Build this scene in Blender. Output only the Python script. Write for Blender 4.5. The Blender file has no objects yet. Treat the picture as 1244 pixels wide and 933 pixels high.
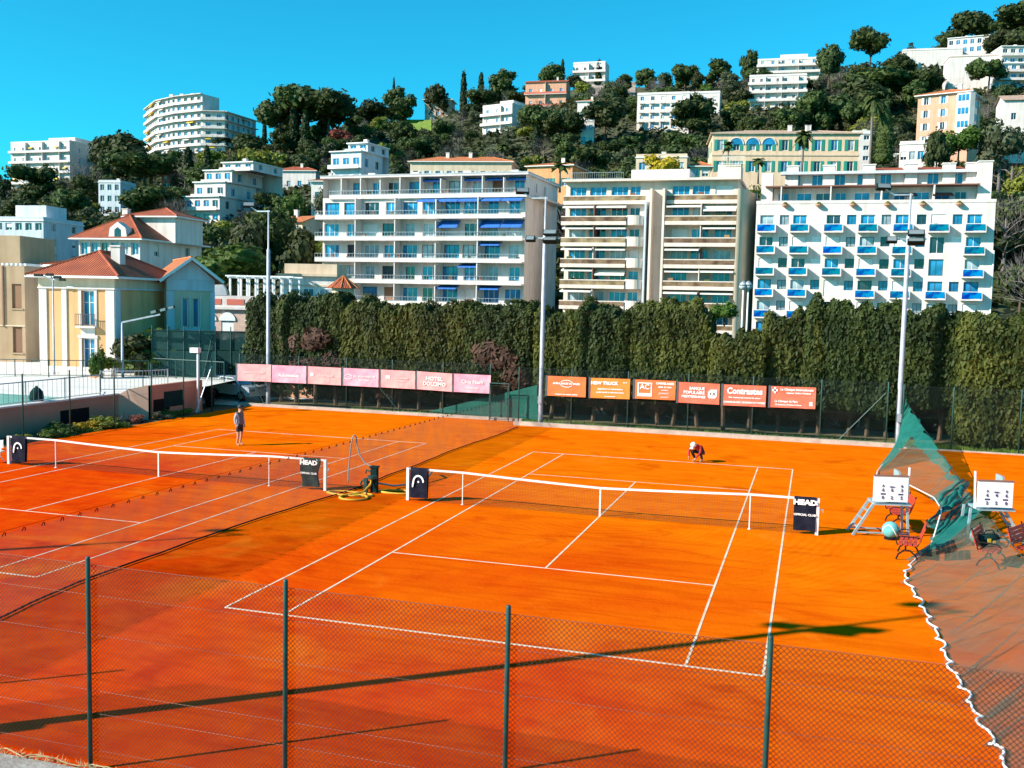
import bpy, math, random
import numpy as np
from mathutils import Vector, Matrix
PI = math.pi
R_ = math.radians
sc = bpy.context.scene
col = sc.collection
random.seed(7)
rng = np.random.default_rng(11)

# ---------------------------------------------------------------- camera (solved from the court lines)
F_PX = 1198.415                      # focal length in pixels of the 1244 px wide photograph
CAM = np.array([6.0847, -29.5275, 6.5029])
YAW, PITCH, ROLL = -.296064, .0818994, .0221569
FW = np.array([math.sin(YAW)*math.cos(PITCH), math.cos(YAW)*math.cos(PITCH), -math.sin(PITCH)])
_r = np.array([math.cos(YAW), -math.sin(YAW), 0.]); _u = np.cross(_r, FW)
RT = _r*math.cos(ROLL)+_u*math.sin(ROLL); UP = -_r*math.sin(ROLL)+_u*math.cos(ROLL)
cam_data = bpy.data.cameras.new('camera'); cam = bpy.data.objects.new('camera', cam_data); col.objects.link(cam)
cam_data.sensor_fit = 'HORIZONTAL'; cam_data.sensor_width = 36.; cam_data.lens = F_PX/1244*36
cam_data.clip_start = .1; cam_data.clip_end = 3000
cam.matrix_world = Matrix(((RT[0], UP[0], -FW[0], CAM[0]), (RT[1], UP[1], -FW[1], CAM[1]), (RT[2], UP[2], -FW[2], CAM[2]), (0, 0, 0, 1)))
sc.camera = cam

# ---------------------------------------------------------------- sky, sun, exposure
SUN_EL = R_(30.); SUN_TO = np.array([-.786, -.618])       # horizontal direction towards the sun
world = bpy.data.worlds.new('World'); sc.world = world; world.use_nodes = True
wn = world.node_tree.nodes; wl = world.node_tree.links
for n in list(wn): wn.remove(n)
sky = wn.new('ShaderNodeTexSky'); sky.sky_type = 'NISHITA'; sky.sun_disc = False
sky.sun_elevation = SUN_EL; sky.sun_rotation = math.atan2(SUN_TO[0], SUN_TO[1])
sky.air_density = 1.0; sky.dust_density = .25; sky.ozone_density = 1.6
grade = wn.new('ShaderNodeMix'); grade.data_type = 'RGBA'; grade.blend_type = 'MULTIPLY'; grade.inputs['Factor'].default_value = 1.
grade.inputs['B'].default_value = (.07, .92, 1.07, 1)
bgn = wn.new('ShaderNodeBackground'); bgn.inputs['Strength'].default_value = .105
wo = wn.new('ShaderNodeOutputWorld')
wl.new(sky.outputs[0], grade.inputs['A']); wl.new(grade.outputs['Result'], bgn.inputs['Color']); wl.new(bgn.outputs[0], wo.inputs[0])
sun_d = bpy.data.lights.new('sun', 'SUN'); sun_d.energy = 5.; sun_d.angle = R_(.5); sun_d.color = (1., .92, .80)
sun = bpy.data.objects.new('sun', sun_d); col.objects.link(sun)
_sv = Vector((SUN_TO[0]*math.cos(SUN_EL), SUN_TO[1]*math.cos(SUN_EL), math.sin(SUN_EL)))
sun.rotation_euler = _sv.to_track_quat('Z', 'Y').to_euler(); sun.location = (-60, -60, 80)
sc.view_settings.view_transform = 'Standard'; sc.view_settings.look = 'None'; sc.view_settings.gamma = 1.
sc.view_settings.use_curve_mapping = False; sc.view_settings.exposure = .82
sc.cycles.max_bounces = 8; sc.cycles.transparent_max_bounces = 16; sc.cycles.diffuse_bounces = 3

# ---------------------------------------------------------------- helpers
def ray(x, y): return FW+RT*((x-622)/F_PX)+UP*((466.5-y)/F_PX)
def at(x, y, D): return CAM+ray(x, y)*D                    # photo direction + real distance -> world point
def gp(x, y, z=0.):
    d = ray(x, y); return CAM+d*((z-CAM[2])/d[2])
def on_y(x, y, Y):
    d = ray(x, y); return CAM+d*((Y-CAM[1])/d[1])
def hy(x): return 466.5+(FW[2]+RT[2]*(x-622)/F_PX)/(UP[2]/F_PX)
def pr(X):
    d = np.asarray(X, float)-CAM; z = d@FW
    return 622+F_PX*(d@RT)/z, 466.5-F_PX*(d@UP)/z, z

def tag(o, label=None, cat=None, group=None, kind=None):
    if label: o['label'] = label
    if cat: o['category'] = cat
    if group: o['group'] = group
    if kind: o['kind'] = kind
    return o
def thing(name, label, cat, loc=(0, 0, 0), rz=0., group=None):
    o = bpy.data.objects.new(name, None); col.objects.link(o); o.empty_display_size = .2
    o.location = tuple(float(c) for c in loc); o.rotation_euler = (0, 0, rz)
    return tag(o, label, cat, group)
def put(name, me, parent=None, loc=(0, 0, 0), rot=(0, 0, 0), scale=None):
    o = bpy.data.objects.new(name, me); col.objects.link(o)
    o.location = tuple(float(c) for c in loc); o.rotation_euler = rot
    if scale is not None: o.scale = scale if hasattr(scale, '__len__') else (scale,)*3
    if parent is not None: o.parent = parent
    return o
def nrm(v):
    v = np.asarray(v, float); return v/(np.linalg.norm(v)+1e-12)
class MB:
    def __init__(s): s.v = []; s.f = []; s.m = []
    def add(s, vs, fs, m=0):
        o = len(s.v); s.v += [tuple(float(c) for c in p) for p in vs]
        s.f += [tuple(i+o for i in q) for q in fs]; s.m += [m]*len(fs); return s
    def box(s, x0, y0, z0, x1, y1, z1, m=0):
        return s.add([(x0, y0, z0), (x1, y0, z0), (x1, y1, z0), (x0, y1, z0), (x0, y0, z1), (x1, y0, z1), (x1, y1, z1), (x0, y1, z1)],
                     [(0, 3, 2, 1), (4, 5, 6, 7), (0, 1, 5, 4), (1, 2, 6, 5), (2, 3, 7, 6), (3, 0, 4, 7)], m)
    def quad(s, a, b, c, d, m=0): return s.add([a, b, c, d], [(0, 1, 2, 3)], m)
    def tri(s, a, b, c, m=0): return s.add([a, b, c], [(0, 1, 2)], m)
    def bar(s, a, b, w, h=None, m=0, up=(0, 0, 1)):
        h = w if h is None else h; a = np.asarray(a, float); b = np.asarray(b, float); d = nrm(b-a)
        u = np.asarray(up, float)
        if abs(d@u) > .95: u = np.array([0, 1., 0])
        sx = nrm(np.cross(d, u))*w/2; sy = nrm(np.cross(np.cross(d, u), d))*h/2
        P = [a-sx-sy, a+sx-sy, a+sx+sy, a-sx+sy, b-sx-sy, b+sx-sy, b+sx+sy, b-sx+sy]
        return s.add(P, [(0, 1, 2, 3), (7, 6, 5, 4), (0, 4, 5, 1), (1, 5, 6, 2), (2, 6, 7, 3), (3, 7, 4, 0)], m)
    def tube(s, path, r, n=6, m=0, caps=True):
        P = [np.asarray(p, float) for p in path]; rs = r if hasattr(r, '__len__') else [r]*len(P)
        o = len(s.v); prev = None
        for i, p in enumerate(P):
            t = nrm(P[min(i+1, len(P)-1)]-P[max(i-1, 0)])
            if prev is None:
                a = np.array([0, 0, 1.]) if abs(t[2]) < .9 else np.array([1., 0, 0])
                prev = nrm(np.cross(t, a))
            e1 = nrm(prev-t*(prev@t)); e2 = np.cross(t, e1); prev = e1
            for k in range(n):
                an = 2*PI*k/n; s.v.append(tuple((p+(e1*math.cos(an)+e2*math.sin(an))*rs[i]).tolist()))
        for i in range(len(P)-1):
            for k in range(n):
                a = o+i*n+k; b = o+i*n+(k+1) % n; s.f.append((a, b, b+n, a+n)); s.m.append(m)
        if caps:
            s.f.append(tuple(o+k for k in reversed(range(n)))); s.m.append(m)
            e = o+(len(P)-1)*n; s.f.append(tuple(e+k for k in range(n))); s.m.append(m)
        return s
    def lathe(s, prof, n=12, c=(0, 0, 0), m=0):
        o = len(s.v)
        for r, z in prof:
            for k in range(n): s.v.append((c[0]+r*math.cos(2*PI*k/n), c[1]+r*math.sin(2*PI*k/n), c[2]+z))
        for i in range(len(prof)-1):
            for k in range(n):
                a = o+i*n+k; b = o+i*n+(k+1) % n; s.f.append((a, b, b+n, a+n)); s.m.append(m)
        s.f.append(tuple(o+k for k in reversed(range(n)))); s.m.append(m)
        e = o+(len(prof)-1)*n; s.f.append(tuple(e+k for k in range(n))); s.m.append(m)
        return s
    def prism(s, pts, y0, y1, m=0):       # polygon in x,z pushed along y
        n = len(pts); P = [(x, y0, z) for x, z in pts]+[(x, y1, z) for x, z in pts]
        return s.add(P, [tuple(range(n)), tuple(reversed(range(n, 2*n)))]+[(i+n, (i+1) % n+n, (i+1) % n, i) for i in range(n)], m)
    def mesh(s, name, mats, smooth=False):
        me = bpy.data.meshes.new(name); me.from_pydata(s.v, [], s.f)
        for m in (mats if isinstance(mats, (list, tuple)) else [mats]): me.materials.append(m)
        if any(s.m): me.polygons.foreach_set('material_index', s.m)
        if smooth: me.polygons.foreach_set('use_smooth', [True]*len(me.polygons))
        me.update(); return me
    def build(s, name, mats, parent=None, smooth=False, loc=(0, 0, 0), rot=(0, 0, 0)):
        return put(name, s.mesh(name, mats, smooth), parent, loc, rot)

# ---------------------------------------------------------------- materials
def nt(m): return m.node_tree.nodes, m.node_tree.links
def mat(name, c, rough=.8, c2=None, scale=3., detail=5., lo=.35, hi=.65, bump=0., bscale=None, metal=0., spec=None, coat=0., objrand=0., streak=0.):
    m = bpy.data.materials.new(name); m.use_nodes = True; N, L = nt(m); b = N['Principled BSDF']
    b.inputs['Base Color'].default_value = (*c, 1); b.inputs['Roughness'].default_value = rough; b.inputs['Metallic'].default_value = metal
    if spec is not None: b.inputs['Specular IOR Level'].default_value = spec
    if coat: b.inputs['Coat Weight'].default_value = coat
    tc = N.new('ShaderNodeTexCoord'); out = None
    if c2 is not None:
        no = N.new('ShaderNodeTexNoise'); no.inputs['Scale'].default_value = scale; no.inputs['Detail'].default_value = detail
        L.new(tc.outputs['Object'], no.inputs['Vector'])
        ra = N.new('ShaderNodeValToRGB'); ra.color_ramp.elements[0].position = lo; ra.color_ramp.elements[1].position = hi
        ra.color_ramp.elements[0].color = (*c, 1); ra.color_ramp.elements[1].color = (*c2, 1)
        L.new(no.outputs['Fac'], ra.inputs[0]); out = ra.outputs[0]
    if objrand:
        oi = N.new('ShaderNodeObjectInfo'); hs = N.new('ShaderNodeHueSaturation')
        mr = N.new('ShaderNodeMapRange'); mr.inputs[3].default_value = 1-objrand; mr.inputs[4].default_value = 1+objrand
        L.new(oi.outputs['Random'], mr.inputs[0]); L.new(mr.outputs[0], hs.inputs['Value'])
        mh = N.new('ShaderNodeMapRange'); mh.inputs[3].default_value = .5-objrand*.06; mh.inputs[4].default_value = .5+objrand*.06
        L.new(oi.outputs['Random'], mh.inputs[0]); L.new(mh.outputs[0], hs.inputs['Hue'])
        if out is not None: L.new(out, hs.inputs['Color'])
        else: hs.inputs['Color'].default_value = (*c, 1)
        out = hs.outputs[0]
    if streak and out is not None:          # rain streaks and grime running down the plaster
        mp = N.new('ShaderNodeMapping'); mp.inputs['Scale'].default_value = (1.1, 1.1, .12); L.new(tc.outputs['Object'], mp.inputs['Vector'])
        ns = N.new('ShaderNodeTexNoise'); ns.inputs['Scale'].default_value = 1.4; ns.inputs['Detail'].default_value = 7.; L.new(mp.outputs[0], ns.inputs['Vector'])
        rs = N.new('ShaderNodeValToRGB'); rs.color_ramp.elements[0].position = .34; rs.color_ramp.elements[1].position = .56; k = 1-streak; rs.color_ramp.elements[0].color = (k, k*.97, k*.93, 1); rs.color_ramp.elements[1].color = (1, 1, 1, 1)
        L.new(ns.outputs['Fac'], rs.inputs[0]); ms = N.new('ShaderNodeMix'); ms.data_type = 'RGBA'; ms.blend_type = 'MULTIPLY'; ms.inputs['Factor'].default_value = 1.
        L.new(out, ms.inputs['A']); L.new(rs.outputs[0], ms.inputs['B']); out = ms.outputs['Result']
    if out is not None: L.new(out, b.inputs['Base Color'])
    if bump:
        n2 = N.new('ShaderNodeTexNoise'); n2.inputs['Scale'].default_value = bscale or scale*4; n2.inputs['Detail'].default_value = 6
        L.new(tc.outputs['Object'], n2.inputs['Vector'])
        bp = N.new('ShaderNodeBump'); bp.inputs['Strength'].default_value = bump; bp.inputs['Distance'].default_value = .05
        L.new(n2.outputs['Fac'], bp.inputs['Height']); L.new(bp.outputs[0], b.inputs['Normal'])
    return m
def leaf_mat(name, c, c2, scale=1.2, objrand=.25, trans=.25):
    m = mat(name, c, .65, c2, scale, 3., .38, .62, objrand=objrand, spec=.25); N, L = nt(m); b = N['Principled BSDF']
    src = b.inputs['Base Color'].links[0].from_socket
    tr = N.new('ShaderNodeBsdfTranslucent'); mx = N.new('ShaderNodeMixShader'); mx.inputs[0].default_value = trans
    L.new(src, tr.inputs['Color']); L.new(b.outputs[0], mx.inputs[1]); L.new(tr.outputs[0], mx.inputs[2])
    L.new(mx.outputs[0], N['Material Output'].inputs[0]); return m
def net_mat(name, c, alpha, cell=None):
    m = bpy.data.materials.new(name); m.use_nodes = True; N, L = nt(m); b = N['Principled BSDF']
    b.inputs['Base Color'].default_value = (*c, 1); b.inputs['Roughness'].default_value = .7
    tp = N.new('ShaderNodeBsdfTransparent'); mx = N.new('ShaderNodeMixShader'); mx.inputs[0].default_value = alpha
    L.new(tp.outputs[0], mx.inputs[1]); L.new(b.outputs[0], mx.inputs[2]); L.new(mx.outputs[0], N['Material Output'].inputs[0])
    tc = N.new('ShaderNodeTexCoord'); no = N.new('ShaderNodeTexNoise'); no.inputs['Scale'].default_value = 1.3
    L.new(tc.outputs['Object'], no.inputs['Vector'])
    mr = N.new('ShaderNodeMapRange'); mr.inputs[1].default_value = .3; mr.inputs[2].default_value = .7
    mr.inputs[3].default_value = max(0, alpha-.1); mr.inputs[4].default_value = alpha+.1
    L.new(no.outputs['Fac'], mr.inputs[0]); L.new(mr.outputs[0], mx.inputs[0]); return m
def glass_mat(name, c, rough=.08):
    m = mat(name, c, rough, tuple(min(1, k*2.2+.01) for k in c), .35, 2., .4, .62, spec=.9); return m
M = {}
M['white_paint'] = mat('white_paint', (.8, .8, .78), .6, (.72, .72, .7), 6.)
M['white_wall'] = mat('white_wall', (.74, .68, .65), .9, (.65, .58, .55), .6, 6., .3, .7, streak=.15)
M['cool_wall'] = mat('cool_wall', (.62, .67, .73), .9, (.53, .58, .64), .5, 6., .3, .7, streak=.15)  # bluish white; on some white trim it paints in blue shade
M['cream_wall'] = mat('cream_wall', (.68, .54, .40), .9, (.58, .45, .33), .5, 6., .3, .7, streak=.15)
M['sand_wall'] = mat('sand_wall', (.70, .58, .42), .92, (.60, .47, .33), .6, 6., .3, .7, streak=.15)
M['yellow_wall'] = mat('yellow_wall', (.75, .42, .19), .9, (.68, .36, .16), .5, 6., .3, .7, streak=.15)
M['tan_wall'] = mat('tan_wall', (.46, .33, .21), .92, (.38, .26, .16), .5, 6., .3, .7, streak=.15)
M['orange_wall'] = mat('orange_wall', (.72, .36, .16), .9, (.6, .28, .12), .5, 6., .3, .7, streak=.15)
M['salmon_wall'] = mat('salmon_wall', (.68, .36, .24), .9, (.58, .3, .2), .5, 6., .3, .7, streak=.15)
M['red_wall'] = mat('red_wall', (.62, .16, .11), .9, (.5, .12, .08), .5)
M['pink_stone'] = mat('pink_stone', (.62, .44, .36), .9, (.5, .33, .27), 3., 6.)
M['grey_trim'] = mat('grey_trim', (.45, .47, .5), .85, (.36, .38, .41), 1.)
M['dark_edge'] = mat('dark_edge', (.07, .08, .1), .7)
M['brown_trim'] = mat('brown_trim', (.22, .1, .07), .8)
M['shutter_green'] = mat('shutter_green', (.02, .24, .17), .6, objrand=.2)
M['shutter_brown'] = mat('shutter_brown', (.22, .11, .06), .7, objrand=.3)
M['shutter_white'] = mat('shutter_white', (.7, .69, .66), .7, objrand=.15)
M['blue_awning'] = mat('blue_awning', (.02, .13, .5), .8, (.03, .18, .6), 2.)
M['white_awning'] = mat('white_awning', (.78, .74, .68), .85, (.7, .65, .6), 2.)
M['yellow_awning'] = mat('yellow_awning', (.85, .55, .05), .85)
M['frame_white'] = mat('frame_white', (.78, .78, .76), .5)
M['frame_dark'] = mat('frame_dark', (.06, .06, .07), .5)
M['glass'] = glass_mat('glass', (.01, .13, .26))  # blue base colour paints in the reflected sky
M['glass_pale'] = glass_mat('glass_pale', (.2, .25, .28), .25)
M['glass_dark'] = glass_mat('glass_dark', (.01, .02, .03))
M['blue_panel'] = mat('blue_panel', (.0, .055, .22), .15, (.0, .20, .36), .9, 2., .45, .6, spec=.4, objrand=.45)
M['metal_green'] = mat('metal_green', (.012, .085, .075), .55, (.02, .05, .045), 8., metal=.1)
M['metal_grey'] = mat('metal_grey', (.5, .52, .55), .4, (.4, .42, .45), 6., metal=.6)
M['metal_pole'] = mat('metal_pole', (.46, .48, .53), .5, (.36, .38, .43), 4., metal=.25)
M['black'] = mat('black', (.008, .008, .009), .8, spec=.1)
M['iron'] = mat('iron', (.012, .009, .009), .7, spec=.2)
M['concrete'] = mat('concrete', (.5, .42, .35), .95, (.38, .3, .24), 2.5, 6., bump=.3)
M['pale_paving'] = mat('pale_paving', (.72, .69, .64), .92, (.62, .58, .52), .6, 6.)
M['asphalt'] = mat('asphalt', (.05, .05, .052), .95, (.08, .08, .08), 3.)
M['bark'] = mat('bark', (.12, .075, .045), .95, (.07, .045, .03), 6., bump=.5)
M['bark_grey'] = mat('bark_grey', (.2, .17, .15), .95, (.12, .1, .09), 6., bump=.4)
def tile_mat(name, c, c2, freq=18.):
    m = mat(name, c, .85, c2, 1.2, 6., .3, .7); N, L = nt(m); b = N['Principled BSDF']; tc = N.new('ShaderNodeTexCoord')
    uvw = N.new('ShaderNodeTexWave'); uvw.wave_type = 'BANDS'; uvw.bands_direction = 'X'; uvw.inputs['Scale'].default_value = freq/10; uvw.inputs['Distortion'].default_value = .4
    L.new(tc.outputs['UV'], uvw.inputs['Vector'])
    w2 = N.new('ShaderNodeTexWave'); w2.wave_type = 'BANDS'; w2.bands_direction = 'Y'; w2.wave_profile = 'SAW'; w2.inputs['Scale'].default_value = freq/14
    L.new(tc.outputs['UV'], w2.inputs['Vector'])
    ad = N.new('ShaderNodeMath'); ad.operation = 'ADD'; L.new(uvw.outputs['Fac'], ad.inputs[0]); L.new(w2.outputs['Fac'], ad.inputs[1])
    bp = N.new('ShaderNodeBump'); bp.inputs['Strength'].default_value = .9; bp.inputs['Distance'].default_value = .08
    L.new(ad.outputs[0], bp.inputs['Height']); L.new(bp.outputs[0], b.inputs['Normal']); return m
M['roof_tile'] = tile_mat('roof_tile', (.44, .10, .035), (.29, .06, .028))
M['roof_orange'] = tile_mat('roof_orange', (.62, .20, .06), (.45, .13, .05))
M['roof_pale'] = tile_mat('roof_pale', (.55, .36, .27), (.42, .27, .2))
# ---------------------------------------------------------------- terrain: flat round the courts, rising to the wooded hill
RIDGE_X = [-500, -200, 0, 100, 200, 300, 400, 500, 600, 700, 800, 900, 1000, 1100, 1244, 1500, 1900]
RIDGE_Y = [300, 262, 232, 208, 190, 182, 168, 156, 136, 108, 106, 104, 96, 80, 62, 50, 60]
RD = 430.
FH = nrm([FW[0], FW[1], 0]); RH = np.array([FH[1], -FH[0], 0])
def hill(x, y):
    x = np.asarray(x, float); y = np.asarray(y, float)
    dx, dy = x-CAM[0], y-CAM[1]; D = dx*FH[0]+dy*FH[1]; S = dx*RH[0]+dy*RH[1]
    px = 622+F_PX*S/np.maximum(D, 40.)
    ry = np.interp(px, RIDGE_X, RIDGE_Y)
    zr = 6.5+(368+.022*(px-622)-ry)*RD/F_PX
    t = np.clip((D-150)/(RD-150), 0, 1.0)
    z = 4.5*np.clip((D-66)/84, 0, 1)**1.3+(zr-4.5)*t
    z = np.where(D > RD, zr-.12*(D-RD), z)
    left = np.clip((300-px)/300, 0, 1)*np.clip((D-70)/60, 0, 1)*(D < 900)
    z = z+left*2.5*np.clip((150-D)/80+1, 0, 1)
    bump = np.sin(x*.045+1.3)*np.sin(y*.037)*2.2+np.sin(x*.11)*np.sin(y*.093+.5)*.9
    return z+bump*np.clip((D-160)/80, 0, 1)
def on_hill(px, py, d0=90., d1=700.):
    Ds = np.linspace(d0, d1, 1200); P = CAM[None]+ray(px, py)[None]*Ds[:, None]
    below = P[:, 2] <= hill(P[:, 0], P[:, 1])
    i = int(np.argmax(below)) if below.any() else int(np.argmin(np.abs(Ds-RD)))
    return P[i], float(Ds[i])
M['hill_ground'] = mat('hill_ground', (.035, .05, .015), .95, (.10, .09, .045), .05, 8., .35, .7, bump=.6, bscale=.6)
def make_ground():
    Dv = np.concatenate([np.arange(-60, 60, 12.), np.arange(60, 520, 7.), np.arange(520, 1500, 70.)])
    Sv = np.concatenate([np.arange(-900, -300, 50.), np.arange(-300, 300, 7.), np.arange(300, 901, 50.)])
    DD, SS = np.meshgrid(Dv, Sv, indexing='ij')
    X = CAM[0]+DD*FH[0]+SS*RH[0]; Y = CAM[1]+DD*FH[1]+SS*RH[1]; Z = hill(X, Y)-.06
    nD, nS = DD.shape; V = np.stack([X, Y, Z], -1).reshape(-1, 3)
    i = np.arange(nD*nS).reshape(nD, nS)
    Fq = np.stack([i[:-1, :-1], i[:-1, 1:], i[1:, 1:], i[1:, :-1]], -1).reshape(-1, 4)
    me = bpy.data.meshes.new('ground'); me.from_pydata(V.tolist(), [], Fq.tolist()); me.materials.append(M['hill_ground'])
    me.polygons.foreach_set('use_smooth', [True]*len(me.polygons)); me.update()
    return tag(put('ground', me), 'dark earth of the flat ground and the hillside', kind='structure')
make_ground()

# ---------------------------------------------------------------- clay
def clay_mat():
    m = bpy.data.materials.new('clay'); m.use_nodes = True; N, L = nt(m); b = N['Principled BSDF']; b.inputs['Roughness'].default_value = .95; b.inputs['Specular IOR Level'].default_value = 0.
    tc = N.new('ShaderNodeTexCoord')
    def noise(s, det=6., dist=0., vec=None):
        n = N.new('ShaderNodeTexNoise'); n.inputs['Scale'].default_value = s; n.inputs['Detail'].default_value = det; n.inputs['Distortion'].default_value = dist
        L.new(vec or tc.outputs['Object'], n.inputs['Vector']); return n.outputs['Fac']
    def ramp(f, stops):
        r = N.new('ShaderNodeValToRGB'); e = r.color_ramp.elements
        while len(e) < len(stops): e.new(.5)
        for k, (p, c) in zip(e, stops): k.position = p; k.color = (*c, 1)
        L.new(f, r.inputs[0]); return r.outputs[0]
    def mixc(f, a, bb, mode='MIX'):
        x = N.new('ShaderNodeMix'); x.data_type = 'RGBA'; x.blend_type = mode
        if isinstance(f, float): x.inputs['Factor'].default_value = f
        else: L.new(f, x.inputs['Factor'])
        for k, s in (('A', a), ('B', bb)):
            if isinstance(s, tuple): x.inputs[k].default_value = (*s, 1)
            else: L.new(s, x.inputs[k])
        return x.outputs['Result']
    mp = N.new('ShaderNodeMapping'); mp.inputs['Rotation'].default_value = (0, 0, R_(14)); mp.inputs['Scale'].default_value = (.35, 2.2, 1); L.new(tc.outputs['Object'], mp.inputs['Vector'])
    # damp, freshly watered clay lies in the near-left half: redder and darker
    sx = N.new('ShaderNodeSeparateXYZ'); L.new(tc.outputs['Object'], sx.inputs[0])
    def math_(op, a, c):
        q = N.new('ShaderNodeMath'); q.operation = op
        for k, s in ((0, a), (1, c)):
            if isinstance(s, float): q.inputs[k].default_value = s
            else: L.new(s, q.inputs[k])
        return q.outputs[0]
    g = math_('ADD', math_('MULTIPLY', sx.outputs[0], -.022), math_('MULTIPLY', sx.outputs[1], -.034))
    g = math_('ADD', g, math_('MULTIPLY', noise(.14, 5., .6), 1.1)); g = math_('ADD', g, -.42)
    damp = N.new('ShaderNodeMapRange'); damp.inputs[1].default_value = .10; damp.inputs[2].default_value = .62; damp.clamp = True; L.new(g, damp.inputs[0])
    c = ramp(noise(.9, 8.), [(.3, (.74, .132, .0015)), (.7, (.80, .172, .002))])
    c = mixc(damp.outputs[0], c, ramp(noise(1.4, 8.), [(.35, (.60, .040, .002)), (.65, (.68, .066, .002))]))
    st = ramp(noise(1., 8., 1.2, mp.outputs[0]), [(.36, (.80, .62, .55)), (.52, (1, 1, 1))])
    c = mixc(.6, c, st, 'MULTIPLY')
    dr = N.new('ShaderNodeTexWave'); dr.wave_type = 'RINGS'; dr.rings_direction = 'Z'; dr.inputs['Scale'].default_value = 1.1; dr.inputs['Distortion'].default_value = 9.; dr.inputs['Detail'].default_value = 4.; dr.inputs['Detail Scale'].default_value = .35; L.new(tc.outputs['Object'], dr.inputs['Vector'])
    c = mixc(math_('MULTIPLY', ramp(noise(.22, 3.), [(.45, (0, 0, 0)), (.65, (1, 1, 1))]), .35), c, mixc(1., c, ramp(dr.outputs['Fac'], [(.2, (.82, .66, .6)), (.6, (1., 1., 1.))]), 'MULTIPLY'))
    pale = ramp(noise(.28, 7., 1.5), [(.60, (0, 0, 0)), (.74, (1, 1, 1))])
    c = mixc(math_('MULTIPLY', pale, .35), c, (.82, .23, .015))
    fine = ramp(noise(18., 4.), [(.3, (.86, .82, .8)), (.6, (1, 1, 1))]); c = mixc(.6, c, fine, 'MULTIPLY')
    wet = ramp(noise(.55, 6., .8), [(.30, (.66, .34, .3)), (.40, (1, 1, 1))]); c = mixc(.5, c, wet, 'MULTIPLY')
    L.new(c, b.inputs['Base Color'])
    bp = N.new('ShaderNodeBump'); bp.inputs['Strength'].default_value = .35; bp.inputs['Distance'].default_value = .02
    L.new(noise(9., 8.), bp.inputs['Height']); L.new(bp.outputs[0], b.inputs['Normal']); return m
M['clay'] = clay_mat()
clay = MB().quad((-26.2, -18.82, 0), (46, -18.82, 0), (46, 20.62, 0), (-26.2, 20.62, 0)).build('clay_court', M['clay'])
tag(clay, 'orange clay playing surface of the tennis courts', kind='structure')
apron = MB().quad((-26.2, 20.62, 0), (-9.2, 20.62, 0), (-9.2, 22.2, 0), (-26.2, 22.2, 0)).build('clay_apron', M['clay']); tag(apron, 'strip of orange clay behind the far left baseline', kind='structure')
M['line'] = mat('line', (.72, .58, .44), .85, (.74, .26, .06), 3., 8., .48, .78)
def court_lines(cx, cy, faded=0):
    def ln(x0, y0, x1, y1, w=.05):
        a = MB()
        if abs(x1-x0) < 1e-6: a.box(cx+x0-w/2, cy+min(y0, y1), .001, cx+x0+w/2, cy+max(y0, y1), .0055)
        else: a.box(cx+min(x0, x1), cy+y0-w/2, .001, cx+max(x0, x1), cy+y0+w/2, .0045)
        a.build('court_line', M['line'], clay)
    for x in (-5.485, -4.115, 4.115, 5.485): ln(x, -11.885, x, 11.885, .05)
    ln(-5.485, -11.885, 5.485, -11.885, .07); ln(-5.485, 11.885, 5.485, 11.885, .07)
    for y in (-6.4, 6.4): ln(-4.115, y, 4.115, y, .05)
    ln(0, -6.4, 0, 6.4, .05)
court_lines(0, 0); court_lines(-16.2, .4); court_lines(19.6, 0.)

# kerbs
M['kerb_grey'] = mat('kerb_grey', (.36, .33, .30), .95, (.24, .2, .17), 4., 6., bump=.4)
k = MB().box(-9.1, 20.62, -.1, 10.0, 20.95, .2).build('concrete_kerb', M['concrete']); tag(k, 'low weathered concrete kerb under the far fence', 'kerb')
k = MB().box(-27, 22.2, -.1, -9.1, 22.5, .16).build('concrete_kerb', M['concrete']); tag(k, 'low pale concrete kerb under the pink banners', 'kerb')
k = MB().box(10.4, 20.62, -.1, 46, 20.78, .06).build('concrete_kerb', M['concrete']); tag(k, 'flush pale kerb behind the right-hand court', 'kerb')
k = MB().box(-12, -19.9, -.1, 46, -18.80, .05).build('concrete_kerb', M['kerb_grey']); tag(k, 'white concrete strip at the foot of the near fence', 'kerb')
# dry weeds and an old rope along the near kerb
def weeds():
    a = MB(); r = random.Random(3)
    for i in range(420):
        x = r.uniform(-6.5, -1.8); y = -18.78+r.gauss(0, .05); h = r.uniform(.03, .09); d = r.uniform(-.1, .1); w = .006
        a.tri((x-w, y, .06), (x+w, y, .06), (x+d, y+r.uniform(-.06, .06), .06+h))
    for j in range(4):
        x0 = -6.2+j*1.05; path = [(x0+q*.12+.06*math.sin(q*1.7+j), -18.8+.05*math.sin(q*1.1+j*2), .08+.03*abs(math.sin(q*.8))) for q in range(12)]
        a.tube(path, .008, 5)
    o = a.build('dry_weeds', mat('straw', (.5, .38, .2), .9, (.25, .18, .08), 9.)); tag(o, 'dry straw and weeds along the white kerb at lower left', 'weeds', kind='stuff')
weeds()

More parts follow.
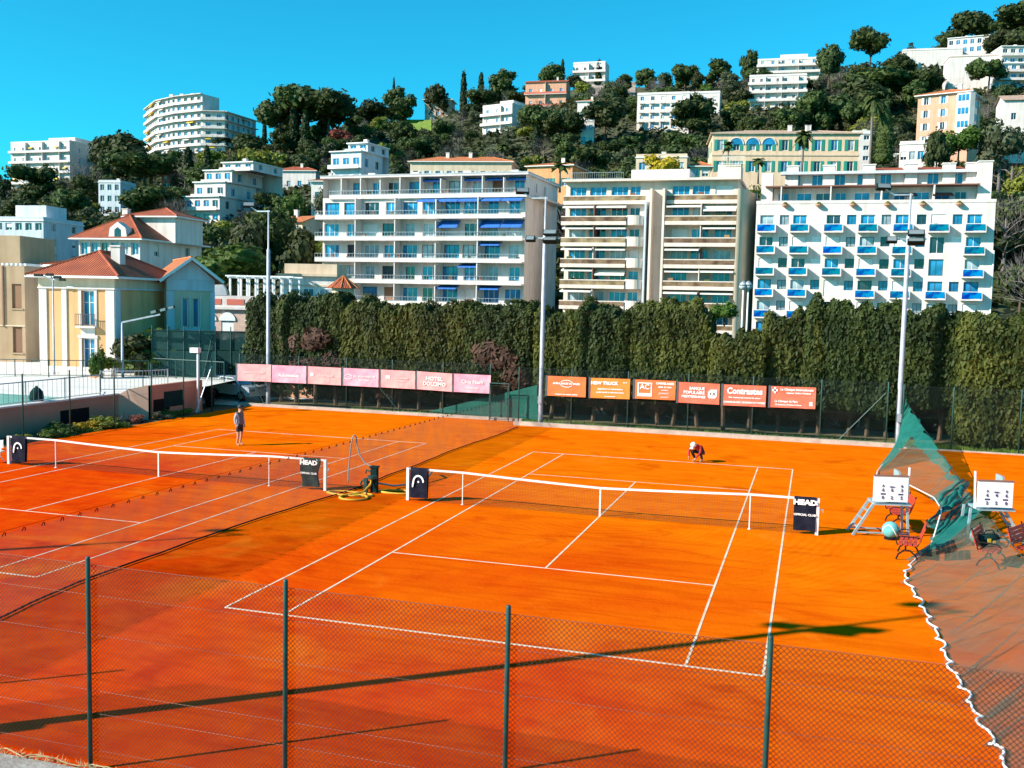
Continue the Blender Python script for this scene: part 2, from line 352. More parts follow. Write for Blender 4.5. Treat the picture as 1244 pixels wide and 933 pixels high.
# ---------------------------------------------------------------- tennis nets
M['net_cord'] = mat('net_cord', (.03, .03, .032), .8)
M['band'] = mat('band', (.82, .80, .78), .75, (.7, .66, .6), 5.)
def tennis_net(cx, cy, label, half=6.40):
    t = thing('tennis_net', label, 'net', (cx, cy, 0), group='nets across the courts')
    S = 4.5                                                # singles sticks
    def top(x): return .914+.156*min(1., abs(x)/S)**1.2
    a = MB(); n = int(2*half/.05)
    for i in range(n+1):
        x = -half+i*2*half/n; a.bar((x, 0, .03), (x, 0, top(x)-.03), .0034)
    xs = np.linspace(-half, half, 25)
    for j in range(21):
        fz = j/20
        for q in range(24):
            z0 = .03+(top(xs[q])-.05)*fz; z1 = .03+(top(xs[q+1])-.05)*fz
            a.bar((xs[q], 0, z0), (xs[q+1], 0, z1), .0034)
    a.build('netting', M['net_cord'], t)
    b = MB(); xs = np.linspace(-half, half, 41)
    for q in range(40):
        z0, z1 = top(xs[q]), top(xs[q+1])
        b.add([(xs[q], -.02, z0-.06), (xs[q+1], -.02, z1-.06), (xs[q+1], -.02, z1), (xs[q], -.02, z0), (xs[q], .02, z0-.06), (xs[q+1], .02, z1-.06), (xs[q+1], .02, z1), (xs[q], .02, z0)],
              [(0, 1, 2, 3), (7, 6, 5, 4), (3, 2, 6, 7), (1, 0, 4, 5)])
    b.build('top_band', M['band'], t)
    MB().box(-.025, -.012, 0, .025, .012, .9).build('centre_strap', M['band'], t)
    for s in (-1, 1):
        p = MB().box(s*half-.045, -.045, 0, s*half+.045, .045, 1.07); p.build('net_post', M['white_paint'], t)
        MB().lathe([(.018, 0), (.018, 1.04), (.012, 1.06)], 8, (s*S, 0, 0)).lathe([(.05, 0), (.05, .015)], 10, (s*S, 0, 0)).build('singles_stick', M['white_paint'], t)
    MB().bar((half+.06, 0, .75), (half+.16, 0, .75), .03).bar((half+.15, 0, .75), (half+.15, -.12, .68), .02).build('winder', M['metal_grey'], t)
    return t
tennis_net(0, 0, 'tennis net across the middle court, white band and dark mesh')
tennis_net(-16.25, .35, 'tennis net across the left court in front of the pool wall', 6.66)

def text_mesh(s, size, mats, bold=.0, extrude=.002, align='CENTER', spacing=1.):
    cu = bpy.data.curves.new('lettering', 'FONT'); cu.body = s; cu.size = size; cu.extrude = extrude; cu.offset = bold
    cu.align_x = align; cu.align_y = 'CENTER'; cu.resolution_u = 2; cu.space_character = spacing
    o = bpy.data.objects.new('lettering', cu); col.objects.link(o); dg = bpy.context.evaluated_depsgraph_get()
    me = bpy.data.meshes.new_from_object(o.evaluated_get(dg)); me.name = 'lettering'; bpy.data.objects.remove(o); bpy.data.curves.remove(cu)
    me.materials.clear(); me.materials.append(mats); return me
TXT = {}
def lettering(parent, s, x, y, z, size, m, bold=0., sx=1., rot=(PI/2, 0, 0), align='CENTER'):
    key = (s, round(size, 3), m.name, bold, align)
    if key not in TXT: TXT[key] = text_mesh(s, size, m, bold, align=align)
    return put('lettering', TXT[key], parent, (x, y, z), rot, (sx, 1, 1))
M['print_white'] = mat('print_white', (.82, .82, .82), .7)
M['print_pink'] = mat('print_pink', (.85, .72, .72), .7)
M['navy_cloth'] = mat('navy_cloth', (.008, .009, .02), .9, (.014, .016, .03), 6., bump=.3, spec=.1)
M['green_cloth'] = mat('green_cloth', (.006, .026, .024), .9, (.011, .036, .033), 6., bump=.3, spec=.1)
def cover(cx, cy, cloth, logo, label, w=.75, h=.98, wob=.0):
    t = thing('net_cover', label, 'banner', (cx, cy, 0), group='advertising covers hung over the nets')
    a = MB(); nx, nz = 8, 8; V = []
    def surf(x, z, y): return (x+wob*.05*math.sin(z*7+x*2), y+.018*math.sin(x*13+z*5)*(1+wob*2), z)
    for side, y in ((0, -.05), (1, .06)):
        o = len(a.v); a.v += [surf(-w/2+w*i/nx, 1.09-h*j/nz, y) for j in range(nz+1) for i in range(nx+1)]
        for j in range(nz):
            for i in range(nx):
                q = (o+j*(nx+1)+i, o+(j+1)*(nx+1)+i, o+(j+1)*(nx+1)+i+1, o+j*(nx+1)+i+1)
                a.f.append(q if side == 0 else q[::-1]); a.m.append(0)
    n1 = nx+1; o2 = (nx+1)*(nz+1)
    for i in range(nx): a.f.append((i, i+1, o2+i+1, o2+i)); a.m.append(0)
    a.build('cloth', cloth, t, True)
    if logo == 'arch':
        g = MB(); P = []
        for q in range(15):
            an = PI*.97*(1-q/14)-.05; P.append((.17*math.cos(an), .20*math.sin(an)+.02))
        P = [(-.2, -.16), (-.19, -.06)]+P
        g.tube([(x, 0, .62+z) for x, z in P], [.02]+[.03]*(len(P)-2)+[.022], 10); g.v = [(x, -.083+y*.08, z) for x, y, z in g.v]
        g.build('emblem', M['print_white'], t); MB().lathe([(.032, -.002), (.032, .002)], 12).build('emblem_dot', M['print_white'], t, loc=(0, -.083, .645), rot=(PI/2, 0, 0))
    else:
        lettering(t, 'HEAD', 0, -.085-.045*wob, .94, .2, M['print_white'], .012, 1.25)
        lettering(t, logo, 0, -.085-.045*wob, .58, .085, M['print_white'], .003, 1.05)
    return t
cover(-6.0, -.02, M['navy_cloth'], 'arch', 'navy net cover with white arch emblem at the left end of the middle net', .6)
cover(6.05, -.02, M['navy_cloth'], 'OFFICIAL CLUB', 'black net cover with white lettering at the right end of the middle net', .62)
cover(-10.15, .33, M['green_cloth'], 'OFFICIAL CLUB', 'crumpled dark green net cover at the right end of the left net', .62, wob=1.)
cover(-22.4, .33, M['navy_cloth'], 'arch', 'navy net cover with white arch emblem at the far left net post', .62)

# ---------------------------------------------------------------- chain-link fences
M['wire_green'] = mat('wire_green', (.03, .05, .045), .5, metal=.3)
M['wire_rust'] = mat('wire_rust', (.035, .012, .008), .7, (.07, .025, .014), 1.5, metal=.2)
def chain_link(a, x0, x1, z0, z1, y, cell=.06, w=.004):
    """diamond wire mesh in the plane y: two families of diagonals clipped to the rectangle"""
    H = z1-z0; s = x0-H
    while s < x1:
        for sgn in (1, -1):
            if sgn == 1: p0 = [s, z0]; p1 = [s+H, z1]
            else: p0 = [s, z1]; p1 = [s+H, z0]
            dx0 = max(0, x0-p0[0]); dx1 = max(0, p1[0]-x1)
            q0 = (p0[0]+dx0, p0[1]+sgn*dx0); q1 = (p1[0]-dx1, p1[1]-sgn*dx1)
            if q1[0]-q0[0] > .02:
                yy = y+(.0025 if sgn == 1 else -.0025)
                h = w/2; n = (-sgn*h*.7071, h*.7071)
                a.add([(q0[0]-n[0], yy, q0[1]-n[1]), (q1[0]-n[0], yy, q1[1]-n[1]), (q1[0]+n[0], yy, q1[1]+n[1]), (q0[0]+n[0], yy, q0[1]+n[1]), ((q0[0]+q1[0])/2, yy-.003, (q0[1]+q1[1])/2)], [(0, 1, 2, 3)])
        s += cell
nf = thing('chain_link_fence', 'near chain-link fence with four dark green posts in front of the courts', 'fence', (0, -18.7, 0))
for i, x in enumerate((-9.16, -6.16, -3.14, -.14, 2.80, 5.78, 8.8)):
    MB().lathe([(.031, -.1), (.031, 2.95), (.025, 2.97)], 12, (x, 0, 0)).build('post', M['metal_green'], nf, True)
a = MB(); chain_link(a, -7.5, 9.5, .1, 2.86, .045, .063, .0066); a.build('chain_link', M['wire_rust'], nf)
M['wire_bright'] = mat('wire_bright', (.34, .15, .10), .6, (.12, .04, .025), .7, metal=.2)
for z in (2.87, 2.45, 1.9, 1.12, .8, .28):
    MB().tube([(-9.5, .05, z), (-3, .05, z-.02), (3, .05, z-.02), (9.5, .05, z)], .0028, 5).build('tension_wire', M['wire_bright'], nf)

def far_fence(label, y, xs, h, name='chain_link_fence', braces=()):
    t = thing(name, label, 'fence', (0, y, 0))
    for x in xs: MB().lathe([(.035, 0), (.035, h), (.02, h+.03)], 8, (x, 0, 0)).build('post', M['metal_green'], t, True)
    for (xa, xb, hh) in braces: MB().tube([(xa, -.02, hh), (xb, -.02, .15)], .025, 6).build('brace', M['metal_green'], t)
    a = MB(); chain_link(a, xs[0], xs[-1], .12, h-.03, .04, .11, .0045); a.build('chain_link', M['wire_green'], t)
    for z in (h-.03, h*.5): MB().tube([(xs[0], .04, z), (xs[-1], .04, z)], .006, 4).build('tension_wire', M['wire_green'], t)
    return t
far_fence('far chain-link fence carrying the orange banners', 20.9, [-8.9, -6.0, -3.0, 0.1, 3.3, 6.55, 9.6], 3.1, braces=((9.5, 7.4, 2.6),))
far_fence('far chain-link fence carrying the pink banners', 22.35, [-26.9, -22.9, -19.8, -16.9, -13.8, -11.0], 3.1, braces=((-18.1, -16.4, 1.9), (-26.2, -25.2, 1.9)))
far_fence('chain-link fence behind the right-hand court', 20.9, [10.3, 12.5, 15.4, 18.4], 3.0)

# ---------------------------------------------------------------- banners on the far fences
M['pink'] = mat('pink', (.72, .27, .29), .75, (.80, .38, .36), 1.6, 5., bump=.5, bscale=3.)
M['pink2'] = mat('pink2', (.76, .24, .34), .75, (.82, .40, .48), 1.6, 5., bump=.5, bscale=3.)
M['b_orange'] = mat('b_orange', (.78, .14, .035), .7, (.82, .18, .04), 1.6, bump=.3, bscale=3.)
M['b_orange2'] = mat('b_orange2', (.82, .20, .02), .7, (.85, .24, .03), 1.6, bump=.3, bscale=3.)
M['b_coral'] = mat('b_coral', (.78, .12, .06), .7, (.80, .17, .10), 1.6, bump=.4, bscale=3.)
M['print_dim'] = mat('print_dim', (.84, .56, .54), .7)
def banner(xa, za, xb, zb, h, y, m, label, prints, seed):
    """a printed sheet with wrinkles, its top edge from (xa,za) to (xb,zb)"""
    t = thing('banner', label, 'banner', ((xa+xb)/2, y, (za+zb)/2-h/2), group='advertising banners tied to the far fences')
    w = xb-xa; a = MB(); nx, nz = 14, 8; r = random.Random(seed); f1, f2, ph = r.uniform(3, 5), r.uniform(5, 9), r.uniform(0, 6)
    V = lambda i, j, y0: (-w/2+w*i/nx, y0+.014*math.sin(f1*(i/nx*w+j/nz*1.3)+ph)*math.sin(f2*j/nz*h+ph), h/2-h*j/nz+(za-zb)/2*(1-2*i/nx))
    for y0 in (0, .012):
        o = len(a.v); a.v += [V(i, j, y0) for j in range(nz+1) for i in range(nx+1)]
        for j in range(nz):
            for i in range(nx):
                q = (o+j*(nx+1)+i, o+(j+1)*(nx+1)+i, o+(j+1)*(nx+1)+i+1, o+j*(nx+1)+i+1); a.f.append(q if y0 == 0 else q[::-1]); a.m.append(0)
    a.build('sheet', m, t, True)
    sl = math.atan2(zb-za, w)
    for p in prints:
        if p[0] == 'box':
            _, x0, z0, x1, z1, pm = p; q = MB().box(x0*w, -.022, z0*h, x1*w, -.017, z1*h); q.build('printed_bar', M[pm], t, rot=(0, -sl, 0))
        elif p[0] == 'ring':
            _, x, z, rr, pm = p; q = MB()
            P = [(x*w+rr*1.9*math.cos(an), z*h+rr*math.sin(an)) for an in np.linspace(.3, 2.7, 12)]; Q = [(x*w+rr*1.9*math.cos(an), z*h+rr*math.sin(an)) for an in np.linspace(3.45, 5.8, 12)]
            for S in (P, Q):
                q = MB()
                for k in range(len(S)-1): q.bar((S[k][0], -.02, S[k][1]), (S[k+1][0], -.02, S[k+1][1]), .004, .03)
                q.build('emblem', M[pm], t, rot=(0, -sl, 0))
        elif p[0] == 'leaf':
            _, x, z, rr, pm = p; q = MB(); pts = [(x*w+rr*c, z*h+rr*s) for c, s in ((-1, -.7), (-.7, -1), (.6, -1), (1, -.5), (1, 1), (-.4, 1), (-1, .4))]
            q.prism(pts, -.022, -.017).build('emblem', M[pm], t, rot=(0, -sl, 0))
        else:
            s, x, z, size, pm = p[:5]; sx = p[5] if len(p) > 5 else 1.; bo = p[6] if len(p) > 6 else .004
            L_ = lettering(t, s, x*w, -.026, z*h-x*w*math.tan(sl)*-1, size, M[pm], bo, sx, rot=(PI/2, -sl, 0))
    # dark ties and hem
    MB().box(-w/2-.12, .02, -h/2-.03, -w/2-.02, .035, h/2+.03).build('tie_strip', M['dark_edge'], t, rot=(0, -sl, 0))
    return t
PK = [(288, 329, 442, 443), (330, 371.5, 443.5, 445), (374, 414, 445, 447), (417, 459.5, 447, 449), (462.5, 504, 449, 451), (506.5, 549, 451, 454), (551.5, 596, 454, 456)]
PT = [([('PHARMACIE DU CANNET', 0, 0, .13, 'print_dim', 1.)], 'faded salmon banner at the left end of the pink row'),
      ([('Automobiles', 0, -.08, .26, 'print_pink', 1., .008)], 'pale pink banner with bold white script behind the light pole'),
      ([('box', -.44, -.06, -.33, .14, 'print_pink'), ('Pizza Napoli', .05, 0, .18, 'print_dim', 1.)], 'salmon banner with a small round emblem left of its faint lettering'),
      ([('ring', -.36, .0, .13, 'print_pink'), ('AU BON MARCHE', .1, .05, .16, 'print_pink', 1.05), ('service traiteur', .1, -.14, .1, 'print_pink')], 'bright rose banner with a ring emblem, fourth in the pink row'),
      ([('box', -.36, .0, -.22, .2, 'print_dim'), ('Cabinet immobilier', .06, .06, .13, 'print_dim'), ('ventes locations', .06, -.1, .1, 'print_dim')], 'pale salmon creased banner with faint lettering, fifth in the pink row'),
      ([('HOTEL', 0, .14, .3, 'print_pink', 1.1, .01), ('DOLCIMO', 0, -.16, .3, 'print_pink', 1., .01)], 'salmon banner with two lines of big pale capitals'),
      ([('Chia Nam', 0, .08, .3, 'print_pink', 1.05, .006), ('restaurant', 0, -.24, .15, 'print_pink', 1.2)], 'rose banner with large pale lettering beside the green gate')]
for i, ((x0, x1, y0, y1), (prn, lab)) in enumerate(zip(PK, PT)):
    A = on_y(x0, y0, 22.2); B = on_y(x1, y1, 22.2)
    banner(A[0], A[2], B[0], B[2], 1.02, 22.24, M['pink2'] if i in (1, 3, 6) else M['pink'], lab, prn, i)
OK_ = [(665.5, 712, 456.5, 458.5), (718, 765.5, 459, 460.5), (772, 821, 461, 463), (825, 874.5, 464, 466.5), (879.5, 931, 467, 469), (937, 991.5, 469, 471)]
OT = [([('ring', 0, .14, .18, 'print_white'), ('AMBULANCES DU SOLEIL', 0, .14, .13, 'print_white', 1., .006), ('transport de malades 24h/24', 0, -.4, .08, 'print_white', 1.3)], 'b_orange', 'orange banner with a swoosh ring emblem, first of the right row'),
      ([('NEW TRUCK', -.15, .25, .22, 'print_white', 1.1, .012), ('06 10', .38, .3, .09, 'print_white'), ('depannage et remorquage', 0, -.03, .12, 'print_white', 1.05), ('poids lourds et vehicules legers', 0, -.2, .12, 'print_white', .95), ('www.newtruck.fr', 0, -.4, .08, 'print_white')], 'b_orange2', 'bright orange banner headed by bold white capitals and three small lines'),
      ([('box', -.44, -.36, -.41, .36, 'print_white'), ('box', -.11, -.36, -.08, .36, 'print_white'), ('box', -.41, .31, -.11, .36, 'print_white'), ('box', -.41, -.36, -.11, -.2, 'print_white'), ('AC', -.26, .13, .36, 'print_white', 1., .008), ('CARRELAGES', .24, .34, .14, 'print_white', 1.1, .008), ('salles de bains', .24, .16, .12, 'print_white'), ('sanitaire', .24, 0, .11, 'print_dim'), ('JEANNOT', .22, -.18, .12, 'print_dim'), ('www.ac.fr', .24, -.36, .1, 'print_dim')], 'b_orange', 'creased orange banner with a white framed two-letter box'),
      ([('BANQUE', -.05, .22, .19, 'print_white', 1., .008), ('POPULAIRE', -.12, .02, .21, 'print_white', 1., .008), ('MEDITERRANEE', -.13, -.18, .17, 'print_white', 1., .006), ('leaf', .33, .0, .22, 'print_white'), ('+X', .33, -.01, .26, 'black', 1., .006)], 'b_coral', 'coral banner with a white leaf-shaped emblem'),
      ([('Contrastes', 0, .2, .42, 'print_white', .92, .016), ('Des voyages pas comme les autres', 0, -.1, .11, 'print_white', 1., .004)]+[(s, -.38+.19*k, -.33, .12, 'print_white', 1., .005) for k, s in enumerate(('CANNES', 'GRASSE', 'NICE', 'MENTON', 'ANTIBES'))], 'b_coral', 'coral banner with one big white word over five small ones'),
      ([('box', -.47, .26, -.35, .36, 'print_white'), ('box', -.43, .17, -.39, .45, 'print_white'), ('La Clinique Internationale', .08, .36, .15, 'print_white', 1., .006), ('Cannes Oxford Medical', .12, .2, .11, 'print_white', 1.1, .004), ('La Clinique du Parc', -.15, -.2, .14, 'print_white', 1., .005), ('33 boulevard d\'Oxford Cannes', -.1, -.36, .1, 'print_white', 1.), ('box', .36, -.38, .44, -.18, 'print_dim')], 'b_coral', 'coral banner with a white cross, last of the right row')]
for i, ((x0, x1, y0, y1), (prn, bm_, lab)) in enumerate(zip(OK_, OT)):
    A = on_y(x0, y0, 20.82); B = on_y(x1, y1, 20.82)
    banner(A[0], A[2], B[0], B[2], 1.05 if i != 2 else .98, 20.82, M[bm_], lab, prn, 20+i)

# gate in the far fence with a stretched green windbreak beside it
g = thing('metal_gate', 'narrow green tubular gate beside the last pink banner', 'gate', (-10.35, 22.0, 0))
for x in (-.55, .55): MB().tube([(x, 0, 0), (x, 0, 2.1)], .035, 8).build('gate_post', M['metal_green'], g)
MB().tube([(-.55, 0, 2.08), (.55, 0, 2.08)], .03, 8).tube([(-.48, -.01, .1), (-.48, -.01, 1.95), (.48, -.01, 1.95), (.48, -.01, .1), (-.48, -.01, .1)], .022, 6).build('gate_frame', M['metal_green'], g)
a = MB(); chain_link(a, -.47, .47, .12, 1.93, 0., .11, .004); a.build('chain_link', M['wire_green'], g)
MB().box(.4, -.05, .95, .47, -.02, 1.1).bar((.42, -.06, 1.03), (.3, -.06, 1.03), .02).build('latch', M['metal_green'], g)
M['green_mesh'] = net_mat('green_mesh', (.004, .16, .12), .5)
M['green_dense'] = net_mat('green_dense', (.003, .062, .055), .8)
a = MB().add([(-14.8, .4, .2), (-8.3, .2, .1), (-8.4, .2, 2.0), (-14.8, .42, .22), (-8.3, .22, .12), (-8.4, .22, 2.02)], [(0, 1, 2), (5, 4, 3), (0, 3, 4, 1), (1, 4, 5, 2), (2, 5, 3, 0)])
o = a.build('windbreak_net', M['green_mesh'], loc=(0, 22.5, 0)); tag(o, 'stretched triangle of green windbreak netting behind the gate', 'netting')
# ---------------------------------------------------------------- divider nets between the courts
def smooth_curve(P, n):
    P = np.asarray(P, float); d = np.concatenate([[0], np.cumsum(np.linalg.norm(np.diff(P, axis=0), axis=1))]); t = np.linspace(0, d[-1], n)
    C = np.stack([np.interp(t, d, P[:, k]) for k in range(3)], 1)
    for _ in range(max(1, n//(4*len(P)))):
        C[1:-1] = .25*C[:-2]+.5*C[1:-1]+.25*C[2:]
    return C
def ruled(top, bot, nv, wob, seed, n):
    T = smooth_curve(top, n); B = smooth_curve(bot, n); r = np.random.default_rng(seed)
    u = np.linspace(0, 1, n); ph = r.uniform(0, 6, 6)
    V = []
    for j in range(nv+1):
        f = j/nv; P = B*(1-f)+T*f
        tan = np.gradient(P, axis=0); nr = np.stack([tan[:, 1], -tan[:, 0], 0*tan[:, 0]], 1); nr /= (np.linalg.norm(nr, axis=1)[:, None]+1e-9)
        fold = sum(np.sin(u*k+ph[i]+f*1.5) / (1+i*.6) for i, k in enumerate((31, 47, 83, 127)))
        sag = -.12*math.sin(PI*f)
        V.append(P+nr*(wob*fold*(.35+.65*(1-f)))[:, None]+np.array([0, 0, sag*.3]))
    V = np.array(V); idx = np.arange((nv+1)*n).reshape(nv+1, n)
    Fq = np.stack([idx[:-1, :-1], idx[:-1, 1:], idx[1:, 1:], idx[1:, :-1]], -1).reshape(-1, 4)
    return V, V.reshape(-1, 3).tolist(), Fq.tolist()
M['grey_net'] = net_mat('grey_net', (.33, .29, .23), .28)
dv = thing('divider_net', 'grey divider net on a hooked cable between the left and middle courts', 'netting', (-9, 0, 0))
top = [(-8.95+9, y, 1.78-.25*((y+16)/37)) for y in np.linspace(-18.4, 20.4, 14)]
bot = [(-9.1+9, -18.3, .02), (-9.18+9, -14.1, .02), (-9.45+9, -11.5, .02), (-9.48+9, -8.65, .02), (-9.3+9, -4.9, .02), (-8.75+9, 1.4, .02), (-8.75+9, 6, .02), (-8.8+9, 10.6, .02), (-8.6+9, 15.5, .02), (-8.5+9, 19.9, .02)]
Vg, vs, fs = ruled(top, bot, 8, .03, 4, 150)
MB().add(vs, fs).build('net_panel', M['grey_net'], dv, True)
MB().tube(Vg[0][::2]+np.array([0, 0, .02]), .022, 6).build('bottom_rope', M['black'], dv)
MB().tube(Vg[-1][::6]+np.array([0, 0, .05]), .004, 4).build('cable', M['black'], dv)
hk = MB()
for i in range(2, 150, 2):
    p = Vg[-1][i]; hk.tube([p+np.array([0, 0, -.05]), p+np.array([0, .05, .02]), p+np.array([0, .09, .0]), p+np.array([0, .08, -.06])], .012, 4)
tag(hk.build('hooks', M['black'], dv), kind='stuff')

gd = thing('divider_net', 'bunched green divider net with a white bottom rope beside the umpire chairs', 'netting', (9.5, 0, 0))
def Lp(*pts): return [tuple((np.asarray(p, float)-np.array([9.5, 0, 0])).tolist()) for p in pts]
tp = Lp(at(1098, 484, 49), at(1118, 515, 44.5), at(1141, 548, 39.5), at(1164, 582, 34.5), at(1184, 612, 30), at(1203, 634, 27.5), at(1228, 662, 25), at(1262, 700, 22.5), at(1310, 750, 20), at(1380, 820, 17))
bt = Lp(gp(1090, 546, .03), gp(1066, 572, .03), gp(1064, 586, .06), (9.55, 8.6, .25), (10.0, 4.4, .55), (9.9, 1.6, .7), (9.45, -.4, .1), gp(1104, 688, .03), gp(1099, 700, .03), gp(1108, 716, .03), gp(1135, 762, .03), gp(1147, 792, .03), gp(1176, 850, .03), gp(1200, 890, .03), gp(1228, 940, .03))
Tc = smooth_curve(tp, 260); Bc = smooth_curve(bt, 260)
# match the two edges station by station so the gathered stretch lies by the chairs
def resample(P, keys, n=260):
    P = np.asarray(P, float); return np.stack([np.interp(np.linspace(0, 1, n), keys, P[:, k]) for k in range(3)], 1)
tk = [0, .1, .22, .34, .46, .54, .64, .76, .88, 1.]; bk = [0, .1, .16, .24, .33, .39, .45, .52, .56, .60, .70, .76, .86, .92, 1.]
Tc = resample(tp, tk); Bc = resample(bt, bk)
rr_ = np.random.default_rng(5)
for C_ in (Tc, Bc):
    for _ in range(3): C_[1:-1] = .25*C_[:-2]+.5*C_[1:-1]+.25*C_[2:]
jag = np.zeros((260, 3)); jag[135:, 0] = .09*np.sin(np.arange(125)*.9)*np.sin(np.arange(125)*.23+1); jag[135:, 1] = .1*np.sin(np.arange(125)*.9+1.2)
Bc = Bc+jag
u = np.linspace(0, 1, 260); nv = 14; V = []
gath = np.exp(-((u-.44)/.09)**2)
for j in range(nv+1):
    f_ = j/nv; P = Bc*(1-f_)+Tc*f_
    fold = .05*np.sin(u*150+f_*2)+.035*np.sin(u*310+f_*5+1)+.06*np.sin(u*71+f_*1.3)
    P = P+np.stack([fold*(1+2.2*gath), .5*fold*(1+3*gath), 0*u-.18*math.sin(PI*f_)*(1-.5*gath)*np.clip((Tc[:, 2]-Bc[:, 2]), 0, 1)], 1)
    P[:, 2] = np.maximum(P[:, 2], .02); V.append(P)
V = np.array(V); idx = np.arange((nv+1)*260).reshape(nv+1, 260)
Fq = np.stack([idx[:-1, :-1], idx[:-1, 1:], idx[1:, 1:], idx[1:, :-1]], -1).reshape(-1, 4)
M['net_green'] = net_mat('net_green', (.12, .17, .12), .30); M['net_fold'] = net_mat('net_fold', (.005, .17, .135), .72)
M['net_grey'] = net_mat('net_grey', (.15, .17, .12), .36)
me = MB().add(V.reshape(-1, 3).tolist(), Fq.tolist()).mesh('net_panel', [M['net_green'], M['net_fold'], M['net_grey']], True)
mi = [];
for q in Fq:
    i = q[0] % 260; j = q[0]//260
    s = i/259
    mi.append(1 if (.33 < s < .50 or (s < .10) or (s < .33 and (j > 10))) else (2 if s >= .5 else 0))
me.polygons.foreach_set('material_index', mi); put('net_panel', me, gd)
MB().tube(Bc[::1]+np.array([0, 0, .02]), .022, 6).build('bottom_rope', M['white_paint'], gd, True)
MB().tube(Tc[::4]+np.array([0, 0, .03]), .012, 5).build('cable', M['metal_green'], gd)
for i in range(9):                                     # gathered folds
    s0 = int(260*(.35+.016*i)); pth = [V[j][s0]+np.array([.04*math.sin(j+i), -.05*i*.2, .03]) for j in range(0, nv+1, 2)]
    MB().tube(pth, [.05+.03*math.sin(k+i) for k in range(len(pth))], 6).build('gathered_fold', M['net_fold'], gd, True)
for i in range(6):                                     # long creases across the near stretch
    s0 = int(260*(.53+.055*i)); pth = [V[j][min(259, s0+int(j*(2.5-.25*i)))]+np.array([0, 0, .03]) for j in range(1, nv+1)]
    MB().tube(pth, [.006+.006*math.sin(k*.8+i)**2 for k in range(len(pth))], 5).build('crease', M['net_green'], gd, True)

# ---------------------------------------------------------------- umpire chairs with score boards
M['chair_blue'] = mat('chair_blue', (.36, .5, .54), .5, (.26, .38, .42), 5., metal=.3)
M['board'] = mat('board', (.85, .85, .84), .5, (.8, .8, .78), 3.)
M['score_ink'] = mat('score_ink', (.05, .03, .14), .6)
def umpire_chair(x, y, rz, label, digits):
    t = thing('umpire_chair', label, 'umpire chair', (x, y, 0), rz, group='umpire chairs between the courts')
    # ladder side splays to -x, back side nearly upright
    for yy in (-.26, .26):
        MB().bar((-.95, yy*1.2, 0), (-.38, yy, .95), .06, .07).build('leg', M['chair_blue'], t)
        MB().bar((.62, yy*1.1, 0), (.55, yy, .97), .06, .07).build('leg', M['chair_blue'], t)
    for k in range(1, 4):
        f_ = k/4; MB().bar((-.95+.57*f_, -.31+.05*f_, .95*f_), (-.95+.57*f_, .31-.05*f_, .95*f_), .05, .03).build('rung', M['chair_blue'], t)
    MB().bar((-.9, -.31, .1), (.62, -.28, .08), .04).bar((-.9, .31, .1), (.62, .28, .08), .04).build('lower_rail', M['chair_blue'], t)
    MB().box(-.42, -.46, .94, .6, .32, 1.0).build('platform', M['chair_blue'], t)
    MB().box(-.2, -.25, 1.0, .3, .25, 1.4).box(.28, -.25, 1.4, .33, .25, 1.9).build('seat', M['chair_blue'], t)
    b = MB().box(-.48, -.52, 1.06, .48, -.48, 1.80).build('score_board', M['board'], t)
    MB().box(-.50, -.54, 1.80, .50, -.46, 1.83).build('board_rail', M['brown_trim'], b)
    L_ = lambda s, px, pz, sz, sx=1.: lettering(b, s, px, -.535, 1.06+pz, sz, M['score_ink'], .004, sx)
    L_('A', -.22, .46, .09); L_('B', .30, .46, .09); L_('- jeux -', .03, .44, .06)
    for (s, px, pz) in zip(digits, (-.22, .03, .30, -.22, .03, .30), (.34, .34, .34, .12, .12, .12)): L_(s, px, pz, .13)
    for px in (-.21, .28): MB().box(px-.07, -.526, 1.06+.20, px+.07, -.522, 1.06+.245).build('printed_bar', M['score_ink'], b)
    MB().bar((.50, -.42, 1.0), (.53, -.38, 2.05), .045).build('parasol_tube', M['frame_white'], t)
    return t
umpire_chair(8.27, .9, R_(12), 'grey-blue umpire chair with score board beside the middle net', '663' '025')
umpire_chair(11.05, 1.25, R_(12), 'grey-blue umpire chair with score board at the right edge, behind the green net', '646' '250').scale = (-1, 1, 1)
for o in list(col.objects):
    if o.name.startswith('umpire_chair') and o.scale[0] < 0:
        o.scale = (1, 1, 1)
        for c in o.children:
            if c.name.startswith(('leg', 'rung', 'lower_rail', 'parasol_tube')): c.scale = (-1, 1, 1)

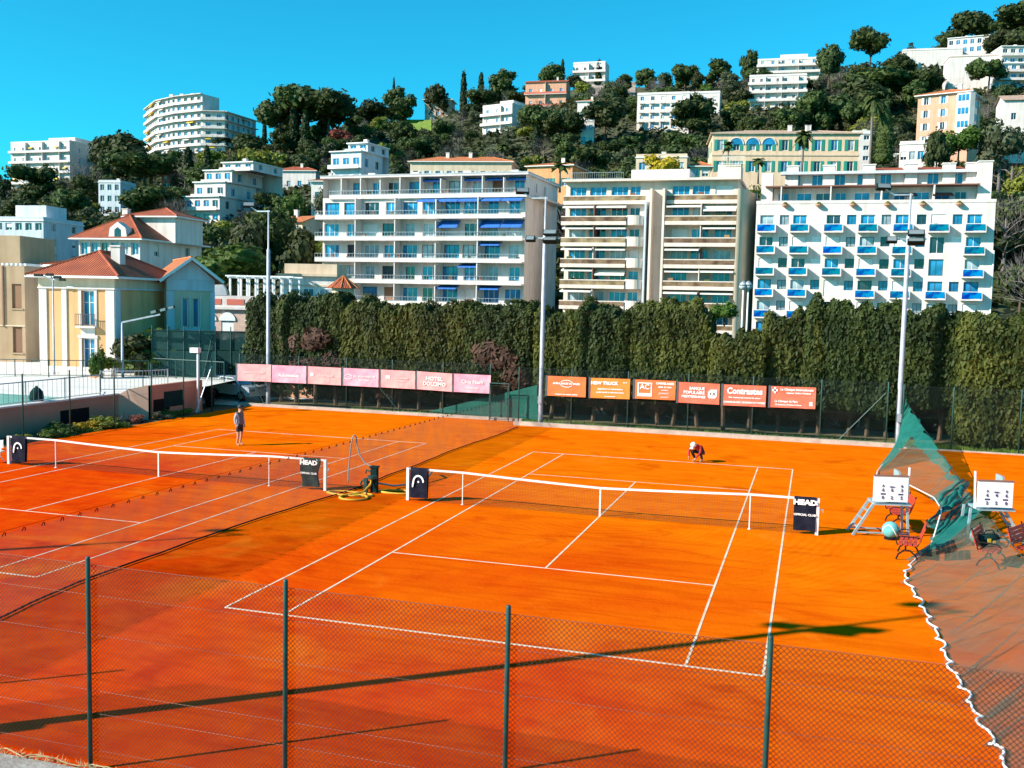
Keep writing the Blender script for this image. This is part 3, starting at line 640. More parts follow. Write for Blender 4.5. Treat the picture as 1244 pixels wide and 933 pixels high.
# ---------------------------------------------------------------- benches, ball bins
M['red_wood'] = mat('red_wood', (.55, .05, .014), .55, (.4, .03, .01), 8.)
def bench(x, y, rz, label, L=1.15):
    t = thing('bench', label, 'bench', (x, y, 0), rz, group='slatted red benches by the umpire chairs')
    for k in range(4): MB().box(-L/2, -.22+k*.115, .43, L/2, -.22+k*.115+.09, .46).build('seat_slat', M['red_wood'], t)
    for k in range(4):
        y0 = .26+k*.035; z0 = .52+k*.105; MB().add([(-L/2, y0, z0), (L/2, y0, z0), (L/2, y0+.03, z0+.085), (-L/2, y0+.03, z0+.085), (-L/2, y0+.025, z0-.006), (L/2, y0+.025, z0-.006), (L/2, y0+.055, z0+.08), (-L/2, y0+.055, z0+.08)],
            [(0, 1, 2, 3), (7, 6, 5, 4), (0, 4, 5, 1), (3, 2, 6, 7), (0, 3, 7, 4), (1, 5, 6, 2)]).build('back_slat', M['red_wood'], t)
    for sx in (-L/2+.12, L/2-.12):
        a = MB(); a.tube([(sx, -.27, .02), (sx, -.22, .16), (sx, -.08, .28), (sx, .06, .28), (sx, .2, .16), (sx, .27, .02)], .022, 6)
        a.tube([(sx, -.05, .28), (sx, -.05, .42)], .022, 6); a.tube([(sx, -.26, .42), (sx, .24, .42), (sx, .30, .55), (sx, .43, .98)], .02, 6)
        a.tube([(sx, -.26, .42), (sx, -.30, .55), (sx, -.2, .64), (sx, .3, .64)], .016, 6); a.build('leg', M['iron'], t)
    return t
bench(8.72, -1.75, R_(-97), 'red slatted bench nearest the camera, left of the green net')
bench(8.75, 2.35, R_(-85), 'red slatted bench behind the ball-shaped bin, by the first umpire chair')
bench(10.75, -1.75, R_(70), 'slatted bench with a sports bag, seen through the green net')
bench(11.75, -1.2, R_(60), 'slatted bench at the right edge, seen through the green net')
M['ball_felt'] = mat('ball_felt', (.10, .42, .42), .9, (.14, .5, .48), 12., bump=.4); M['seam'] = mat('seam', (.8, .82, .8), .7)
def ball_bin(x, y, label, r=.235):
    t = thing('ball_bin', label, 'bin', (x, y, 0), .4, group='tennis-ball bins')
    MB().lathe([(r*math.sin(PI*k/16), r+.04-r*math.cos(PI*k/16)) for k in range(17)], 24).build('ball', M['ball_felt'], t, True)
    S = [];
    for k in range(41):
        an = 2*PI*k/40; la = .75*math.sin(2*an); S.append((r*1.012*math.cos(an)*math.cos(la), r*1.012*math.sin(an)*math.cos(la), r+.04+r*1.012*math.sin(la)))
    MB().tube(S, .016, 6).build('seam', M['seam'], t, True)
    MB().lathe([(.17, 0), (.17, .05), (.12, .06)], 16).build('base', M['iron'], t)
ball_bin(8.42, .28, 'teal ball-shaped bin under the first umpire chair'); ball_bin(10.75, .45, 'teal ball-shaped bin behind the green net')
t = thing('sports_bag', 'dark sports bag with yellow marks on the bench behind the net', 'bag', (10.65, -1.6, .46), .5)
a = MB(); a.tube([(-.32, 0, .16), (-.26, 0, .16), (0, 0, .17), (.26, 0, .16), (.32, 0, .16)], [.08, .14, .155, .14, .08], 12); a.build('body', M['green_cloth'], t, True)
MB().tube([(-.18, -.05, .29), (-.1, -.05, .42), (.1, -.05, .42), (.18, -.05, .29)], .014, 6).build('handle', M['black'], t)
MB().box(-.12, -.165, .12, -.02, -.155, .22).box(.04, -.165, .1, .12, -.155, .16).build('printed_mark', M['yellow_awning'], t)

# ---------------------------------------------------------------- water outlet with hoses between the nets
M['hose_yellow'] = mat('hose_yellow', (.75, .42, .02), .55, (.6, .32, .02), 5.); M['hose_grey'] = mat('hose_grey', (.2, .24, .24), .6)
t = thing('hose_stand', 'dark green water outlet post between the two nets', 'hose stand', (-7.95, .75, 0))
MB().box(-.11, -.09, 0, .11, .09, .85).box(-.14, -.12, .85, .14, .12, .9).build('post', M['green_cloth'], t)
MB().lathe([(.16, -.05), (.16, .05)], 14, (.0, -.18, .55)).build('reel', M['metal_green'], t)
MB().tube([(-.12, -.1, .35), (-.4, -.12, .4), (-.46, -.12, .25)], .04, 8).tube([(-.14, 0, .7), (-.3, 0, .75), (-.33, 0, .62)], .03, 8).build('tap', M['metal_green'], t)
MB().box(-.3, -.22, .0, -.18, -.12, .5).build('side_post', M['metal_green'], t)
def coil(label, cx, cy, m, turns, rx, ry, z=.03, seed=0, r=.032, tail=None):
    r0 = random.Random(seed); P = []
    for k in range(int(turns*18)+1):
        an = 2*PI*k/18+seed; q = 1+.18*math.sin(k*.37+seed); P.append((cx+rx*q*math.cos(an), cy+ry*q*math.sin(an), z+.012*(k//18)))
    if tail: P += tail
    o = MB().tube(P, r, 8).build('garden_hose', m, None, True); return tag(o, label, 'hose', 'hoses lying by the water outlet')
coil('yellow hose coiled left of the water outlet, nearest the camera', -8.15, -.55, M['hose_yellow'], 2.3, .45, .42, seed=1, tail=[(-8.1, .2, .1), (-8.0, .55, .3), (-8.0, .65, .55)])
coil('yellow hose looped out to the left of the outlet post', -8.55, .0, M['hose_yellow'], 1.6, .8, .32, seed=2)
coil('yellow hose looped to the right of the outlet post', -7.25, .9, M['hose_yellow'], 1.8, .62, .30, seed=3)
o = MB().tube(smooth_curve([(-8.05, .8, .85), (-8.35, .85, .95), (-8.6, .9, 1.25), (-8.72, .95, 1.6), (-8.74, .95, 1.85), (-8.78, .9, 1.92), (-8.84, .85, 1.8), (-8.9, .8, 1.2), (-8.9, .7, .6), (-8.86, .6, .3)], 48), .022, 8).build('garden_hose', M['hose_grey'], None, True)
tag(o, 'grey hose hung in a loop from the net cable above the outlet', 'hose', 'hoses lying by the water outlet')
o = MB().tube([(-7.85, .85, .3), (-7.6, 1.6, .1), (-7.3, 2.4, .05), (-7.05, 3.2, .12), (-7.1, 4.0, .3), (-7.4, 4.6, .2)], .035, 8).build('garden_hose', M['hose_grey'], None, True)
tag(o, 'dark hose running back from the outlet along the grey net', 'hose', 'hoses lying by the water outlet')

# ---------------------------------------------------------------- people
M['skin'] = mat('skin', (.52, .27, .17), .6); M['hoodie'] = mat('hoodie', (.12, .10, .095), .9, (.17, .14, .13), 9.); M['sleeve'] = mat('sleeve', (.36, .37, .42), .85)
M['shorts'] = mat('shorts', (.012, .011, .013), .8); M['shoe'] = mat('shoe', (.35, .2, .14), .7); M['red_cloth'] = mat('red_cloth', (.42, .02, .02), .8, (.3, .012, .015), 7.)
M['cap_white'] = mat('cap_white', (.8, .77, .7), .8); M['cap_dark'] = mat('cap_dark', (.03, .03, .035), .8); M['trouser'] = mat('trouser', (.02, .02, .028), .85)
def person(label, joints, bones, mats, loc, rz, hands, group=None):
    """joints: name -> (x,y,z,r); bones: (a,b,material index); skinned, evaluated, faces coloured by the nearest bone"""
    t = thing('person', label, 'person', loc, rz, group)
    names = list(joints); me = bpy.data.meshes.new('body'); me.from_pydata([joints[n][:3] for n in names], [(names.index(a), names.index(b)) for a, b, _ in bones], [])
    o = bpy.data.objects.new('body', me); col.objects.link(o); md = o.modifiers.new('s', 'SKIN'); md.use_smooth_shade = True
    for i, n in enumerate(names):
        rr = joints[n][3]; rr = rr if hasattr(rr, '__len__') else (rr, rr); me.skin_vertices[0].data[i].radius = rr; me.skin_vertices[0].data[i].use_root = (n == 'pelvis')
    sb = o.modifiers.new('d', 'SUBSURF'); sb.levels = 2; sb.render_levels = 2
    dg = bpy.context.evaluated_depsgraph_get(); m2 = bpy.data.meshes.new_from_object(o.evaluated_get(dg)); bpy.data.objects.remove(o)
    m2.materials.clear()
    for m in mats: m2.materials.append(m)
    A = np.array([joints[a][:3] for a, b, _ in bones]); B = np.array([joints[b][:3] for a, b, _ in bones]); K = [k for _, _, k in bones]
    mi = []
    for p in m2.polygons:
        c = np.array(p.center); ab = B-A; tt = np.clip(((c-A)*ab).sum(1)/((ab*ab).sum(1)+1e-9), 0, 1); d = np.linalg.norm(A+ab*tt[:, None]-c, axis=1); mi.append(K[int(np.argmin(d))])
    m2.polygons.foreach_set('material_index', mi); m2.polygons.foreach_set('use_smooth', [True]*len(m2.polygons))
    put('body', m2, t)
    for (w, dr, side) in hands:
        h = MB(); w = np.array(w, float); dr = nrm(dr); sd = nrm(np.cross(dr, (0, 0, 1) if abs(dr[2]) < .9 else (1, 0, 0)))*side; pl = np.cross(sd, dr)
        h.tube([w, w+dr*.04, w+dr*.09], [.026, .04, .036], 8)
        for k, ln in enumerate((.07, .08, .075, .06)):
            b0 = w+dr*.085+sd*(.027-.018*k); h.tube([b0, b0+dr*ln*.5+pl*.006, b0+dr*ln*.85+pl*.03], [.0095, .009, .007], 6)
        b0 = w+dr*.03+sd*.03; h.tube([b0, b0+sd*.025+dr*.025, b0+sd*.03+dr*.055+pl*.012], [.012, .010, .008], 6)
        h.build('hand', M['skin'], t, True)
    return t
# standing, seen from behind at an angle; local -y is where they face
J = dict(pelvis=(0, 0, .94, (.15, .12)), belly=(0, -.01, 1.08, (.16, .13)), chest=(0, .01, 1.30, (.19, .13)), neck=(0, -.02, 1.48, .065), head0=(0, -.05, 1.56, (.075, .09)), head1=(0, -.05, 1.66, (.08, .10)), head2=(0, -.05, 1.74, (.05, .06)),
         shL=(-.17, 0, 1.42, .075), elL=(-.25, .03, 1.15, .05), wrL=(-.24, -.06, .92, .036), shR=(.17, 0, 1.42, .075), elR=(.25, .04, 1.15, .05), wrR=(.25, -.04, .92, .036),
         hipL=(-.10, 0, .88, .10), knL=(-.12, -.06, .48, .06), anL=(-.13, .02, .09, .042), toL=(-.14, -.16, .035, .038), hipR=(.10, 0, .88, .10), knR=(.13, .02, .48, .06), anR=(.15, .12, .09, .042), toR=(.18, -.06, .035, .038),
         mkL=(-.115, -.035, .62, .085), mkR=(.12, .01, .62, .085))
Bn = [('pelvis', 'belly', 1), ('belly', 'chest', 1), ('chest', 'neck', 1), ('neck', 'head0', 0), ('head0', 'head1', 0), ('head1', 'head2', 0), ('chest', 'shL', 1), ('shL', 'elL', 2), ('elL', 'wrL', 2), ('chest', 'shR', 1), ('shR', 'elR', 2), ('elR', 'wrR', 2),
      ('pelvis', 'hipL', 3), ('hipL', 'mkL', 3), ('mkL', 'knL', 0), ('knL', 'anL', 0), ('anL', 'toL', 4), ('pelvis', 'hipR', 3), ('hipR', 'mkR', 3), ('mkR', 'knR', 0), ('knR', 'anR', 0), ('anR', 'toR', 4)]
p = person('standing person in grey hoodie, dark shorts and cap on the left court', J, Bn, [M['skin'], M['hoodie'], M['sleeve'], M['shorts'], M['shoe']], (-17.85, 8.1, 0), R_(75), [((-.24, -.06, .92), (0, -.1, -1), 1), ((.25, -.04, .92), (0, -.1, -1), -1)])
MB().lathe([(.115, -.02), (.118, .03), (.105, .08), (.07, .12), (.02, .135)], 16, (0, -.05, 1.68)).box(-.07, -.27, 1.665, .07, -.14, 1.68).build('cap', M['cap_dark'], p, True)
MB().lathe([(.02, -.01), (.018, .015)], 6, (-.03, -.155, 1.625)).lathe([(.02, -.01), (.018, .015)], 6, (.03, -.155, 1.625)).build('eye', M['black'], p)
# crouching, bent over the baseline
J2 = dict(pelvis=(0, .22, .42, (.16, .14)), belly=(0, .12, .55, (.16, .14)), chest=(0, -.08, .70, (.18, .14)), neck=(0, -.22, .74, .065), head0=(0, -.30, .74, (.08, .085)), head1=(0, -.38, .72, (.085, .09)), head2=(0, -.45, .69, (.05, .05)),
          shL=(-.19, -.14, .70, .075), elL=(-.27, -.28, .46, .052), wrL=(-.18, -.42, .25, .036), shR=(.19, -.14, .70, .075), elR=(.25, -.22, .45, .052), wrR=(.14, -.42, .22, .036),
          hipL=(-.11, .2, .40, .10), knL=(-.20, -.20, .46, .075), anL=(-.14, .04, .10, .048), toL=(-.15, -.16, .04, .04), hipR=(.11, .2, .40, .10), knR=(.20, -.16, .44, .075), anR=(.15, .10, .10, .048), toR=(.17, -.10, .04, .04))
B2 = [('pelvis', 'belly', 1), ('belly', 'chest', 1), ('chest', 'neck', 1), ('neck', 'head0', 0), ('head0', 'head1', 0), ('head1', 'head2', 0), ('chest', 'shL', 1), ('shL', 'elL', 1), ('elL', 'wrL', 1), ('chest', 'shR', 1), ('shR', 'elR', 1), ('elR', 'wrR', 1),
      ('pelvis', 'hipL', 2), ('hipL', 'knL', 2), ('knL', 'anL', 2), ('anL', 'toL', 3), ('pelvis', 'hipR', 2), ('hipR', 'knR', 2), ('knR', 'anR', 2), ('anR', 'toR', 3)]
p = person('crouching person in red jacket and white cap on the far baseline', J2, B2, [M['skin'], M['red_cloth'], M['trouser'], M['shoe']], (1.62, 12.2, 0), R_(-25), [((-.18, -.42, .25), (.3, -.3, -1), 1), ((.14, -.42, .22), (-.2, -.3, -1), -1)])
MB().lathe([(.118, -.03), (.12, .03), (.10, .09), (.06, .12), (.015, .13)], 16).box(-.07, -.23, -.03, .07, -.1, -.012).build('cap', M['cap_white'], p, True, (0, -.39, .745), (.55, 0, 0))

# ---------------------------------------------------------------- floodlight poles
M['lamp_green'] = mat('lamp_green', (.008, .022, .019), .7, spec=.2); M['lens'] = glass_mat('lens', (.1, .12, .13))
def flood(t, x, y, z, rz, w=.7, tilt=-.5):
    h = MB().add([(-w/2, -.12, -.14), (w/2, -.12, -.14), (w/2, .16, -.1), (-w/2, .16, -.1), (-w/2, -.12, .14), (w/2, -.12, .14), (w/2, .12, .1), (-w/2, .12, .1)], [(0, 3, 2, 1), (4, 5, 6, 7), (0, 1, 5, 4), (1, 2, 6, 5), (2, 3, 7, 6), (3, 0, 4, 7)])
    o = h.build('lamp_head', M['lamp_green'], t, False, (x, y, z), (tilt, 0, rz))
    MB().box(-w/2+.05, -.135, -.11, w/2-.05, -.125, .11).build('lens', M['lens'], o)
def light_pole(label, x, y, H, low=None, flip=1, rz=0., r0=.13):
    t = thing('light_pole', label, 'light pole', (x, y, 0), rz, group='tall floodlight poles around the courts')
    MB().lathe([(r0, 0), (r0, .6), (r0*.8, low or H*.8), (.055, (low or H*.8)+.06), (.05, H)], 14).build('pole', M['metal_pole'], t, True)
    MB().lathe([(.26, 0), (.26, .06)], 14).build('base_plate', M['metal_grey'], t)
    MB().bar((-.75*flip, 0, H-.06), (.1*flip, 0, H-.06), .07).bar((-.75*flip, 0, H-.06), (-1.15*flip, -.1, H+.2), .06).build('crossarm', M['metal_grey'], t)
    flood(t, -1.25*flip, -.12, H+.3, .35*flip); 
    if low:
        MB().bar((-1.0, 0, low-.15), (.8, 0, low-.15), .08).build('crossarm', M['metal_grey'], t)
        flood(t, .32, -.1, low+.12, 0., .75); flood(t, .32, -.1, low-.28, 0., .75, -.9); flood(t, -.75, -.1, low-.2, 0., .5)
    MB().box(-.1, -.26, 1.2, .1, -.14, 1.6).build('junction_box', M['metal_grey'], t)
    return t
light_pole('tall floodlight pole between the pink and orange banners', -7.74, 21.15, 12.1, 10.1)
light_pole('tall floodlight pole at the right, holding the green divider net', 10.16, 21.3, 12.1, 10.1)
light_pole('tall floodlight pole behind the pink banners at left', -25.4, 23.1, 11.7)
light_pole('floodlight pole outside the near fence, casting the long shadow', -6.98, -19.35, 12.1, 10.1)
light_pole('floodlight pole outside the near left corner', -24.4, -18.55, 11.6)
# ---------------------------------------------------------------- building kit
# a face of a building: local origin o, direction ux along it, direction iw into the building
class Face:
    def __init__(s, o, ux, iw): s.o = np.array(o, float); s.ux = np.array([*ux, 0.]); s.iw = np.array([*iw, 0.]); s.rz = math.atan2(ux[1], ux[0])
    def p(s, x, y, z): return tuple(s.o+s.ux*x+s.iw*y+np.array([0, 0, z]))
def wall_with_holes(mb, fc, w, z0, z1, holes, t=.25, m=0):
    xs = sorted({0., w, *[h[0] for h in holes], *[h[0]+h[2] for h in holes]}); zs = sorted({z0, z1, *[h[1] for h in holes], *[h[1]+h[3] for h in holes]})
    xs = [x for x in xs if -1e-6 <= x <= w+1e-6]; zs = [z for z in zs if z0-1e-6 <= z <= z1+1e-6]
    for j in range(len(zs)-1):
        i = 0
        while i < len(xs)-1:
            def solid(i): 
                cx, cz = (xs[i]+xs[i+1])/2, (zs[j]+zs[j+1])/2
                return not any(h[0] < cx < h[0]+h[2] and h[1] < cz < h[1]+h[3] for h in holes)
            if not solid(i): i += 1; continue
            k = i
            while k < len(xs)-1 and solid(k): k += 1
            mb.quad(fc.p(xs[i], 0, zs[j]), fc.p(xs[k], 0, zs[j]), fc.p(xs[k], 0, zs[j+1]), fc.p(xs[i], 0, zs[j+1]), m); i = k
    for (x, z, a, b) in [h[:4] for h in holes]:
        A = [(x, z), (x+a, z), (x+a, z+b), (x, z+b)]
        for q in range(4):
            (p0, q0), (p1, q1) = A[q], A[(q+1) % 4]; mb.quad(fc.p(p0, 0, q0), fc.p(p0, t, q0), fc.p(p1, t, q1), fc.p(p1, 0, q1), m)
        mb.quad(fc.p(x, t+.02, z), fc.p(x+a, t+.02, z), fc.p(x+a, t+.02, z+b), fc.p(x, t+.02, z+b), m)
WC = {}
def win_mesh(w, h, style, fm):
    key = (round(w, 2), round(h, 2), style, fm)
    if key in WC: return WC[key]
    a = MB(); b = .06 if style != 'thin' else .04
    a.box(0, 0, 0, b, .06, h); a.box(w-b, 0, 0, w, .06, h); a.box(b, 0, 0, w-b, .06, b); a.box(b, 0, h-b, w-b, .06, h)
    n = 1 if w < .9 else (2 if w < 2. else 3)
    for k in range(1, n): a.box(w*k/n-b*.5, .005, b, w*k/n+b*.5, .055, h-b)
    if style == 'cross': a.box(b, .01, h*.65, w-b, .05, h*.65+.04)
    g = MB().quad((b, .04, b), (w-b, .04, b), (w-b, .04, h-b), (b, .04, h-b))
    WC[key] = (a.mesh('window', M[fm]), {}); return WC[key]
def window(parent, fc, x, z, w, h, t=.25, style='plain', fm='frame_white', gm='glass', name='window'):
    me, gl = win_mesh(w, h, style, fm)
    o = put(name, me, parent, fc.p(x, t-.07, z), (0, 0, fc.rz))
    if gm not in gl:
        b = .05; gl[gm] = MB().quad((b, .04, b), (w-b, .04, b), (w-b, .04, h-b), (b, .04, h-b)).mesh('pane', M[gm])
    put('pane', gl[gm], o); return o
BXC = {}
def boxpart(name, parent, fc, x, y, z, w, d, h, m):
    key = (name, round(w, 2), round(d, 2), round(h, 2), m)
    if key not in BXC: BXC[key] = MB().box(0, 0, 0, w, d, h).mesh(name, M[m])
    return put(name, BXC[key], parent, fc.p(x, y, z), (0, 0, fc.rz))
def shutters(parent, fc, x, z, w, h, m, sw=None):
    sw = sw or w*.5
    boxpart('shutter', parent, fc, x-sw-.02, -.07, z-.03, sw, .05, h+.06, m); boxpart('shutter', parent, fc, x+w+.02, -.07, z-.03, sw, .05, h+.06, m)
AWC = {}
def awning(parent, fc, x, z, w, d, m, drop=.55):
    key = (round(w, 2), round(d, 2), m, round(drop, 2))
    if key not in AWC:
        a = MB().add([(0, 0, 0), (w, 0, 0), (w, -d, -drop), (0, -d, -drop), (0, 0, -.03), (w, 0, -.03), (w, -d, -drop-.03), (0, -d, -drop-.03)], [(3, 2, 1, 0), (4, 5, 6, 7), (0, 1, 5, 4), (1, 2, 6, 5), (3, 0, 4, 7)])
        a.box(0, -d-.02, -drop-.2, w, -d+.005, -drop+.01); AWC[key] = a.mesh('awning', M[m])
    return put('awning', AWC[key], parent, fc.p(x, 0, z), (0, 0, fc.rz))
RLC = {}
def railing(parent, fc, x, y, z, w, h=.95, m='frame_white', step=.16):
    key = (round(w, 2), round(h, 2), m, step)
    if key not in RLC:
        a = MB().box(0, -.02, h-.04, w, .02, h).box(0, -.015, .06, w, .015, .1); n = max(1, int(w/step))
        for k in range(n+1): a.box(w*k/n-.012, -.012, 0, w*k/n+.012, .012, h-.04)
        RLC[key] = a.mesh('railing', M[m])
    return put('railing', RLC[key], parent, fc.p(x, y, z), (0, 0, fc.rz))
def set_uv(me):
    uv = me.uv_layers.new(name='UVMap'); 
    for p in me.polygons:
        n = np.array(p.normal); h = np.cross([0, 0, 1.], n)
        if np.linalg.norm(h) < 1e-3: h = np.array([1., 0, 0])
        h = nrm(h); s = np.cross(n, h)
        for li in p.loop_indices:
            c = np.array(me.vertices[me.loops[li].vertex_index].co); uv.data[li].uv = (float(c@h), float(c@s))
def hip_roof(parent, x0, y0, x1, y1, z, rise, m, over=.5, ridge=None, name='roof', edge='white_paint'):
    a = MB(); X0, X1, Y0, Y1 = x0-over, x1+over, y0-over, y1+over; W, Dp = X1-X0, Y1-Y0
    if W >= Dp: r = Dp/2 if ridge is None else ridge; A, B = (X0+r, (Y0+Y1)/2, z+rise), (X1-r, (Y0+Y1)/2, z+rise)
    else: r = W/2 if ridge is None else ridge; A, B = ((X0+X1)/2, Y0+r, z+rise), ((X0+X1)/2, Y1-r, z+rise)
    p = [(X0, Y0, z), (X1, Y0, z), (X1, Y1, z), (X0, Y1, z)]
    if W >= Dp: fs = [(p[0], p[1], B, A), (p[2], p[3], A, B)]; ts = [(p[1], p[2], B), (p[3], p[0], A)]
    else: fs = [(p[1], p[2], B, A), (p[3], p[0], A, B)]; ts = [(p[0], p[1], A), (p[2], p[3], B)]
    for f in fs: a.quad(*f)
    for t_ in ts: a.tri(*t_)
    me = a.mesh(name, M[m]); set_uv(me); o = put(name, me, parent)
    MB().box(X0, Y0, z-.16, X1, Y1, z-.01).build('eaves', M[edge], parent)
    rd = MB()
    for q, e in ((p[0], A), (p[3], A if W >= Dp else B), (p[1], B if W >= Dp else A), (p[2], B)): rd.tube([q, e], .09, 6)
    rd.tube([A, B], .1, 6); rd.build('ridge_tiles', M[m], o); return o
def gable_roof(parent, x0, y0, x1, y1, z, rise, m, over=.4, axis='x', name='roof'):
    """ridge along axis"""
    a = MB(); X0, X1, Y0, Y1 = x0-over, x1+over, y0-over, y1+over; k = .12
    if axis == 'x':
        ym = (Y0+Y1)/2; P = [(X0, Y0, z), (X1, Y0, z), (X1, ym, z+rise), (X0, ym, z+rise), (X1, Y1, z), (X0, Y1, z)]
    else:
        xm = (X0+X1)/2; P = [(X1, Y0, z), (X1, Y1, z), (xm, Y1, z+rise), (xm, Y0, z+rise), (X0, Y1, z), (X0, Y0, z)]
    lo = [(x, y, q-k) for x, y, q in P]
    a.add(P+lo, [(0, 1, 2, 3), (3, 2, 4, 5), (9, 8, 7, 6), (11, 10, 8, 9), (0, 3, 9, 6), (3, 5, 11, 9), (1, 7, 8, 2), (2, 8, 10, 4), (0, 6, 7, 1), (4, 10, 11, 5)])
    me = a.mesh(name, M[m]); set_uv(me); return put(name, me, parent)
BOXES = []                         # screen boxes of buildings, used to keep random trees from standing in front of them
RZ0 = -YAW
def place(px0, px1, pyt, pyb, D=None, yaw=0., foundation=8., shadow=True):
    if D is None: D = on_hill((px0+px1)/2, pyb)[1]
    sc_ = D/F_PX; w = (px1-px0)*sc_/math.cos(yaw); h = (pyb-pyt)*sc_
    A = at(px0, pyb+.022*0, D+w*math.sin(yaw)*.5)
    BOXES.append((px0-2, px1+2, pyt-3, pyb+2, D)); return A, w, h, RZ0-yaw, D
def villa(name, label, px0, px1, pyt, pyb, floors=2, bays=3, D=None, yaw=0., deep=9., wall='white_wall', roof='flat', rise=None, rm='roof_tile', win=(1.1, 1.5), shutter=None, balcony=None, bal_m=None,
          awn=None, awn_p=.4, gm='glass', fm='frame_white', side=2, sill=.85, found=9., parapet=.5, penthouse=False, chimney=1, group=None, seed=0, over=.5, edge='white_paint', skip=()):
    yaw += .13; A, w, h, rz, D = place(px0, px1, pyt, pyb, D, yaw)
    t = thing(name, label, 'building', A, rz, group); r = random.Random(seed*7+int(px0))
    fh = h/floors; ww, wh = min(win[0], w/bays*.72), min(win[1], fh*.68)
    faces = dict(front=(Face((0, 0, 0), (1, 0), (0, 1)), w), right=(Face((w, 0, 0), (0, 1), (-1, 0)), deep), left=(Face((0, deep, 0), (0, -1), (1, 0)), deep), back=(Face((w, deep, 0), (-1, 0), (0, -1)), w))
    a = MB(); wins = []
    for fn, (fc, L) in faces.items():
        nb = bays if fn == 'front' else (side if fn in ('left', 'right') else 0); holes = []
        for fl in range(floors):
            for b in range(nb):
                if fn == 'front' and (fl, b) in skip: continue
                ww_ = ww if fn == 'front' else min(1.1, ww); sl = (.12 if balcony and fl > 0 or balcony == 'cont' else sill); hh = wh+(sill-.12)*.75 if sl < .5 else wh
                hh = min(hh, fh-sl-.3); x = L*(b+.5)/nb-ww_/2; holes.append((x, fl*fh+sl, ww_, hh, fl, b))
        wall_with_holes(a, fc, L, -found, h, holes); wins += [(fn, fc, *q) for q in holes]
    a.box(.05, .05, h-.3, w-.05, deep-.05, h-.02); a.build('wall', M[wall], t)
    for (fn, fc, x, z, ww_, hh, fl, b) in wins:
        closed = r.random()
        window(t, fc, x, z, ww_, hh, fm=fm, gm=gm if closed > .45 else ('glass_pale' if closed > .25 else 'glass_dark'), style='plain')
        if shutter and fn in ('front', 'left', 'right'): shutters(t, fc, x, z, ww_, hh, shutter)
        elif closed < .12: boxpart('roller_shutter', t, fc, x+.03, .12, z+hh*.4, ww_-.06, .04, hh*.6, 'shutter_white')
        if awn and fn == 'front' and r.random() < awn_p: awning(t, fc, x-.3, z+hh+.1, ww_+.6, 1.1, awn)
    bm_ = bal_m or wall
    if balcony == 'cont':
        for fl in range(0 if h/floors*floors > 0 else 0, floors):
            fc = faces['front'][0]; bo = boxpart('balcony', t, fc, -.35, -1.25, fl*fh-.18, w+.7, 1.25, .2, 'white_wall')
            MB().box(-.35, -1.27, fl*fh+.02, w+.35, -1.19, fl*fh+.75).build('parapet', M[bm_], t)
            for kk in range(bays+1): MB().box(w*kk/bays-.06, -1.15, fl*fh+.02, w*kk/bays+.06, -.0, fl*fh+fh-.2).build('partition', M['white_wall'], t) if (kk % 2 == 0 and 0 < kk < bays) else None
    elif balcony == 'each':
        for fl in range(1, floors):
            for b in range(bays):
                if (fl, b) in skip: continue
                fc = faces['front'][0]; x = w*(b+.5)/bays-ww/2-.25; boxpart('balcony', t, fc, x, -.9, fl*fh-.08, ww+.5, .9, .15, 'white_wall')
                boxpart('balcony_front', t, fc, x, -.92, fl*fh+.07, ww+.5, .06, .8, bm_) if bal_m else railing(t, fc, x, -.88, fl*fh+.07, ww+.5)
    if roof == 'flat':
        MB().box(-.15, -.15, h-.02, w+.15, deep+.15, h+.14).build('cornice', M[edge], t)
        pa = MB()
        for (x0, y0, x1, y1) in ((0, 0, w, .2), (0, deep-.2, w, deep), (0, .2, .2, deep-.2), (w-.2, .2, w, deep-.2)): pa.box(x0, y0, h+.14, x1, y1, h+.14+parapet)
        pa.build('parapet', M[wall], t)
        if penthouse:
            pw = w*.45; px_ = w*(.25+.2*r.random()); MB().box(px_, deep*.3, h+.14, px_+pw, deep*.8, h+2.6).build('penthouse', M[wall], t)
    elif roof == 'hip': hip_roof(t, 0, 0, w, deep, h+.15, rise or min(w, deep)*.22, rm, over, edge=edge)
    elif roof == 'gable':
        rs = rise or deep*.2; gable_roof(t, 0, 0, w, deep, h, rs, rm, over)
        MB().add([(0, 0, h), (0, deep, h), (0, deep/2, h+rs*.9)], [(0, 2, 1)]).add([(w, 0, h), (w, deep, h), (w, deep/2, h+rs*.9)], [(0, 1, 2)]).build('gable', M[wall], t)
    for c in range(chimney):
        cx = w*(.25+.5*r.random()); z0 = h+(.1 if roof == 'flat' else .2); hh = 1.2 if roof == 'flat' else (rise or min(w, deep)*.22)+.7
        MB().box(cx, deep*.4, z0, cx+.7, deep*.4+.6, z0+hh).box(cx-.06, deep*.4-.06, z0+hh, cx+.76, deep*.4+.66, z0+hh+.1).build('chimney', M['white_wall'], t)
    return t, w, h, fh, D

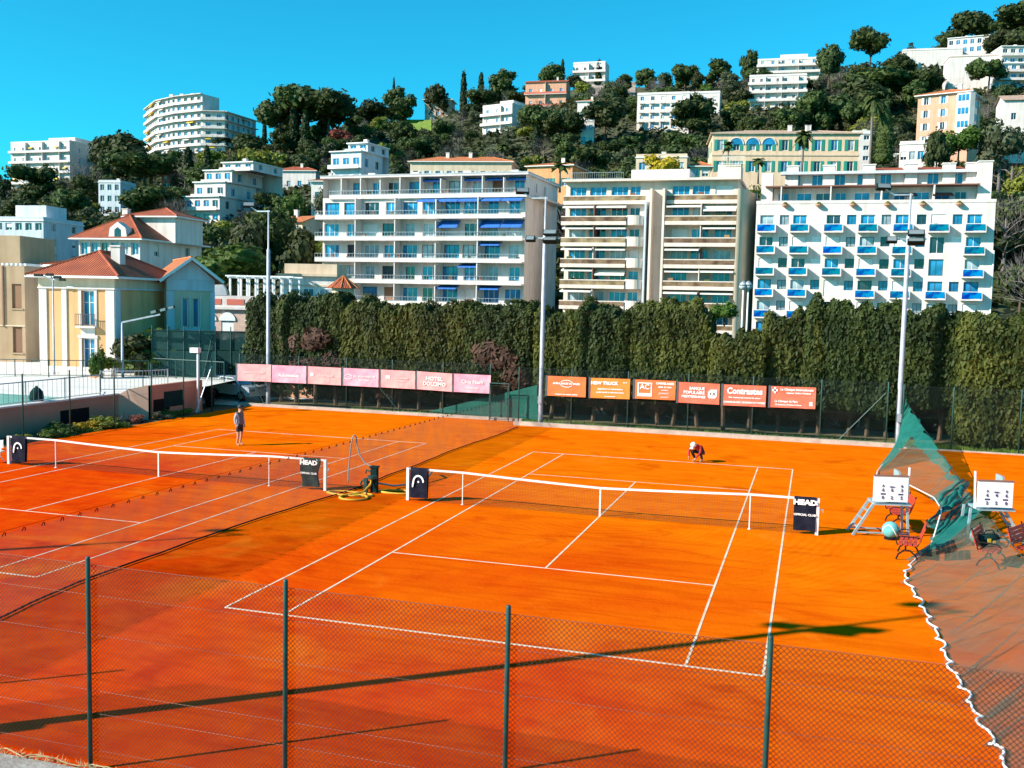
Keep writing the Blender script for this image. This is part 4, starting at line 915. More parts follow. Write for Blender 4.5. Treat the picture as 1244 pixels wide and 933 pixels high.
# ---------------------------------------------------------------- the left of the three big apartment blocks
def apt_left():
    D0 = 141.; A = at(391.6, 366.5, D0); w = 30.2; deep = 15.; fh = 2.92
    t = thing('apartment_building', 'white apartment block with six long balconies and blue awnings behind the hedge', 'building', (A[0], A[1], 0), -.03)
    BOXES.append((385, 692, 205, 372, D0-12)); z1 = A[2]; nb = 10
    fr = Face((0, 0, 0), (1, 0), (0, 1)); ri = Face((w, 0, 0), (0, 1), (-1, 0)); r = random.Random(4); a = MB(); holes = []
    bw = w/nb
    for fl in range(-2, 6):
        zf = z1+fl*fh
        for b in range(nb):
            if fl == 5 and b == 0: continue
            ww = 2.3 if r.random() < .65 else 1.5; holes.append((b*bw+(bw-ww)/2+r.uniform(-.15, .15), zf+.12, ww, 2.15, fl, b))
    wall_with_holes(a, fr, w, 0, z1+5*fh, [q for q in holes if q[4] < 5], .3)
    top = [(q[0], q[1], q[2], q[3], q[4], q[5]) for q in holes if q[4] == 5]; ft = Face((0, 1.6, 0), (1, 0), (0, 1))
    wall_with_holes(a, ft, w, z1+5*fh, z1+6*fh-.2, top, .3)
    sh = [(deep*.55, z1+fl*fh+.9, .9, 1.2, fl, 0) for fl in range(-1, 6)]+[(deep*.3, z1+5*fh+.9, .6, 1.2, 5, 1)]
    wall_with_holes(a, ri, deep, 0, z1+6*fh-.2, sh, .25)
    a.quad((0, 0, 0), (0, deep, 0), (0, deep, z1+6*fh-.2), (0, 0, z1+6*fh-.2)).quad((0, deep, 0), (w, deep, 0), (w, deep, z1+6*fh-.2), (0, deep, z1+6*fh-.2))
    a.build('wall', M['white_wall'], t)
    for q in holes:
        fc = ft if q[4] == 5 else fr; k = r.random()
        window(t, fc, *q[:4], t=.3, gm='glass' if k > .45 else ('glass_pale' if k > .25 else 'glass_dark'), fm='frame_white' if r.random() < .8 else 'frame_dark')
        if k < .14: boxpart('roller_shutter', t, fc, q[0]+.05, .14, q[1]+.3, q[2]-.1, .05, q[3]-.32, 'shutter_brown' if r.random() < .6 else 'shutter_white')
    for q in sh: window(t, ri, *q[:4], gm='glass_dark')
    for fl in range(-2, 6):
        zf = z1+fl*fh; x0 = -.2 if fl < 5 else 1.2; x0 = 4.8 if fl == 0 else x0; dp = 1.9 if fl < 5 else 0.4
        MB().box(x0, -dp, zf-.2, w+.3, 1.58 if fl == 5 else -.001, zf).build('balcony', M['white_wall'], t)
        MB().box(x0, -dp, zf+.001, w+.3, -dp+.09, zf+.36).build('balcony_front', M['white_wall'], t)
        railing(t, fr, x0, -dp+.05, zf+.36, w+.3-x0, .6, 'metal_grey', .45)
        for b in range(1, nb): MB().box(b*bw-.07, -dp+.12, zf+.002, b*bw+.07, (1.59 if fl == 5 else -.002), zf+(2.4 if (b % 3 == 0) else fh-.24)).build('partition', M['white_wall'], t) if b % 2 == 0 or fl == 5 else None
        for b in range(nb):
            u_ = r.random(); fc = Face((0, 1.6 if fl == 5 else 0, 0), (1, 0), (0, 1))
            if (fl >= 4 and b >= 5 and u_ < .9) or (fl == 3 and b == 9) or u_ < .12: awning(t, fc, b*bw+.1, zf+2.62, bw*.95, 1.5 if fl < 5 else 1.1, 'blue_awning', .35 if fl != 3 else .9)
            if r.random() < .55:                       # balcony plants, chairs, boxes
                o = MB(); bx = b*bw+r.uniform(.3, bw-.6)
                o.box(bx, -dp+.25, zf+.002, bx+.5, -dp+.6, zf+.35).box(bx+.05, -dp+.27, zf+.36, bx+.45, -dp+.55, zf+.36+r.uniform(.2, .6)); o.build('balcony_plant', M['leaf_dark'] if r.random() < .6 else M['shutter_brown'], t)
    MB().box(-.3, -.3, z1+6*fh-.2, w+.4, deep+.3, z1+6*fh+.05).build('roof', M['white_wall'], t)
    MB().box(-.34, -.34, z1+6*fh+.055, w+.44, deep+.34, z1+6*fh+.2).build('roof_edge', M['grey_trim'], t)
    MB().box(w+.01, 2, z1+5*fh-.1, w+1.3, deep-1, z1+5*fh+.1).build('side_balcony', M['white_wall'], t)
    for cx in (4., 11, 19, 26): MB().box(cx, 6, z1+6*fh+.2, cx+1.1, 7, z1+6*fh+1.3).build('chimney', M['white_wall'], t)
    return t
def apt_middle():
    D0 = 129.; A = at(684, 373., D0); kS = D0/138.; w = 23.4; deep = 13.5; fh = 2.86
    t = thing('apartment_building', 'cream apartment block with rounded corner balconies and a recessed shaft behind the hedge', 'building', (A[0], A[1], 0), .0)
    BOXES.append((682, 914, 200, 378, D0-12)); z1 = A[2]/kS; t.scale = (kS, kS, kS); r = random.Random(9); fr = Face((0, 0, 0), (1, 0), (0, 1)); ri = Face((w, 0, 0), (0, 1), (-1, 0)); a = MB()
    blocks = [(0., 11.3, (0.6, 3.4, 6.4, 9.0), 0), (14.2, w, (.5, 3.2, 6.2), 0)]
    holes = []
    for bi, (x0, x1, cs, _) in enumerate(blocks):
        for fl in range(-2, 6):
            for c in cs: holes.append((x0+c, z1+fl*fh+.15, 2.3 if c < 8 else 1.4, 2.1, fl, bi))
    wall_with_holes(a, fr, w, 0, z1+6*fh, holes, .3)
    sh = [(deep*.45, z1+fl*fh+1., .55, .8, fl, 0) for fl in range(0, 6)]
    wall_with_holes(a, ri, deep, 0, z1+6*fh, sh, .2)
    a.quad((0, 0, 0), (0, deep, 0), (0, deep, z1+6*fh), (0, 0, z1+6*fh)).quad((0, deep, 0), (w, deep, 0), (w, deep, z1+6*fh), (0, deep, z1+6*fh)).quad((0, 0, z1+6*fh-.02), (w, 0, z1+6*fh-.02), (w, deep, z1+6*fh-.02), (0, deep, z1+6*fh-.02)).build('wall', M['cream_white'], t)
    for q in holes:
        k = r.random(); gm = 'glass' if k < .5 else ('glass_pale' if k < .65 else 'glass_dark')
        window(t, fr, *q[:4], t=.3, gm=gm)
        if k > .78: boxpart('roller_shutter', t, fr, q[0]+.05, .12, q[1]+.5, q[2]-.1, .05, q[3]-.52, 'shutter_white')
    for q in sh: window(t, ri, *q[:4], t=.2, gm='glass_dark', fm='frame_dark')
    for fl in range(-2, 6):
        zf = z1+fl*fh
        for bi, (x0, x1, cs, _) in enumerate(blocks):
            dp = 2.0 if fl < 5 else 1.0; xe = x1-(2.4 if bi == 0 and fl < 5 else 0)
            MB().box(x0-.1, -dp, zf-.22, xe, -.002, zf).build('balcony', M['cream_white'], t)
            MB().box(x0-.1, -dp, zf+.001, xe, -dp+.1, zf+.26).build('balcony_front', M['cream_white'], t)
            MB().box(x0-.08, -dp+.03, zf+.265, xe-.02, -dp+.06, zf+.84).build('smoked_panel', M['smoked'], t)
            MB().box(x0-.1, -dp-.01, zf+.845, xe, -dp+.11, zf+.98).build('handrail', M['cream_white'], t)
            if bi == 0 and fl < 5:                     # rounded solid corner
                P = [(xe-.01, -.002)]+[(xe+1.0+1.25*math.sin(an), -1.05-1.0*math.cos(an)) for an in np.linspace(-.95, 1.57, 9)]+[(xe+2.25, -.002)]
                c = MB(); n = len(P); c.add([(x, y, zf-.22) for x, y in P]+[(x, y, zf+1.05) for x, y in P], [tuple(reversed(range(n))), tuple(range(n, 2*n))]+[(i, (i+1) % n, (i+1) % n+n, i+n) for i in range(n)])
                c.build('round_balcony', M['cream_white'], t, False)
            for (c0, c1) in ((0, .5), (.52, 1.)):
                if fl >= 5: continue
                if r.random() < .85: awning(t, fr, x0+(xe-x0)*c0, zf+2.6, (xe-x0)*(c1-c0)-.1, 1.7 if r.random() < .7 else 2.2, 'white_awning', .32 if r.random() < .75 else .85)
            if fl < 5: MB().box((x0+xe)/2-.06, -dp+.12, zf+.002, (x0+xe)/2+.06, -.003, zf+2.5).build('partition', M['brown_trim'] if r.random() < .3 else M['cream_white'], t)
            for k in range(3):
                bx = r.uniform(x0+.3, xe-1); MB().box(bx, -dp+.2, zf+.002, bx+.7, -dp+.6, zf+r.uniform(.6, 1.35)).build('balcony_plant', M[r.choice(['leaf_dark', 'shutter_brown', 'leaf_olive'])], t)
    for x in (12.0, 13.7): MB().box(x, -1.9, 0, x+.3, -.004, z1+5.6*fh).build('shaft_wall', M['cream_white'], t)
    MB().box(11.35, -2.0, 0, 11.6, -.004, z1+5*fh).build('shaft_wall', M['cool_wall'], t)  # grey-blue tone paints in the shade of the shaft
    # curved end wall facing the hill road
    a = MB(); P = [(w+.02, -2.0), (w+.6, -1.9), (w+1.3, .5), (w+2.0, 4), (w+2.2, 8), (w+1.9, 11), (w+1.2, deep)]; n = len(P); H = z1+5.55*fh
    a.add([(x, y, 0) for x, y in P]+[(x, y, H-.035*max(0, y)) for x, y in P], [(i, i+1, i+1+n, i+n) for i in range(n-1)]); a.add([(w+.02, -2., H), (w+.02, deep, H-.5), *[(x, y, H-.035*max(0, y)) for x, y in reversed(P)]], [tuple(range(n+2))])
    a.build('end_wall', M['end_sand'], t, True)
    for fl in range(0, 6): MB().box(w+1.55, 4.6, z1+fl*fh+.9, w+2.12, 5.2, z1+fl*fh+1.7).build('window', M['glass_dark'], t)
    MB().box(-.3, -1.2, z1+6*fh, w+.3, deep, z1+6*fh+.3).build('roof', M['cream_white'], t)
    MB().box(8.5, 3, z1+6*fh+.3, 16.5, 9, z1+6.7*fh).build('penthouse', M['white_wall'], t)
    for k in range(3): window(t, Face((0, 3, 0), (1, 0), (0, 1)), 13.0+k*1.1, z1+6*fh+.5, 1., 1.2, t=.04)
    MB().box(20.5, 1, z1+6*fh+.3, 23.5, 5, z1+6*fh+2.2).build('lift_housing', M['cream_white'], t)
    railing(t, fr, .2, -1.1, z1+6*fh+.3, 8, .9, 'metal_grey', .3); railing(t, fr, 21., .6, z1+6*fh+2.2, 3, 1.0, 'frame_white', .2)
def apt_right():
    D0 = 121.5; A = at(913.5, 385., D0); kS = D0/133.; w = 29.1; deep = 14.; fh = 2.83
    t = thing('apartment_building', 'white apartment block with separate blue glass balconies behind the right hedge', 'building', (A[0], A[1], 0), .0)
    BOXES.append((912, 1202, 195, 388, D0-12)); z1 = A[2]/kS; t.scale = (kS, kS, kS); r = random.Random(21); fr = Face((0, 0, 0), (1, 0), (0, 1)); ri = Face((w, 0, 0), (0, 1), (-1, 0)); le = Face((0, deep, 0), (0, -1), (1, 0)); a = MB()
    bx = [.3+k*4.23 for k in range(7)]            # balcony doors, left edges
    closed = {(4, 5), (3, 1), (3, 2), (3, 4), (2, 0), (2, 3), (1, 2), (1, 4), (0, 1), (0, 4), (0, 6), (3, 3) if 0 else (9, 9)}
    nobal = {(3, 5), (2, 5), (1, 2)}; holes = []; smalls = []
    for fl in range(-2, 5):
        for k, x in enumerate(bx):
            holes.append((x+.25, z1+fl*fh+.15, 1.75, 2.1, fl, k))
            if k < 6:
                up = (fl+k) % 2 == 0
                smalls.append((x+2.78, z1+fl*fh+(1.0 if fl == 4 or up else .95), 1.15, 1.25, fl, k))
    wall_with_holes(a, fr, w, 0, z1+5*fh+1.2, holes+smalls, .28)
    wall_with_holes(a, ri, deep, 0, z1+5*fh+1.2, [(5., z1+fl*fh+1, 1, 1.2, fl, 0) for fl in range(5)], .25)
    wall_with_holes(a, le, deep, 0, z1+5*fh+1.2, [(5., z1+fl*fh+1, 1, 1.2, fl, 0) for fl in range(5)], .25)
    a.quad((0, deep, 0), (w, deep, 0), (w, deep, z1+5*fh+1.2), (0, deep, z1+5*fh+1.2)).quad((0, 0, z1+5*fh+.4), (w, 0, z1+5*fh+.4), (w, deep, z1+5*fh+.4), (0, deep, z1+5*fh+.4)).build('wall', M['white_wall'], t)
    for fl in range(5):
        for f_, s_ in ((ri, 1), (le, 1)): window(t, f_, 5., z1+fl*fh+1, 1, 1.2, gm='glass_dark')
    for q in holes:
        c = (q[4], q[5]) in closed or r.random() < .08
        window(t, fr, *q[:4], t=.28, fm='frame_dark' if r.random() < .35 else 'frame_white', gm=r.choice(['glass', 'glass', 'glass', 'glass_pale', 'glass_dark']))
        if c: boxpart('roller_shutter', t, fr, q[0]+.03, .1, q[1]+.03, q[2]-.06, .05, q[3]-.06, 'white_paint')
        if (q[4], q[5]) in nobal: continue
        x = q[0]-.35; z = z1+q[4]*fh
        b = boxpart('balcony', t, fr, x, -1.25, z-.12, 2.45, 1.249, .17, 'white_wall')
        boxpart('glass_panel', t, fr, x+.12, -1.22, z+.1, 2.2, .05, .82, 'blue_panel')
        for xx in (x, x+2.38): boxpart('balcony_side', t, fr, xx, -1.24, z+.05, .07, 1.2, .95, 'white_wall')
        boxpart('handrail', t, fr, x+.07, -1.24, z+.94, 2.31, .08, .07, 'frame_white')
        if r.random() < .5: boxpart('balcony_chair', t, fr, x+r.uniform(.3, 1.5), -.7, z+.051, .5, .5, r.uniform(.5, 1.1), r.choice(['frame_white', 'shutter_brown', 'black', 'leaf_dark']))
    for q in smalls:
        k = r.random()
        if k < .16: boxpart('roller_shutter', t, fr, *(q[0]+.0, .02, q[1]), q[2], .05, q[3], 'white_paint'); continue
        window(t, fr, *q[:4], t=.28, fm='frame_dark', gm='glass' if k < .42 else ('glass_pale' if k < .68 else 'glass_dark'))
    z5 = z1+5*fh
    for k in range(6): 
        xx = bx[k]+3.4; MB().lathe([(.1, 0), (.45, .25), (.5, .4)], 10, (xx, -.35, z5+.35)).build('planter_bowl', M['salmon_wall'], t)
        MB().lathe([(.35, .4), (.3, .6), (.1, .75)], 7, (xx, -.35, z5+.35)).build('balcony_plant', M['leaf_olive'], t)
    MB().box(-.05, -.06, z5+.9, w+.05, .25, z5+1.3).build('parapet', M['white_wall'], t)
    ft = Face((2., 3., 0), (1, 0), (0, 1)); a = MB(); hs = [(.6+k*2.45, z5+.6, 1.9 if k % 3 else 1.4, 2.0, 0, k) for k in range(10)]
    wall_with_holes(a, ft, 25.2, z5+.4, z5+.4+fh, hs, .25); a.box(2.001, 3.4, z5+.4, 27.19, deep, z5+.38+fh).build('attic_wall', M['white_wall'], t)
    for q in hs: window(t, ft, *q[:4], gm='glass' if r.random() < .8 else 'glass_dark')
    MB().box(1., .9, z5+.4+fh, 27.3, deep, z5+.55+fh).build('roof', M['brown_trim'], t)
    for k in range(4): MB().box(3+k*6.3, .6, z5+.4, 3.15+k*6.3, 2.99, z5+.39+fh).build('partition', M['white_wall'], t)
    z6 = z5+.55+fh; f2 = Face((3.4, 4.4, 0), (1, 0), (0, 1)); a = MB(); hs = [(.6+k*2.9, z6+.3, 1.4, 1.5, 0, k) for k in range(8)]
    wall_with_holes(a, f2, 23.4, z6, z6+2.1, hs, .2); a.box(3.41, 4.7, z6, 26.79, deep, z6+2.08).build('attic_wall', M['white_wall'], t)
    for q in hs: window(t, f2, *q[:4], t=.2)
    MB().box(2.8, 3.2, z6+1.75, 27.2, 4.38, z6+2.1).build('awning_strip', M['cool_wall'], t)
    for k, x in enumerate((3.6, 8.3, 13.4, 18.6, 23.2, 26.0)): MB().box(x, 3.9, z6+.0, x+1.5, 5.2, z6+2.9).box(x-.1, 3.8, z6+2.9, x+1.6, 5.3, z6+3.05).build('chimney', M['white_wall'], t)
    for x0, x1 in ((14.6, 18.5), (19.8, 23.4), (24.6, 26)):
        g = MB().add([(x0, 3.6, z6+2.12), (x1, 3.6, z6+2.12), (x1, 9, z6+3.2), (x0, 9, z6+3.2), (x0, 9.1, z6+2.12), (x1, 9.1, z6+2.12)], [(0, 1, 2, 3), (0, 3, 4), (1, 5, 2), (3, 2, 5, 4)]); me = g.mesh('tiled_slope', M['roof_tile']); set_uv(me); put('tiled_slope', me, t)
    MB().box(.4, 2., z5+1.0, 1.9, 4, z5+5.2).build('chimney', M['white_wall'], t); MB().box(27.2, 2., z5+1.0, 28.8, 4, z5+6.2).box(27.1, 1.9, z5+6.2, 28.9, 4.1, z5+6.35).build('chimney', M['white_wall'], t)
    for x in (17.6, 21.9): MB().add([(x, 1.3, z5+2.3), (x+2.2, 1.3, z5+2.3), (x+2.4, -.2, z5+1.75), (x-.2, -.2, z5+1.75), (x, 1.3, z5+2.26), (x+2.2, 1.3, z5+2.26), (x+2.4, -.2, z5+1.7), (x-.2, -.2, z5+1.7)], [(0, 3, 2, 1), (4, 5, 6, 7), (3, 7, 6, 2), (0, 4, 7, 3), (1, 2, 6, 5)]).box(x+1, .5, z5+.4, x+1.06, .56, z5+2.1).build('parasol', M['black'], t)
    MB().tube([(w+.1, -.1, 0), (w+.1, -.1, z1+3.2*fh)], .09, 8).build('drain_pipe', M['white_paint'], t)
M['cream_white'] = mat('cream_white', (.78, .65, .57), .9, (.70, .57, .49), .5, 6., .3, .7, streak=.14)
M['end_sand'] = mat('end_sand', (.8, .6, .44), .92, (.7, .52, .37), .5, 6., .3, .7, streak=.14)
M['smoked'] = mat('smoked', (.10, .055, .03), .5, (.3, .2, .12), .9, 3., objrand=.3, spec=.2)
M['leaf_dark'] = leaf_mat('leaf_dark', (.018, .045, .012), (.04, .08, .02)); M['leaf_olive'] = leaf_mat('leaf_olive', (.09, .11, .02), (.16, .16, .03))
apt_left(); apt_middle(); apt_right()
# ---------------------------------------------------------------- pool terrace, retaining wall, railings at left
TZ = 1.3
M['pool_wall'] = mat('pool_wall', (.5, .22, .15), .92, (.4, .17, .11), .8, 6., .3, .7)
M['pool_wall_sunlit'] = mat('pool_wall_sunlit', (.66, .42, .30), .92, (.58, .36, .26), .8)  # lighter copy of the pool wall, with sunlight painted into its colour
tr = MB().add([(-90, -30, TZ), (-28.75, -30, TZ), (-28.75, 13.8, TZ), (-27.35, 14.4, TZ), (-27.35, 19.2, TZ), (-30, 31, TZ), (-60, 60, TZ), (-90, 60, TZ)], [tuple(range(8))]).build('pool_terrace', M['pale_paving'])
tag(tr, 'pale paved terrace around the pool', kind='structure')
w = thing('retaining_wall', 'brown retaining wall below the pool terrace with dark openings', 'wall', (-28, 8, 0))
def LW(x, y): return x+28, y-8
x0, y0 = LW(-28.75, 0)
MB().box(x0-.3, -26, -.2, x0, 5.8, 1.25).build('wall', M['pool_wall'], w)
MB().add([(x0, 5.8, -.2), (.65, 6.4, -.2), (.65, 6.4, 1.75), (x0+.5, 5.95, 1.55), (x0, 5.8, 1.25), (x0, 6.1, -.2), (.65, 6.7, -.2), (.65, 6.7, 1.75), (x0+.5, 6.25, 1.55), (x0, 6.1, 1.25)], [(0, 1, 2, 3, 4), (9, 8, 7, 6, 5), (4, 3, 8, 9), (3, 2, 7, 8), (1, 6, 7, 2), (0, 4, 9, 5)]).build('return_wall', M['pool_wall_sunlit'], w)
MB().box(.35, 6.41, -.2, .65, 11.2, 1.72).build('wall', M['pool_wall'], w)
MB().box(x0-.36, -26, 1.255, x0+.05, 5.75, 1.33).build('coping', M['white_wall'], w)
for (ya, yb, zt) in ((-8.5, -6.2, .75), (1.6, 3.6, .8)): MB().box(x0-.05, ya, .1, x0+.004, yb, zt).build('opening', M['black'], w)
MB().box(.6, 6.8, .3, .655, 8.2, .95).build('opening', M['black'], w); MB().box(.6, 7.7, .45, .66, 9.4, 1.3).build('opening', M['green_cloth'], w)
M['water'] = mat('water', (.0, .36, .34), .2, (.01, .46, .42), .8, 3., bump=.1, bscale=3., spec=.25)
pl = MB().quad((-40, -20, TZ+.02), (-29.2, -20, TZ+.02), (-29.2, 10.8, TZ+.02), (-40, 10.8, TZ+.02)).build('pool_water', M['water']); tag(pl, 'turquoise swimming pool water', kind='structure')
def fence_rail(label, pts, h, m='metal_green', step=.5, post=2.0, panel=None, name='railing_fence', cat='railing'):
    P = [np.array(p, float) for p in pts]; t = thing(name, label, cat, P[0]); o = P[0]
    a = MB()
    for i in range(len(P)-1):
        A, B = P[i]-o, P[i+1]-o; L = np.linalg.norm((B-A)[:2]); n = max(1, int(L/step))
        MB().tube([A+[0, 0, h], B+[0, 0, h]], .028, 6).build('top_rail', M[m], t); MB().tube([A+[0, 0, .12], B+[0, 0, .12]], .02, 6).build('bottom_rail', M[m], t)
        for k in range(n+1):
            q = A+(B-A)*k/n; a.tube([q+[0, 0, .1], q+[0, 0, h]], .012, 4)
        npst = max(1, int(round(L/post)))
        for k in range(npst+1):
            q = A+(B-A)*k/npst; MB().tube([q, q+[0, 0, h+.04]], .032, 6).build('post', M[m], t)
        if panel: MB().add([A+[0, 0, .15], B+[0, 0, .15], B+[0, 0, h-.03], A+[0, 0, h-.03], A+[.01, .02, .15], B+[.01, .02, .15], B+[.01, .02, h-.03], A+[.01, .02, h-.03]], [(0, 1, 2, 3), (7, 6, 5, 4), (3, 2, 6, 7), (0, 4, 5, 1)]).build('screen', M[panel], t)
    tag(a.build('balusters', M[m], t), kind='stuff'); return t
fence_rail('grey railing along the top of the pool wall', [(-28.9, -20, TZ), (-28.9, 12.6, TZ), (-30.2, 14.2, TZ)], 1.05, 'metal_grey', .3, 2.6)
fence_rail('curved handrail beside the pool steps', [(-30.2, 14.2, TZ), (-28.6, 15.6, TZ), (-28.2, 17.2, TZ)], 1.1, 'metal_grey', .2, 1.6)
fence_rail('green railing in front of the yellow house', [(-47, 17.8, TZ), (-39, 20.2, TZ), (-34, 23.2, TZ)], 1.05, 'metal_green', .5, 2.2)
fence_rail('green railing at the right end of the pool terrace', [(-34, 23.6, TZ), (-28.4, 23.0, TZ)], 1.2, 'metal_green', .18, 1.8)
# tall court fence posts standing along the planted strip
lf = thing('chain_link_fence', 'tall thin fence with grey posts along the left court beside the planting', 'fence', (-26.25, 0, 0))
for y in (4.6, 7.4, 10.4, 13.2, 15.9, 18.5): MB().lathe([(.035, 0), (.035, 3.0), (.02, 3.03)], 8, (0, y, 0)).build('post', M['metal_green'], lf, True)
MB().tube([(0, 18.5, 2.6), (0, 17.0, .1)], .03, 6).build('brace', M['metal_grey'], lf)
for z in (.15, 1.5, 2.95): MB().tube([(0, -12, z), (0, 18.5, z)], .004, 4).build('tension_wire', M['wire_green'], lf)
# benches / pale thing at the far left net post
t = thing('court_chair', 'pale folded chair at the left edge behind the net post', 'chair', (-23.6, .3, 0), .3)
MB().box(-.3, -.25, .4, .3, .25, .45).build('seat', M['frame_white'], t)
for sx in (-.28, .28):
    MB().bar((sx, -.25, 0), (sx, .2, .85), .035).build('leg', M['frame_white'], t); MB().bar((sx, .25, 0), (sx, -.2, .42), .035).build('leg', M['frame_white'], t)
MB().box(-.3, .17, .55, .3, .2, .85).build('backrest', M['frame_white'], t)
t = thing('covered_pump', 'dark covered bundle at the edge of the pool', 'bundle', (-29.35, 8.75, TZ))
MB().lathe([(.3, 0), (.34, .2), (.3, .45), (.18, .62), (.06, .7)], 12).build('cover', M['green_cloth'], t, True); MB().lathe([(.05, .68), (.06, .75)], 8).build('knot', M['black'], t)
# floodlight on a short white pole by the wall corner
t = thing('light_pole', 'short white floodlight pole at the corner of the brown wall', 'light pole', (-26.8, 18.0, 0))
MB().lathe([(.07, 0), (.06, 3.4)], 10).build('pole', M['white_paint'], t, True); o = MB().box(-.42, -.16, 3.35, .1, .16, 3.62).build('lamp_head', M['white_paint'], t); MB().box(-.43, -.12, 3.4, -.421, .12, 3.58).build('lens', M['lens'], o)
def street_pole(label, px, pyb, pyt, z, arms, kind, D=None, r=.07):
    A = gp(px, pyb, z) if D is None else np.array([*at(px, pyb, D)[:2], z]); D = pr(A)[2]; H = (pyb-pyt)*D/F_PX
    t = thing('street_lamp', label, 'lamp', A, RZ0); MB().lathe([(r, 0), (r, .4), (r*.6, H)], 10).build('pole', M['metal_pole'], t, True)
    for (dx, dz, ln) in arms:
        MB().tube([(0, 0, H-.05), (dx*.5, 0, H+dz*.6), (dx, 0, H+dz)], .035, 6).build('arm', M['metal_pole'], t)
        o = MB().add([(-ln/2, -.12, -.08), (ln/2, -.12, -.08), (ln/2, .12, -.08), (-ln/2, .12, -.08), (-ln/2+.05, -.1, .08), (ln/2-.05, -.1, .08), (ln/2-.05, .1, .08), (-ln/2+.05, .1, .08)], [(0, 3, 2, 1), (4, 5, 6, 7), (0, 1, 5, 4), (1, 2, 6, 5), (2, 3, 7, 6), (3, 0, 4, 7)]).build('lamp_head', M[kind], t, loc=(dx, 0, H+dz))
        MB().box(-ln/2+.06, -.09, -.095, ln/2-.06, .09, -.085).build('lens', M['lens'], o)
    return t
street_pole('grey lamp pole with a cluster of floodlights before the yellow house', 66, 455, 340, TZ, ((-.9, .25, .55), (-.2, .3, .5), (.3, .15, .5), (.6, 0, .4)), 'lamp_green')
street_pole('curved-arm street lamp before the yellow house window', 103, 452, 352, TZ, ((-.85, .12, .5),), 'frame_white', r=.05)
t = street_pole('grey square pole with a long raised arm of floodlights beside the ivy', 149, 458, 392, TZ, (), 'lamp_green', r=.1)
MB().bar((0, 0, 3.45), (2.4, 0, 4.0), .1).build('arm', M['metal_pole'], t)
for dx, dz in ((2.0, 4.15), (2.6, 4.3), (3.1, 4.45)):
    o = MB().add([(-.2, -.1, -.1), (.2, -.1, -.1), (.22, .14, -.06), (-.22, .14, -.06), (-.2, -.1, .1), (.2, -.1, .1), (.18, .1, .08), (-.18, .1, .08)], [(0, 3, 2, 1), (4, 5, 6, 7), (0, 1, 5, 4), (1, 2, 6, 5), (2, 3, 7, 6), (3, 0, 4, 7)]).build('lamp_head', M['lamp_green'], t, loc=(dx, 0, dz), rot=(0, -.3, 0)); MB().box(-.17, -.112, -.08, .17, -.102, .08).build('lens', M['lens'], o)
# pair of globe lamps by the right apartment block
for i, (px, lab) in enumerate(((901.5, 'left of two white globe street lamps beside the right apartment block'), (907.5, 'right of two white globe street lamps beside the right apartment block'))):
    A = at(px, 388, 62); t = thing('street_lamp', lab, 'lamp', (A[0], A[1], 0), RZ0, 'globe lamps above the hedge'); H = at(px, 352, 62)[2]
    MB().lathe([(.07, 0), (.05, H)], 8).build('pole', M['white_paint'], t, True)
    o = MB().lathe([(.06, 0), (.2, .06), (.28, .2), (.24, .36), (.1, .45)], 12, (0, 0, H)).build('globe', M['cool_wall'], t, True); MB().lathe([(.3, .26), (.16, .46), (.03, .56)], 12, (0, 0, H)).build('cap', M['metal_grey'], o, True)

